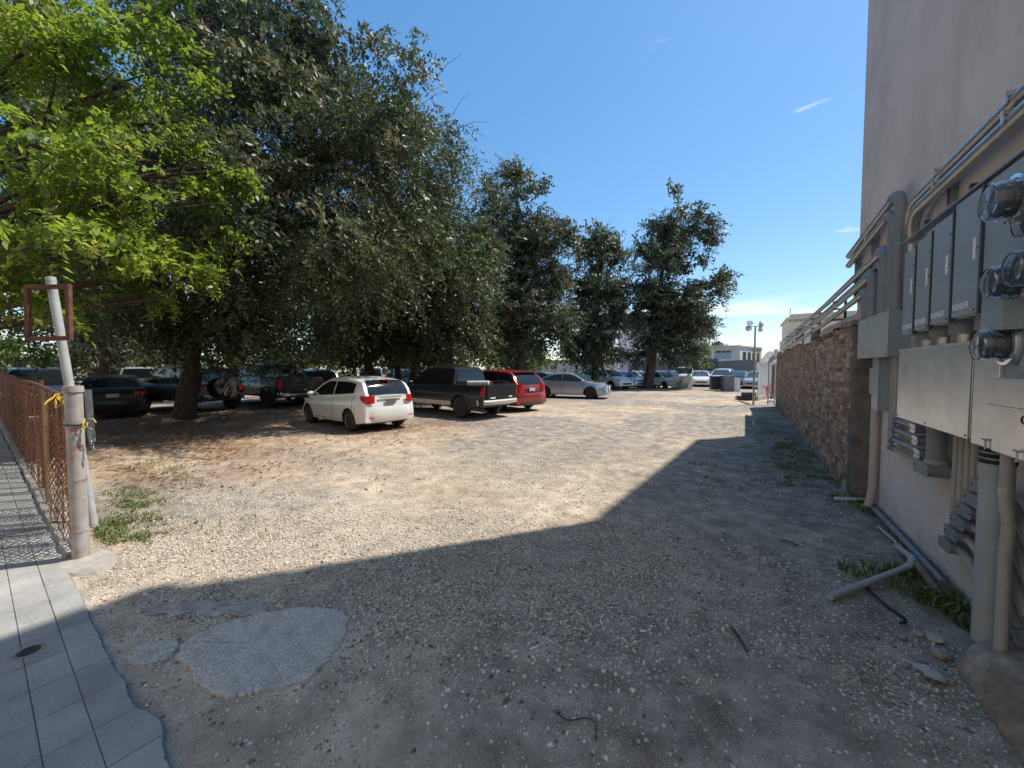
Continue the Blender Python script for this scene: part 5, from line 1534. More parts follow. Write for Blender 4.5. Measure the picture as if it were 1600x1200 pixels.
def car(name, label, cat, c, heading, L, Wd, wb, r, belt, roof, paint, glass='car_glass', sill=0.24, fo=None, bed=None, pillars=(), detail=True, rim='rim_silver', spokes=7,
        tail=None, head=None, tumble=0.72, group=None, plan=(0.13, 0.10), bumper=None, plate=None, arch=None, flare=0.0, mirrors=True, handles=True, roofmat=None, extra=None, wheel_w=0.2, lower=None, archtrim=False, cover=False, cpil=0.0):
    t = thing(name, label, cat, (c[0], c[1], 0), R(heading), group)
    xf, xr = L / 2, -L / 2
    fo = fo if fo is not None else (L - wb) * 0.46
    wx = (xf - fo - wb, xf - fo)                     # rear, front axle
    zt = smooth_line(belt, xr, xf)
    Ra = arch or r + 0.055
    zc = r
    w2 = Wd / 2
    def hw(x):
        e = max(0.0, (x - (xf - 0.75)) / 0.75)
        g = max(0.0, ((xr + 0.45) - x) / 0.45)
        return w2 * (1 - plan[0] * e ** 2.2 - plan[1] * g ** 2.4)
    def sy(x, z):
        """half width of the body side at height z"""
        T = min(1.0, max(0.0, (z - sill) / max(0.2, zt(x) - sill)))
        return hw(x) * (0.955 + 0.055 * math.sin(PI * min(1, T * 0.92 + 0.06)) - 0.05 * max(0, T - 0.72) / 0.28)
    def zb(x):
        b = sill + 0.05 * max(0, (abs(x) - (L / 2 - 0.35)) / 0.35)
        for q in wx:
            d = abs(x - q)
            if d < Ra:
                b = max(b, zc + math.sqrt(Ra * Ra - d * d))
        return b
    st = set(np.round(np.linspace(xr, xf, 34), 4))
    for q in wx:
        st |= set(np.round(q + Ra * np.cos(np.linspace(0, PI, 15)), 4))
        st |= {round(q + Ra + 0.004, 4), round(q - Ra - 0.004, 4)}
    st |= {round(xf - 0.02, 4), round(xf - 0.06, 4), round(xr + 0.02, 4), round(xr + 0.06, 4)}
    if bed:
        st |= {round(bed[0], 4), round(bed[0] + 0.005, 4), round(bed[1], 4), round(bed[1] - 0.005, 4)}
    st = sorted(s for s in st if xr <= s <= xf)
    secs = []
    for x in st:
        top = zt(x)
        b = min(zb(x), top - 0.03)
        zz = [b + (top - b) * q for q in (0, 0.2, 0.42, 0.64, 0.84, 0.96)]
        half = [(sy(x, z), z) for z in zz]
        h = hw(x)
        if bed and bed[0] + 0.003 < x < bed[1] - 0.003:
            half += [(h * 0.93, top + 0.005), (h * 0.85, top + 0.005), (h * 0.84, bed[2]), (0.0, bed[2])]
        else:
            half += [(h * 0.90, top + 0.012), (h * 0.72, top + 0.028), (h * 0.4, top + 0.04), (0.0, top + 0.045)]
        secs.append([(x, -y, z) for y, z in half] + [(x, y, z) for y, z in half[-2::-1]])
    B = MB().grid(secs)
    for sec in (secs[0], secs[-1]):
        B.add(sec, [tuple(range(len(sec)))])
    # greenhouse
    rf = np.array(roof)
    gx0, gx1 = rf[0, 0], rf[-1, 0]
    zr = smooth_line(roof, gx0, gx1, 0.045)
    zmax = rf[:, 1].max()
    def gy(x, z):
        b0 = zt(x)
        f = (z - b0) / max(0.3, zmax - b0)
        base = hw(x) * 0.93
        return base * (1 - (1 - tumble / 0.93) * min(1.1, max(0, f)) ** 1.15)
    gsec = []
    for x in np.linspace(gx0, gx1, 34):
        bz = zt(x) - 0.04
        tz = max(zr(x), bz + 0.02)
        zz = [bz + (tz - bz) * q for q in (0, 0.3, 0.6, 0.85, 0.96)]
        half = [(gy(x, z), z) for z in zz]
        e = gy(x, tz)
        half += [(e * 0.93, tz + 0.008), (e * 0.7, tz + 0.022), (e * 0.35, tz + 0.032), (0, tz + 0.035)]
        gsec.append([(float(x), -y, z) for y, z in half] + [(float(x), y, z) for y, z in half[-2::-1]])
    Gm = MB() if roofmat else B
    Gm.grid(gsec)
    for sec in (gsec[0], gsec[-1]):
        Gm.add(sec, [tuple(range(len(sec)))])
    body = B.build('body', paint, t, 32)
    if roofmat:
        Gm.build('roof', roofmat, t, 32)
    # underbody and wheel wells
    MB().box(xr + 0.2, xf - 0.25, -w2 * 0.80, w2 * 0.80, sill - 0.03, min(sill + 0.35, zt(0) - 0.2)).build('underbody', 'trim_dark', t)
    if bed:
        MB().box(bed[0] + 0.02, bed[1] - 0.02, -w2 * 0.78, w2 * 0.78, bed[2] + 0.002, bed[2] + 0.012).build('bed_liner', 'trim_dark', t)
    for q in wx:
        for s in (1, -1):
            P = []
            for a in np.linspace(-0.05, PI + 0.05, 15):
                x, z = q + Ra * math.cos(a), zc + Ra * math.sin(a)
                yo = sy(min(max(x, xr), xf), z) - 0.004
                P.append([(x, s * yo, z), (x, s * (yo - 0.30), z), (q, s * (yo - 0.31), zc)])
            MB().grid(P).build('wheel_arch', 'trim_dark', t)
            if archtrim:
                P = []
                for a in np.linspace(-0.1, PI + 0.1, 17):
                    x, z = q + Ra * math.cos(a), zc + Ra * math.sin(a)
                    x2, z2 = q + (Ra + 0.07) * math.cos(a), zc + (Ra + 0.07) * math.sin(a)
                    y1 = sy(min(max(x, xr), xf), z)
                    y2 = sy(min(max(x2, xr), xf), min(z2, zt(x2) - 0.05))
                    P.append([(x, s * (y1 - 0.02), z), (x, s * (y1 + 0.035), z), (x2, s * (y2 + 0.02), z2), (x2, s * (y2 - 0.005), z2)])
                MB().grid(P).build('fender_flare', 'trim_dark' if archtrim is True else archtrim, t, 40)
    # wheels
    for q in wx:
        for s in (1, -1):
            yo = sy(q, r + Ra * 0.98) - 0.025 + flare
            M = Matrix.Translation((q, s * yo, r)) @ Matrix.Rotation(-s * PI / 2, 4, 'X')
            ww = wheel_w
            wh = MB().lathe([(r * 0.62, -0.01), (r * 0.66, 0.0), (r * 0.93, -0.005), (r * 0.985, -0.03), (r, -0.06), (r, -ww + 0.03), (r * 0.95, -ww), (r * 0.6, -ww)], M, 30).build('wheel', 'tyre', t, 40)
            rm = MB()
            rm.lathe([(r * 0.64, -0.012), (r * 0.62, -0.004), (r * 0.56, -0.022), (r * 0.54, -0.05), (0.001, -0.055)], M, 30, False)
            ro = rm.build('rim', 'rim_silver' if cover else 'rim_dark', wh, 40)
            sq0, sq1, sw = (0.24, 0.52, 0.5) if cover else (0.07, 0.58, 1.0)
            if detail:
                for k in range(spokes):
                    a = 2 * PI * k / spokes + 0.2
                    Ms = M @ Matrix.Rotation(a, 4, 'Z')
                    sp_ = MB().add([tuple(Ms @ Vector(p)) for p in ((r * sq0, -0.035 * sw, -0.018), (r * sq1, -0.028 * sw, -0.020), (r * sq1, 0.028 * sw, -0.020), (r * sq0, 0.035 * sw, -0.018), (0.02, -0.045, -0.05), (r * 0.58, -0.035, -0.05), (r * 0.58, 0.035, -0.05), (0.02, 0.045, -0.05))],
                                  [(0, 1, 2, 3), (0, 4, 5, 1), (1, 5, 6, 2), (2, 6, 7, 3), (3, 7, 4, 0)])
                    sp_.build('spoke', 'rim_dark' if cover else rim, wh)
                MB().lathe([(r * 0.19, -0.03), (r * 0.17, -0.012), (0.001, -0.010)], M, 16, False).build('hub_cap', rim, wh, 40)
    # glass
    def topglass(x0, x1, name, fw=0.9):
        P = []
        for x in np.linspace(x0, x1, 9):
            z = zr(x)
            dz = (zr(x + 0.02) - zr(x - 0.02)) / 0.04
            n = Vector((-dz, 0, 1)).normalized()
            e = gy(x, z) * fw
            row = []
            for y in np.linspace(-1, 1, 9):
                zz = z + 0.035 * (1 - (abs(y) * fw) ** 2.0 * 0.9)
                p = Vector((x, y * e, zz)) + n * 0.008
                row.append(tuple(p))
            P.append(row)
        return MB().grid(P).build(name, glass, t, 40)
    # windscreen: from roof front edge down to the cowl
    def x_at(z, side):
        xs = np.linspace(gx0, gx1, 300)
        zs = np.array([zr(x) for x in xs])
        im = int(zs.argmax())
        if side > 0:
            ok = np.where(zs[im:] < z)[0]
            return float(xs[im + ok[0]]) if len(ok) else gx1
        ok = np.where(zs[:im] < z)[0]
        return float(xs[ok[-1]]) if len(ok) else gx0
    zfb, zrb = zt(gx1), zt(gx0)
    topglass(x_at(zmax - 0.075, 1), x_at(zfb + 0.05, 1), 'windscreen')
    topglass(x_at(zrb + 0.05, -1), x_at(zmax - 0.10, -1), 'rear_window', 0.86)
    zu = zmax - 0.115
    lims = [x_at(zt(-0.3) + 0.10, -1) + 0.14 + cpil] + list(pillars) + [x_at(zt(0.5) + 0.06, 1) - 0.10]
    for s in (1, -1):
        for a, b in zip(lims[:-1], lims[1:]):
            lo, hi = [], []
            for x in np.linspace(a + 0.03, b - 0.03, 14):
                z0 = zt(x) + 0.035
                z1 = min(zu, zr(x) - 0.085)
                if z1 < z0 + 0.015:
                    continue
                lo.append((float(x), s * (gy(x, z0) + 0.006), z0))
                hi.append((float(x), s * (gy(x, z1) + 0.006), z1))
            if len(lo) > 1:
                mid = [tuple((Vector(p) + Vector(q)) / 2) for p, q in zip(lo, hi)]
                mid = [(p[0], s * (gy(p[0], p[2]) + 0.006), p[2]) for p in mid]
                MB().grid([lo, mid, hi]).build('side_window', glass, t, 40)
    # doors: seam frame plus slightly proud panel, with handle
    def side_patch(x0, x1, z0, z1, s, off, n=10):
        P = []
        for x in np.linspace(x0, x1, n):
            P.append([(float(x), s * (sy(x, z) + off), float(z)) for z in np.linspace(max(z0, zb(x) + 0.03 if z0 < 0.6 else z0), min(z1, zt(x) - 0.03), 6)])
        return MB().grid(P)
    if detail:
        edges = [lims[0] + 0.02] + list(pillars) + [lims[-1] - 0.02]
        for s in (1, -1):
            for a, b in zip(edges[:-1], edges[1:]):
                if b - a < 0.5:
                    continue
                side_patch(a + 0.0, b - 0.0, sill + 0.06, 2.0, s, 0.0012).build('seam', 'trim_dark', t, 40)
                d = side_patch(a + 0.012, b - 0.012, sill + 0.07, 2.0, s, 0.004).build('door', paint, t, 40)
                if handles:
                    xh = a + 0.10
                    zh = zt(xh) - 0.12
                    MB().box(xh, xh + 0.16, min(s * (sy(xh, zh) + 0.005), s * (sy(xh, zh) + 0.03)), max(s * (sy(xh, zh) + 0.005), s * (sy(xh, zh) + 0.03)), zh - 0.014, zh + 0.014).build('handle', paint, d, bevel=0.006)
    if lower:
        for s in (1, -1):
            side_patch(wx[0] + Ra + 0.01, wx[1] - Ra - 0.01, sill, sill + 0.12, s, 0.012).build('side_skirt', lower, t, 40)
    if mirrors:
        xm = lims[-1] - 0.02
        for s in (1, -1):
            y = gy(xm, zt(xm) + 0.1)
            bm = MB()
            bm.lathe([(0.03, 0.0), (0.085, 0.03), (0.09, 0.10), (0.06, 0.16), (0.01, 0.17)], Matrix.Translation((xm - 0.04, s * (y + 0.02), zt(xm) + 0.10)) @ Matrix.Rotation(-s * PI / 2, 4, 'X') @ Matrix.Diagonal((0.7, 0.8, 1.1, 1)), 14)
            bm.build('mirror', paint if paint != 'paint_jeep' else 'trim_dark', t, 40)
    # lamps as patches wrapping the corners
    def corner_lamp(nm, mat, x0, x1, z0, z1, inner, end, slant=0.0, zin=None):
        """lamp wrapping from the side (x0..x1) to the end face, reaching inwards to |y|=inner"""
        for s in (1, -1):
            P = []
            for i, x in enumerate(np.linspace(x0, x1, 5)):
                f = i / 4
                za = z0 + slant * (1 - f)
                P.append([(float(x), s * (sy(x, z) + 0.010), float(z)) for z in np.linspace(za + (z1 - za) * 0.0, z1, 4)])
            xe = xf if end > 0 else xr
            ye = sy(xe, (z0 + z1) / 2)
            for f in (0.35, 0.7, 1.0):
                y = ye + (inner - ye) * f
                P.append([(xe + end * (0.012 + 0.01 * f), s * y, float(z)) for z in np.linspace(z0 + (0 if zin is None else (zin - z0) * f), z1, 4)])
            MB().grid(P).build(nm, mat, t, 50)
    for spec in (tail or []):
        corner_lamp('tail_light', spec[0], spec[1], xr + 0.004, spec[2], spec[3], spec[4], -1, *(spec[5:]))
    for spec in (head or []):
        corner_lamp('headlight', spec[0], spec[1], xf - 0.004, spec[2], spec[3], spec[4], 1, *(spec[5:]))
    for spec in (bumper or []):
        nm, mat, end, z0, z1, out, half, wrap = spec
        xe = xf if end > 0 else xr
        rows = []
        for z, k in ((z0, 0.3), (z0 + (z1 - z0) * 0.25, 0.9), (z0 + (z1 - z0) * 0.75, 1.0), (z1, 0.55)):
            row = []
            for q in np.linspace(-1, 1, 13):
                y = q * half
                edge = abs(q) ** 4
                row.append((xe + end * (out * k) - end * edge * 0.07, y, z))
            row = [(xe - end * wrap, -sy(xe - end * wrap, z) - 0.012, z)] + row + [(xe - end * wrap, sy(xe - end * wrap, z) + 0.012, z)]
            rows.append(row)
        MB().grid(rows).build(nm, mat, t, 40)
    for spec in (plate or []):
        nm, mat, end, y0, y1, z0, z1, off = spec
        xe = xf if end > 0 else xr
        a, b = sorted((xe + end * off, xe + end * (off + 0.012)))
        MB().box(a, b, y0, y1, z0, z1).build(nm, mat, t, bevel=0.003)
    if extra:
        extra(t, dict(xf=xf, xr=xr, w2=w2, zt=zt, zr=zr, sy=sy, gy=gy, zmax=zmax, wx=wx))
    return t

def wheel_anchor(heading, L, wb, Wd, world, which, fo=None):
    """centre of the car from the ground position of one wheel: which = (rear/front, left/right)"""
    fo = fo if fo is not None else (L - wb) * 0.46
    lx = L / 2 - fo - (wb if which[0] == 'r' else 0)
    ly = (Wd / 2 - 0.1) * (1 if which[1] == 'l' else -1)
    h = R(heading)
    return (world[0] - (lx * math.cos(h) - ly * math.sin(h)), world[1] - (lx * math.sin(h) + ly * math.cos(h)))

HB = [(-1.95, 0.50), (-1.94, 0.80), (-1.90, 1.00), (-1.6, 1.05), (-0.5, 0.96), (0.75, 0.89), (1.05, 0.875), (1.5, 0.79), (1.80, 0.67), (1.91, 0.55), (1.95, 0.43)]
HR = [(-1.90, 0.99), (-1.80, 1.18), (-1.68, 1.33), (-1.52, 1.385), (-1.2, 1.43), (-0.5, 1.48), (-0.1, 1.475), (0.25, 1.42), (0.55, 1.31), (1.32, 0.88)]
SB = [(-2.325, 0.5), (-2.31, 0.86), (-2.2, 1.0), (-1.75, 1.03), (-1.2, 0.99), (0.8, 0.94), (1.05, 0.93), (1.7, 0.84), (2.12, 0.73), (2.28, 0.58), (2.325, 0.45)]
SR = [(-1.80, 1.02), (-1.2, 1.27), (-0.8, 1.41), (-0.2, 1.475), (0.25, 1.44), (0.55, 1.34), (1.28, 0.93)]
UB = [(-2.3, 0.55), (-2.29, 0.95), (-2.2, 1.12), (-1.5, 1.12), (0.8, 1.03), (1.2, 1.01), (1.85, 0.94), (2.18, 0.80), (2.28, 0.65), (2.325, 0.5)]
UR = [(-2.24, 1.08), (-2.08, 1.33), (-1.86, 1.55), (-1.5, 1.61), (-0.4, 1.665), (0.25, 1.62), (0.62, 1.50), (1.38, 1.01)]
PB = [(-2.65, 1.16), (-1.25, 1.16), (-1.1, 1.13), (0.9, 1.10), (1.35, 1.09), (2.1, 1.03), (2.5, 0.94), (2.62, 0.78), (2.65, 0.55)]
PR = [(-1.20, 1.10), (-1.175, 1.45), (-1.14, 1.70), (-1.0, 1.765), (-0.7, 1.78), (-0.2, 1.79), (0.35, 1.76), (0.68, 1.68), (1.42, 1.09)]
FB = [(-2.95, 1.32), (-1.2, 1.32), (-1.05, 1.28), (1.0, 1.24), (1.5, 1.24), (2.4, 1.18), (2.8, 1.10), (2.92, 0.9), (2.95, 0.6)]
FR = [(-1.12, 1.26), (-1.095, 1.6), (-1.06, 1.86), (-0.9, 1.92), (-0.6, 1.935), (0.3, 1.94), (0.7, 1.90), (1.0, 1.82), (1.65, 1.24)]
JB = [(-2.15, 0.6), (-2.14, 1.12), (-2.05, 1.15), (0.7, 1.13), (0.95, 1.13), (2.0, 1.06), (2.14, 0.95), (2.15, 0.62)]
JR = [(-2.12, 1.10), (-2.08, 1.5), (-2.0, 1.78), (-1.8, 1.80), (0.0, 1.82), (0.45, 1.80), (0.60, 1.74), (0.92, 1.12)]

# white hatchback
def x_hatch(t, g):
    MB().box(g['xr'] - 0.014, g['xr'] + 0.02, -0.36, 0.36, 0.93, 0.955).build('trim_strip', 'chrome', t, bevel=0.005)
    MB().box(-1.74, -1.60, -0.12, 0.12, 1.40, 1.428).build('brake_light', 'tail_red', t, bevel=0.005)
    MB().tube([(-0.55, 0, 1.49), (-0.85, 0, 1.68)], 0.006, 6).build('antenna', 'black_rubber', t)
    MB().tube([(-1.80, 0.02, 1.215), (-1.865, -0.05, 1.12), (-1.83, -0.42, 1.13)], 0.010, 6).build('wiper', 'black_rubber', t)
    for s in (1, -1):
        MB().box(g['xr'] - 0.075, g['xr'] - 0.055, s * 0.62 - 0.07, s * 0.62 + 0.07, 0.40, 0.425).build('reflector', 'tail_red', t)
H1 = 172
car('hatchback', 'small white hatchback with red tail lights parked in front', 'car', wheel_anchor(H1, 3.9, 2.51, 1.70, (-9.26, 6.78), ('r', 'l')), H1, 3.9, 1.70, 2.51, 0.30, HB, HR, 'paint_white', pillars=(-0.28,), spokes=9, cover=True, cpil=0.30,
    tail=[('tail_red', -1.72, 0.78, 1.00, 0.50, 0.16, 0.80)], head=[('lamp_clear', 1.55, 0.66, 0.76, 0.45)], bumper=[('rear_bumper', 'paint_white', -1, 0.27, 0.70, 0.06, 0.70, 0.30), ('front_bumper', 'paint_white', 1, 0.24, 0.56, 0.05, 0.68, 0.35)],
    plate=[('licence_plate', 'plate_dark', -1, -0.16, 0.16, 0.76, 0.90, 0.012)], extra=x_hatch)
# black pickup with beige trim
def x_pickup(t, g):
    xr = g['xr']
    MB().box(xr - 0.03, xr - 0.002, -0.72, 0.72, 0.66, 1.165).build('tailgate', 'paint_black2', t, bevel=0.015)
    MB().lathe([(0.075, 0), (0.07, 0.008), (0.001, 0.009)], Matrix.Translation((xr - 0.031, 0, 1.0)) @ Matrix.Rotation(-PI / 2, 4, 'Y') @ Matrix.Diagonal((0.5, 1.1, 1, 1)), 20).build('emblem', 'trim_dark', t)
    MB().box(xr - 0.040, xr - 0.031, -0.60, -0.42, 0.72, 0.76).build('badge', 'lettering_white', t)
    MB().box(xr - 0.040, xr - 0.031, 0.30, 0.55, 0.71, 0.75).build('badge', 'lettering_white', t)
    for s in (1, -1):
        MB().tube([(-1.0, s * 0.55, 1.84), (-0.8, s * 0.56, 1.865), (0.3, s * 0.56, 1.85), (0.5, s * 0.55, 1.81)], 0.018, 8).build('roof_rail', 'trim_dark', t)
        P = [[(x, s * (g['sy'](x, z) + 0.02), z) for z in (0.42, 0.50, 0.58)] for x in np.linspace(-1.1, 1.1, 8)]
        MB().grid(P).build('cladding', 'trim_beige', t, 40)
H2 = 172
car('pickup_truck', 'black crew cab pickup with beige bumper parked beside the white hatchback', 'pickup', wheel_anchor(H2, 5.3, 3.3, 1.86, (-8.43, 10.6), ('r', 'l')), H2, 5.3, 1.86, 3.3, 0.375, PB, PR, 'paint_black2', glass='car_glass', sill=0.42, bed=(-2.60, -1.27, 0.75), pillars=(0.12,), plan=(0.10, 0.02),
    tail=[('tail_red', -2.58, 0.82, 1.10, 0.84)], bumper=[('rear_bumper', 'trim_beige', -1, 0.48, 0.66, 0.14, 0.86, 0.25), ('front_bumper', 'trim_beige', 1, 0.45, 0.68, 0.1, 0.84, 0.3)], rim='rim_dark', spokes=5, archtrim='trim_dark', flare=0.03, wheel_w=0.24, tumble=0.70, extra=x_pickup)
# cargo in the pickup bed
_c = wheel_anchor(H2, 5.3, 3.3, 1.86, (-8.43, 10.6), ('r', 'l'))
def in_bed(lx, ly, z):
    h = R(H2)
    return Vector((_c[0] + lx * math.cos(h) - ly * math.sin(h), _c[1] + lx * math.sin(h) + ly * math.cos(h), z))
tag(MB().tube([in_bed(-1.5, 0.45, 1.20), in_bed(-2.3, 0.2, 1.22)], 0.09, 10).build('rolled_tarp', 'white_paint', None, 40), 'rolled pale tarp lying in the black pickup bed', 'tarp')
tg = thing('trimmer', 'red and black garden machine in the black pickup bed', 'machine', in_bed(-2.15, 0.1, 1.08))
MB().box(-0.16, 0.16, -0.12, 0.12, 0.0, 0.20).build('housing', 'paint_red', tg, bevel=0.04)
MB().tube([(0.0, 0.0, 0.17), (0.5, 0.1, 0.2), (0.8, 0.15, 0.16)], 0.025, 8).build('handle', 'black_rubber', tg, 40)
# red SUV
def x_red(t, g):
    MB().box(-2.33, -2.30, -0.32, 0.32, 1.02, 1.045).build('trim_strip', 'chrome', t, bevel=0.005)
    P = [[(-1.86 - 0.14 * q, y, 1.60 + 0.03 * (1 - abs(y)) - 0.03 * q) for y in np.linspace(-0.60, 0.60, 9)] for q in (0, 0.5, 1.0)]
    MB().grid(P).build('spoiler', 'paint_red', t, 40)
H3 = 163
car('suv', 'dark red crossover with its rear facing out beside the black pickup', 'car', wheel_anchor(H3, 4.6, 2.69, 1.82, (-8.0, 14.7), ('r', 'r')), H3, 4.6, 1.82, 2.69, 0.345, UB, UR, 'paint_red', pillars=(-1.15, 0.05), sill=0.28,
    tail=[('tail_red', -2.0, 0.92, 1.10, 0.55)], bumper=[('rear_bumper', 'paint_red', -1, 0.36, 0.76, 0.07, 0.76, 0.35), ('lower_bumper', 'trim_dark', -1, 0.26, 0.40, 0.05, 0.70, 0.35)], plate=[('licence_plate', 'plate', -1, -0.16, 0.16, 0.83, 0.96, 0.012)], extra=x_red)
# silver-blue sedan facing the wall
def x_sedan(t, g):
    xf = g['xf']
    MB().box(xf - 0.005, xf + 0.052, -0.50, 0.50, 0.36, 0.47).build('lower_grille', 'trim_dark', t, bevel=0.02)
    MB().box(xf - 0.06, xf + 0.03, -0.32, 0.32, 0.555, 0.63).build('grille', 'trim_dark', t, bevel=0.015)
    MB().lathe([(0.05, 0), (0.045, 0.01), (0.001, 0.012)], Matrix.Translation((xf + 0.03, 0, 0.60)) @ Matrix.Rotation(PI / 2, 4, 'Y'), 16).build('emblem', 'chrome', t)
H4 = 7
car('sedan', 'silver-blue sedan facing right at the end of the front row', 'car', wheel_anchor(H4, 4.65, 2.70, 1.82, (-10.05, 20.55), ('r', 'r')), H4, 4.65, 1.82, 2.70, 0.335, SB, SR, 'paint_silverblue', glass='car_glass_blue', pillars=(-0.22,), spokes=10, rim='rim_silver', sill=0.22,
    tail=[('tail_red', -2.05, 0.80, 0.95, 0.55)], head=[('lamp_clear', 1.78, 0.62, 0.745, 0.50, 0.04, 0.56)], bumper=[('front_bumper', 'paint_silverblue', 1, 0.22, 0.56, 0.055, 0.74, 0.4), ('rear_bumper', 'paint_silverblue', -1, 0.26, 0.66, 0.05, 0.74, 0.35)], extra=x_sedan)
# black full-size truck with ladder rack
def x_truck(t, g):
    xr = g['xr']
    MB().box(xr - 0.03, xr - 0.002, -0.78, 0.78, 0.72, 1.33).build('tailgate', 'paint_black', t, bevel=0.015)
    for x in (-2.75, -1.45):
        for s in (1, -1):
            MB().tube([(x, s * 0.86, 1.32), (x, s * 0.86, 1.98)], 0.022, 8).build('rack_post', 'trim_dark', t)
        MB().tube([(x, -0.86, 1.98), (x, 0.86, 1.98)], 0.022, 8).build('rack_bar', 'trim_dark', t)
    for s in (1, -1):
        MB().tube([(-2.85, s * 0.86, 2.0), (0.9, s * 0.82, 2.03)], 0.022, 8).build('rack_rail', 'trim_dark', t)
H5 = 178
car('pickup_truck', 'large black crew cab truck with ladder rack under the trees', 'pickup', wheel_anchor(H5, 5.9, 3.68, 2.03, (-18.0, 8.95), ('r', 'l')), H5, 5.9, 2.03, 3.68, 0.41, FB, FR, 'paint_black', sill=0.48, bed=(-2.90, -1.22, 0.85), pillars=(0.28,), plan=(0.08, 0.02), tail=[('tail_red', -2.85, 0.92, 1.27, 0.86)],
    bumper=[('rear_bumper', 'chrome', -1, 0.50, 0.70, 0.16, 0.9, 0.1)], rim='rim_silver', spokes=6, archtrim=True, flare=0.02, wheel_w=0.26, tumble=0.74, extra=x_truck)
# boxy off-roader behind the trunk
def x_jeep(t, g):
    xr = g['xr']
    sp_ = MB().lathe([(0.24, 0.0), (0.37, 0.01), (0.40, 0.05), (0.40, 0.2), (0.36, 0.24), (0.20, 0.24)], Matrix.Translation((xr - 0.02, 0, 1.0)) @ Matrix.Rotation(-PI / 2, 4, 'Y'), 28).build('spare_wheel', 'tyre', t, 40)
    MB().lathe([(0.23, 0.20), (0.2, 0.23), (0.001, 0.235)], Matrix.Translation((xr - 0.02, 0, 1.0)) @ Matrix.Rotation(-PI / 2, 4, 'Y'), 24).build('rim', 'rim_dark', sp_, 40)
    for s in (1, -1):
        MB().box(xr - 0.05, xr, s * 0.72 - 0.07, s * 0.72 + 0.07, 0.86, 1.06).build('tail_light', 'tail_red', t, bevel=0.01)
H6 = 190
car('off_roader', 'boxy dark off-road vehicle half hidden behind the largest trunk', 'car', wheel_anchor(H6, 4.3, 2.95, 1.80, (-18.75, 7.85), ('r', 'r')), H6, 4.3, 1.80, 2.95, 0.41, JB, JR, 'paint_jeep', sill=0.46, pillars=(-1.0, -0.1), plan=(0.22, 0.01), rim='rim_dark', spokes=5, archtrim=True, flare=0.09, wheel_w=0.26, tumble=0.86,
    bumper=[('rear_bumper', 'trim_dark', -1, 0.50, 0.68, 0.14, 0.8, 0.02), ('front_bumper', 'trim_dark', 1, 0.50, 0.68, 0.16, 0.8, 0.02)], extra=x_jeep, mirrors=True, handles=False)
# black sedan by the fence
H7 = 167
car('sedan', 'black sedan seen from behind, just past the gate post', 'car', (-20.55, 4.68), H7, 4.5, 1.78, 2.65, 0.32, SB[:1] + [(a * 0.968, b) for a, b in SB[1:]], [(a * 0.968, b) for a, b in SR], 'paint_black', pillars=(-0.2,), tail=[('tail_red', -1.95, 0.80, 0.95, 0.52)],
    bumper=[('rear_bumper', 'paint_black', -1, 0.28, 0.68, 0.05, 0.72, 0.3)], plate=[('licence_plate', 'plate', -1, -0.16, 0.16, 0.75, 0.87, 0.012)], rim='rim_dark')
# dark SUV with bright grille slots facing the camera
def x_grille(t, g):
    for k in range(7):
        y = (k - 3) * 0.135
        MB().box(g['xf'] + 0.005, g['xf'] + 0.045, y - 0.045, y + 0.045, 0.70, 0.86).build('grille_slot', 'chrome', t, bevel=0.008)
    MB().box(g['xf'] - 0.06, g['xf'] + 0.02, -0.54, 0.54, 0.66, 0.90).build('grille', 'trim_dark', t, bevel=0.01)
car('suv', 'dark car facing out with a row of bright grille slots behind the fence', 'car', (-24.35, 3.45), -9, 4.65, 1.94, 2.75, 0.37, [(a, b * 1.03 if b > 0.6 else b) for a, b in UB], [(a, b * 1.05) for a, b in UR], 'paint_navy', pillars=(-1.1, 0.05), head=[('lamp_clear', 1.95, 0.74, 0.90, 0.58)],
    bumper=[('front_bumper', 'paint_navy', 1, 0.30, 0.64, 0.07, 0.8, 0.35)], extra=x_grille, sill=0.3)
def x_tg(t, g):
    MB().box(g['xr'] - 0.03, g['xr'] - 0.002, -0.74, 0.74, 0.68, 1.17).build('tailgate', 'paint_silver', t, bevel=0.015)
car('pickup_truck', 'silver pickup tailgate peeking over the black sedan', 'pickup', (-28.6, 7.6), 167, 5.3, 1.86, 3.3, 0.375, PB, PR, 'paint_silver', sill=0.42, bed=(-2.60, -1.27, 0.75), pillars=(0.12,), plan=(0.10, 0.02), tail=[('tail_red', -2.55, 0.80, 1.12, 0.78)], detail=False, extra=x_tg)
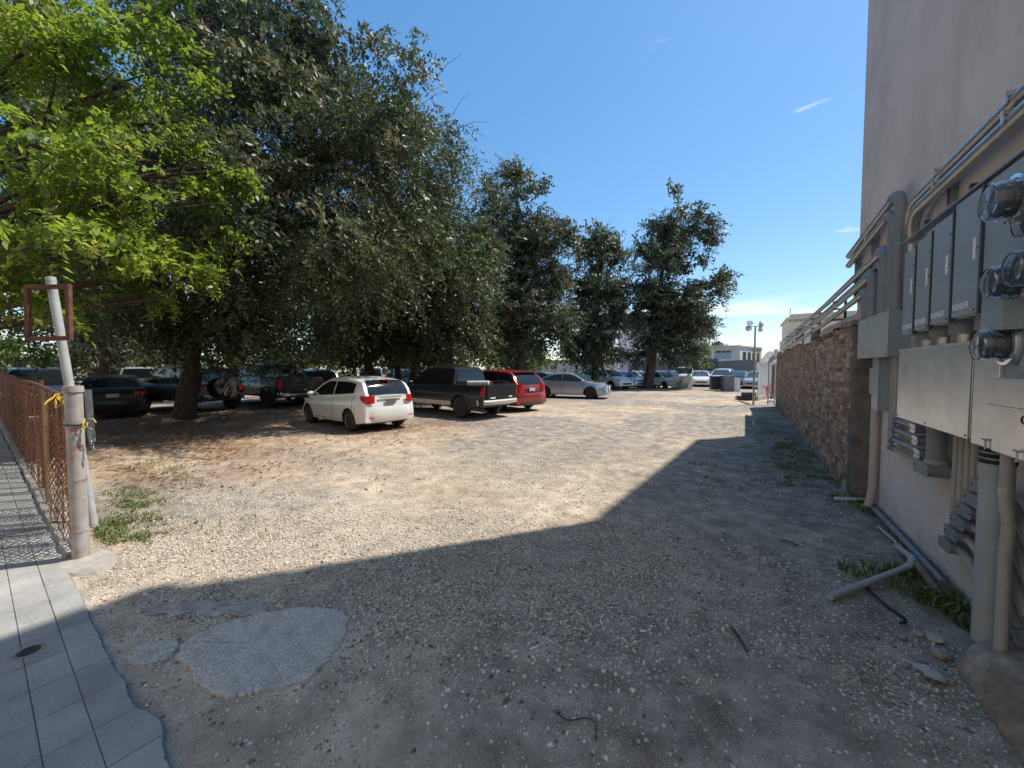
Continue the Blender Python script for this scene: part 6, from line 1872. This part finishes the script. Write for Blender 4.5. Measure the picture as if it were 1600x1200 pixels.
# second row and far end of the lot
FAR = 'cars parked at the far end of the lot'
SEC = 'cars parked behind the front row'
def far_car(kind, label, c, h, paint, grp, glass='car_glass_blue', name=None):
    if kind == 'sedan':
        return car(name or 'sedan', label, 'car', c, h, 4.65, 1.8, 2.7, 0.325, SB, SR, paint, glass, pillars=(-0.22,), detail=False, group=grp, tail=[('tail_red', -2.05, 0.80, 0.95, 0.55)], head=[('lamp_clear', 1.78, 0.62, 0.745, 0.50)],
                   bumper=[('front_bumper', paint, 1, 0.22, 0.56, 0.05, 0.74, 0.4)], plate=[('grille', 'trim_dark', 1, -0.5, 0.5, 0.38, 0.50, 0.05)])
    if kind == 'hatch':
        return car(name or 'hatchback', label, 'car', c, h, 3.9, 1.7, 2.51, 0.30, HB, HR, paint, glass, pillars=(-0.28,), detail=False, group=grp, tail=[('tail_red', -1.72, 0.78, 1.00, 0.50)], head=[('lamp_clear', 1.5, 0.64, 0.76, 0.45)], plate=[('grille', 'trim_dark', 1, -0.5, 0.5, 0.34, 0.46, 0.02)])
    if kind == 'suv':
        return car(name or 'suv', label, 'car', c, h, 4.65, 1.85, 2.69, 0.345, UB, UR, paint, glass, pillars=(-1.15, 0.05), detail=False, group=grp, sill=0.28, tail=[('tail_red', -2.0, 0.92, 1.10, 0.55)], head=[('lamp_clear', 1.9, 0.72, 0.86, 0.52)], plate=[('grille', 'trim_dark', 1, -0.5, 0.5, 0.42, 0.56, 0.02)])
    return car(name or 'off_roader', label, 'car', c, h, 4.3, 1.8, 2.7, 0.37, JB, JR, paint, glass, pillars=(-1.0, -0.1), detail=False, group=grp, sill=0.4, plan=(0.15, 0.01), tumble=0.84, head=[('lamp_clear', 2.05, 0.78, 0.94, 0.5)], plate=[('grille', 'trim_dark', 1, -0.45, 0.45, 0.5, 0.85, 0.02)])
far_car('suv', 'navy blue crossover just above the white hatchback roof', (-19.6, 11.9), 160, 'paint_navy', SEC)
far_car('jeep', 'white boxy vehicle right of the thick trunk above the hatchback', (-24.2, 20.0), 130, 'paint_white', SEC)
far_car('suv', 'pale blue vehicle between the two slim tree trunks', (-20.9, 19.2), 150, 'paint_silverblue', SEC)
far_car('sedan', 'pale sedan nose showing behind the black truck bed', (-24.6, 13.9), 165, 'paint_silverblue', SEC)
far_car('sedan', 'light car glimpsed between the boxy off-roader and the black truck', (-30.6, 12.6), 165, 'paint_silver', SEC)
far_car('suv', 'white vehicle roof showing left of the navy crossover', (-27.5, 17.0), 170, 'paint_white', SEC)
far_car('sedan', 'pale blue sedan roof behind the red crossover', (-12.8, 25.6), 10, 'paint_silverblue', SEC)
far_car('sedan', 'black sedan behind the silver-blue sedan windscreen', (-10.6, 26.3), 12, 'paint_black', SEC)
far_car('suv', 'white crossover facing right at the left end of the far row', (-10.0, 32.0), -25, 'paint_white', FAR)
far_car('sedan', 'silver sedan facing right, second in the far row', (-9.4, 34.6), -28, 'paint_silver', FAR)
far_car('sedan', 'white sedan hood showing left of the farthest trunk', (-8.6, 37.6), -30, 'paint_white', FAR)
far_car('hatch', 'white hatchback directly right of the farthest tree trunk', (-6.2, 36.2), -40, 'paint_white', FAR)
far_car('hatch', 'bright red car in the shade behind the far white hatchback', (-6.2, 42.0), -70, 'paint_red', FAR)
far_car('jeep', 'boxy white van behind the tilted metal sheets', (-5.2, 42.8), -75, 'paint_white', FAR)
far_car('sedan', 'white sedan facing the camera beside the tilted metal sheets', (-3.6, 41.6), -82, 'paint_white', FAR)
far_car('sedan', 'dark sedan squeezed between the white sedan and the white crossover', (-2.9, 46.2), -86, 'paint_black', FAR)
far_car('suv', 'white crossover behind the black bins', (-1.7, 43.0), -96, 'paint_white', FAR)
far_car('sedan', 'dark blue sedan right of the black bins', (-0.35, 41.0), -100, 'paint_navy', FAR)
far_car('sedan', 'silver car nearest the floodlight pole', (1.2, 39.6), -100, 'paint_silver', FAR)
# ------------------------------------------------------------------ far end of the lot
lp = thing('floodlight_pole', 'slim steel pole with four round floodlights at the far wall end', 'street lamp', (0.46, 21.4, 0))
MB().tube([(0, 0, -0.1), (0, 0, 3.72)], [0.05, 0.038], 12).build('pole', 'conduit_metal', lp, 40)
cu_, su_ = math.cos(R(31)), math.sin(R(31))
MB().tube([(-0.34 * cu_, -0.34 * su_, 3.70), (0.34 * cu_, 0.34 * su_, 3.70)], 0.022, 8).build('cross_arm', 'conduit_metal', lp, 40)
MB().tube([(0.0, 0, 2.72), (0.22 * cu_, 0.22 * su_, 2.72)], 0.014, 6).build('bracket', 'conduit_metal', lp, 40)
for (u, dz, tilt) in ((-0.28, 0.12, 0.5), (0.30, 0.14, 0.9), (-0.33, -0.12, 0.35), (0.28, -0.13, 0.6)):
    M = Matrix.Translation((u * cu_, u * su_, 3.70 + dz)) @ Matrix.Rotation(R(31), 4, 'Z') @ Matrix.Rotation(R(70) - tilt * 0.5, 4, 'X') @ Matrix.Rotation(tilt * (0.5 if u > 0 else -0.5), 4, 'Y')
    MB().lathe([(0.03, -0.16), (0.06, -0.12), (0.11, -0.04), (0.145, 0.03), (0.15, 0.045), (0.135, 0.04), (0.10, -0.02)], M, 20).build('lamp_head', 'white_paint', lp, 40)
    MB().lathe([(0.134, 0.038), (0.001, 0.044)], M, 20, False).build('lens', 'lamp_clear', lp, 40)
    MB().tube([(u * cu_, u * su_, 3.70), (u * cu_, u * su_, 3.70 + dz)], 0.012, 6).build('yoke', 'dark_metal', lp, 40)

def corrugated(mb, p0, p1, z0, z1, pitch=0.12, depth=0.03, tilt=0.0):
    p0, p1 = Vector((*p0, 0)), Vector((*p1, 0))
    d = p1 - p0
    n = max(4, int(d.length / pitch) * 4)
    u = d.normalized()
    nn = Vector((-u.y, u.x, 0))
    rows = []
    for z in (z0, (z0 + z1) / 2, z1):
        row = []
        for i in range(n + 1):
            q = p0 + d * (i / n) + nn * (depth * (1 if i % 4 in (1, 2) else 0) + tilt * (z - z0))
            row.append((q.x, q.y, z))
        rows.append(row)
    mb.grid(rows)
    return mb
cf = thing('metal_fence', 'pale corrugated metal fence panel behind the floodlight pole', 'fence', (0.75, 24.9, 0))
for i in range(4):
    a, b_ = i / 4, (i + 1) / 4
    q0 = (0.72 + 0.75 * a, 24.6 + 2.6 * a)
    q1 = (0.72 + 0.75 * b_ - 0.01, 24.6 + 2.6 * b_ - 0.03)
    o = corrugated(MB(), q0, q1, 0.22, 1.92, 0.15, 0.03).build('panel', 'sheet_metal', cf, world=True)
    sm = o.modifiers.new('thick', 'SOLIDIFY')
    sm.thickness = 0.004
MB().tube([(0.76, 24.7, 1.96), (1.5, 27.2, 1.96)], 0.025, 8).build('rail', 'conduit_metal', cf, 40, world=True)
MB().prism([(0.55, 24.4), (0.72, 24.35), (1.6, 27.1), (1.4, 27.2)], -0.05, 0.24).build('footing', 'concrete', cf, bevel=0.03, world=True)
gt = thing('dark_gate', 'dark wooden gate between the metal fence and the brick wall end', 'gate', (1.5, 27.3, 0))
for k in range(6):
    MB().box(1.46 + k * 0.17, 1.61 + k * 0.17, 27.3 + 0.02 * (k % 2), 27.34 + 0.02 * (k % 2), 0.05, 1.93).build('board', 'wood_grey', gt, world=True)
MB().box(1.45, 2.5, 27.37, 27.41, 0.5, 0.6).build('batten', 'wood_grey', gt, world=True)
for (x, y, h, lab) in ((1.05, 21.75, 1.98, 'thin steel post just past the brick wall end'), (1.28, 21.55, 1.9, 'grey post touching the brick wall end')):
    t = thing('steel_post', lab, 'post', (x, y, 0))
    MB().tube([(0, 0, -0.05), (0, 0, h)], 0.03, 10).build('tube', 'conduit_metal', t, 40)
    MB().tube([(0, 0, h), (0, 0, h + 0.02)], 0.036, 10).build('cap', 'conduit_metal', t, 40)
V, F, rv, c = leaf_cloud([(1.25, 23.6, 0.62, 0.26, 0.30), (1.05, 23.4, 0.75, 0.16, 0.2), (1.4, 23.3, 0.45, 0.2, 0.2)], 60, 10, 0.12, 0.05, 0.8, rng, 0.3, 0.4, 0, 0.5, 0, 0.15)
fl = thing('flower_bush', 'bright pink flowering bush at the brick wall end', 'bush', (1.25, 23.6, 0))
np_mesh('blossom', V - np.array((1.25, 23.6, 0)), F, 'petal_pink', rv, fl)
MB().tube([(0, 0, -0.03), (0.02, -0.1, 0.3), (-0.1, -0.15, 0.7)], [0.02, 0.015, 0.008], 6).build('stem', 'bark', fl, 40)
MB().box(-0.15, 0.15, -0.15, 0.15, -0.02, 0.12).build('pot', 'white_paint', fl, bevel=0.02)
# black bench-like block and cable at the pole foot
bb = thing('rubbish_pile', 'low black pile of scrap beside the floodlight pole foot', 'scrap', (0.2, 24.6, 0))
MB().box(-0.45, 0.35, -0.2, 0.25, 0.0, 0.22, Matrix.Rotation(0.2, 4, 'Z')).build('block', 'bin_black', bb, bevel=0.04)
MB().box(-0.2, 0.45, -0.15, 0.2, 0.221, 0.42, Matrix.Rotation(0.5, 4, 'Z')).build('block', 'trim_dark', bb, bevel=0.04)
tube_thing('cable', 'brown cable curving from the scrap pile to the pole foot', 'cable', [(-0.25, 24.8, 0.22), (-0.32, 24.0, 0.12), (0.0, 22.6, 0.03), (0.35, 21.5, 0.03)], 0.025, 'rust', 6)
# tilted sheets
ts = MB()
for i in range(1):
    corrugated(ts, (-5.15, 34.4), (-4.45, 34.9), 0.05, 1.05, 0.18, 0.05, -0.45)
o = ts.build('metal_sheet', 'sheet_metal', None)
o.modifiers.new('thick', 'SOLIDIFY').thickness = 0.006
tag(o, 'ribbed metal sheet leaning far over, left of its neighbour', 'metal sheet', 'leaning metal sheets')
o = corrugated(MB(), (-4.5, 34.6), (-3.95, 35.0), 0.05, 1.08, 0.18, 0.05, -0.75).build('metal_sheet', 'sheet_metal', None)
o.modifiers.new('thick', 'SOLIDIFY').thickness = 0.006
tag(o, 'ribbed metal sheet slanting beside the white sedan', 'metal sheet', 'leaning metal sheets')
o = corrugated(MB(), (-3.85, 34.7), (-3.55, 34.9), 0.0, 0.92, 0.16, 0.05).build('metal_sheet', 'white_paint', None)
o.modifiers.new('thick', 'SOLIDIFY').thickness = 0.006
tag(o, 'narrow upright white ribbed sheet left of the white sedan', 'metal sheet', 'leaning metal sheets')
bn = thing('waste_bin', 'large black waste bin at the far end', 'bin', (-1.75, 34.0, 0))
MB().prism([(-0.42, -0.35), (0.42, -0.35), (0.42, 0.35), (-0.42, 0.35)], 0.06, 1.05, Matrix.Rotation(0.35, 4, 'Z')).build('body', 'bin_black', bn, bevel=0.03)
MB().prism([(-0.45, -0.38), (0.45, -0.38), (0.45, 0.38), (-0.45, 0.38)], 1.051, 1.12, Matrix.Rotation(0.35, 4, 'Z')).build('lid', 'bin_black', bn, bevel=0.02)
bn = thing('waste_bin', 'grey square container beside the black waste bin', 'bin', (-0.95, 33.2, 0))
MB().box(-0.38, 0.38, -0.3, 0.4, 0.0, 1.12, Matrix.Rotation(0.35, 4, 'Z')).build('body', 'bin_grey', bn, bevel=0.02)
MB().box(-0.40, 0.40, -0.32, 0.42, 1.121, 1.16, Matrix.Rotation(0.35, 4, 'Z')).build('lid', 'bin_grey', bn, bevel=0.01)
o = corrugated(MB(), (-0.52, 33.0), (-0.15, 33.2), 0.0, 1.02, 0.16, 0.05).build('metal_sheet', 'white_paint', None)
o.modifiers.new('thick', 'SOLIDIFY').thickness = 0.006
tag(o, 'upright white ribbed sheet leaning on the grey container', 'metal sheet', 'leaning metal sheets')

# walls and buildings behind
gw = thing('boundary_wall', 'dark grey boundary wall behind the far parked cars', 'wall', (-3.0, 47.5, 0))
MB().box(-12.0, -2.3, 47.4, 47.7, -0.2, 2.75).build('wall', 'grey_wall', gw, world=True)
MB().box(-2.29, 1.2, 46.6, 47.0, -0.2, 2.45).build('wall', 'grey_wall', gw, world=True)
MB().prism([(-2.29, 2.4505), (1.2, 2.4505), (1.2, 2.52), (0.2, 2.60), (-1.6, 2.50)], 46.6, 47.0, Matrix(((1, 0, 0, 0), (0, 0, 1, 0), (0, 1, 0, 0), (0, 0, 0, 1)))).build('coping', 'grey_wall', gw, world=True)
wb = thing('warehouse', 'white flat roofed two storey building with wide barred windows', 'building', (-1.0, 58.0, 0))
MB().prism([(-9.5, 57.0), (-0.4, 58.4), (2.3, 67.0), (-8, 69.0)], -0.2, 4.55).build('wall', 'stucco_white', wb, world=True)
MB().prism([(-9.6, 56.85), (-0.3, 58.28), (2.45, 67.0), (-8, 69.1)], 4.55, 4.72).build('roof', 'stucco_cream', wb, world=True)
ux, uy = 9.1 / 9.207, 1.4 / 9.207
def front_box(u0, u1, z0, z1, d0, d1):
    """box on the warehouse front: u along the wall from its right corner, d outwards"""
    P = []
    for (u, d) in ((u0, d0), (u1, d0), (u1, d1), (u0, d1)):
        P.append((-0.4 - ux * u + uy * d, 58.4 - uy * u - ux * d))
    return MB().prism(P, z0, z1)
for (u0, u1) in ((0.95, 2.95), (3.35, 4.95), (5.4, 7.2)):
    f = front_box(u0, u1, 2.95, 4.05, -0.02, 0.03).build('window', 'shutter_blue', wb, world=True)
    n = 3
    for k in range(n):
        a = u0 + 0.08 + (u1 - u0 - 0.16) * k / n
        front_box(a + 0.03, a + (u1 - u0 - 0.16) / n - 0.03, 3.80, 4.0, 0.031, 0.04).build('pane', 'window_dark', f, world=True)
    for k in range(4):
        front_box(u0 + 0.05, u1 - 0.05, 3.02 + k * 0.19, 3.16 + k * 0.19, 0.031, 0.05).build('louvre', 'shutter_blue', f, world=True)
front_box(0.4, 8.6, 4.18, 4.28, 0.0, 0.35).build('canopy', 'stucco_cream', wb, world=True)
front_box(2.98, 3.04, 0.3, 2.95, 0.0, 0.05).build('drain_pipe', 'dark_metal', wb, world=True)
sx, sy_ = 2.7 / 9.014, 8.6 / 9.014
for k in range(4):
    P = []
    for (u, d) in ((1.2 + k * 1.9, -0.02), (2.3 + k * 1.9, -0.02), (2.3 + k * 1.9, 0.04), (1.2 + k * 1.9, 0.04)):
        P.append((-0.4 + sx * u + sy_ * d, 58.4 + sy_ * u - sx * d))
    MB().prism(P, 2.7, 3.9).build('window', 'window_dark', wb, world=True)
tb = thing('tower_block', 'tall pale pink building with rows of windows behind the farthest tree', 'building', (-10.0, 84.0, 0))
MB().prism([(-22, 78.5), (-6.3, 84.2), (-9, 96), (-25, 92)], -0.2, 12.6).build('wall', 'stucco_pink', tb, world=True)
tx, ty = 15.7 / 16.70, 5.7 / 16.70
for fz in (5.2, 7.6, 10.0):
    for k in range(6):
        u = 0.8 + k * 1.7
        P = [(-6.3 - tx * a + ty * d, 84.2 - ty * a - tx * d) for (a, d) in ((u, -0.02), (u + 0.95, -0.02), (u + 0.95, 0.05), (u, 0.05))]
        w_ = MB().prism(P, fz, fz + 1.15).build('window', 'window_dark', tb, world=True)
        P = [(-6.3 - tx * a + ty * d, 84.2 - ty * a - tx * d) for (a, d) in ((u - 0.1, 0.0), (u + 1.05, 0.0), (u + 1.05, 0.12), (u - 0.1, 0.12))]
        MB().prism(P, fz - 0.12, fz - 0.02).build('sill', 'stucco_white', w_, world=True)
P = [(-6.3 - tx * a + ty * d, 84.2 - ty * a - tx * d) for (a, d) in ((-0.3, -0.3), (12.5, -0.3), (12.5, 0.4), (-0.3, 0.4))]
MB().prism(P, 12.6, 12.95).build('cornice', 'stucco_pink', tb, world=True)
for k in range(9):
    a = 0.3 + k * 1.3
    P = [(-6.3 - tx * q + ty * d, 84.2 - ty * q - tx * d) for (q, d) in ((a, 0.02), (a + 0.5, 0.02), (a + 0.5, 0.35), (a, 0.35))]
    MB().prism(P, 12.25, 12.6).build('bracket', 'stucco_pink', tb, world=True)
cb = thing('cream_building', 'cream building with dentil cornice rising behind the brick wall pipes', 'building', (7.5, 62, 0))
MB().box(5.0, 14.0, 62.0, 72.0, -0.2, 8.1).build('wall', 'stucco_cream', cb, world=True)
MB().box(4.75, 14.2, 61.75, 72.2, 8.1, 8.35).build('cornice', 'stucco_cream', cb, world=True)
MB().box(5.2, 13.5, 61.9, 71.0, 8.35, 8.75).build('parapet', 'stucco_cream', cb, world=True)
for k in range(12):
    MB().box(5.1 + k * 0.55, 5.35 + k * 0.55, 61.78, 61.995, 7.75, 7.98).build('dentil', 'roof_tile', cb, world=True)
MB().box(4.6, 4.995, 61.6, 70.0, -0.2, 5.6).build('side_wing', 'stucco_cream', cb, world=True)
for k in range(4):
    MB().box(5.7 + k * 1.7, 6.6 + k * 1.7, 61.96, 61.998, 5.4, 6.9).build('window', 'window_dark', cb, world=True)
MB().tube([(5.15, 62.2, 8.7), (5.15, 62.2, 9.6)], 0.04, 6).build('mast', 'dark_metal', cb, world=True)
rb = thing('gabled_house', 'small house with sloping brown roof beyond the metal fence', 'house', (3.0, 54.5, 0))
MB().box(1.9, 7.5, 54.0, 60.0, -0.2, 2.4).build('wall', 'stucco_white', rb, world=True)
MB().add([(1.7, 53.8, 2.4), (7.7, 53.8, 2.4), (7.7, 60.2, 2.4), (1.7, 60.2, 2.4), (2.6, 55.5, 3.75), (7.0, 55.5, 3.75), (7.0, 58.5, 3.75), (2.6, 58.5, 3.75)], [(0, 1, 5, 4), (1, 2, 6, 5), (2, 3, 7, 6), (3, 0, 4, 7), (4, 5, 6, 7), (0, 3, 2, 1)]).build('roof', 'roof_tile', rb, world=True)
MB().box(3.1, 3.5, 54.6, 55.0, 2.45, 3.95).build('vent', 'stucco_white', rb, world=True)
fw = thing('boundary_wall', 'white rendered wall glimpsed between the dark tree crowns and parked cars', 'wall', (-16, 44, 0))
MB().box(-24, -12.2, 44.0, 44.3, -0.2, 2.6).build('wall', 'stucco_white', fw, world=True)
MB().box(-24.05, -12.15, 43.95, 44.35, 2.6, 2.72).build('coping', 'concrete', fw, world=True)
lf = thing('chain_fence', 'thin wire fence frame behind the silver-blue sedan', 'fence', (-16, 29, 0))
for k in range(5):
    MB().tube([(-21 + k * 2.4, 27.5 + k * 0.9, 0), (-21 + k * 2.4, 27.5 + k * 0.9, 2.25)], 0.03, 6).build('post', 'dark_metal', lf, world=True)
MB().tube([(-21, 27.5, 2.25), (-11.4, 31.1, 2.25)], 0.025, 6).build('rail', 'dark_metal', lf, world=True)
# unseen street front added behind the camera to bounce warm light into the shade
st = thing('bounce_building', 'unseen plain cream building added across the street to bounce light', 'building', (-8, -14, 0))
MB().box(-34.0, 16.0, -22.0, -7.6, -0.2, 14.0).build('wall', 'stucco_cream', st, world=True)
MB().box(-34.3, 16.3, -22.3, -7.3, 14.0, 14.35).build('cornice', 'stucco_white', st, world=True)
for k in range(12):
    for z in (1.2, 5.2):
        w_ = MB().box(-32.5 + k * 4.0, -31.0 + k * 4.0, -7.62, -7.56, z, z + 2.0).build('window', 'window_dark', st, world=True)
        MB().box(-32.6 + k * 4.0, -30.9 + k * 4.0, -7.6, -7.45, z - 0.15, z - 0.01).build('sill', 'stucco_white', w_, world=True)
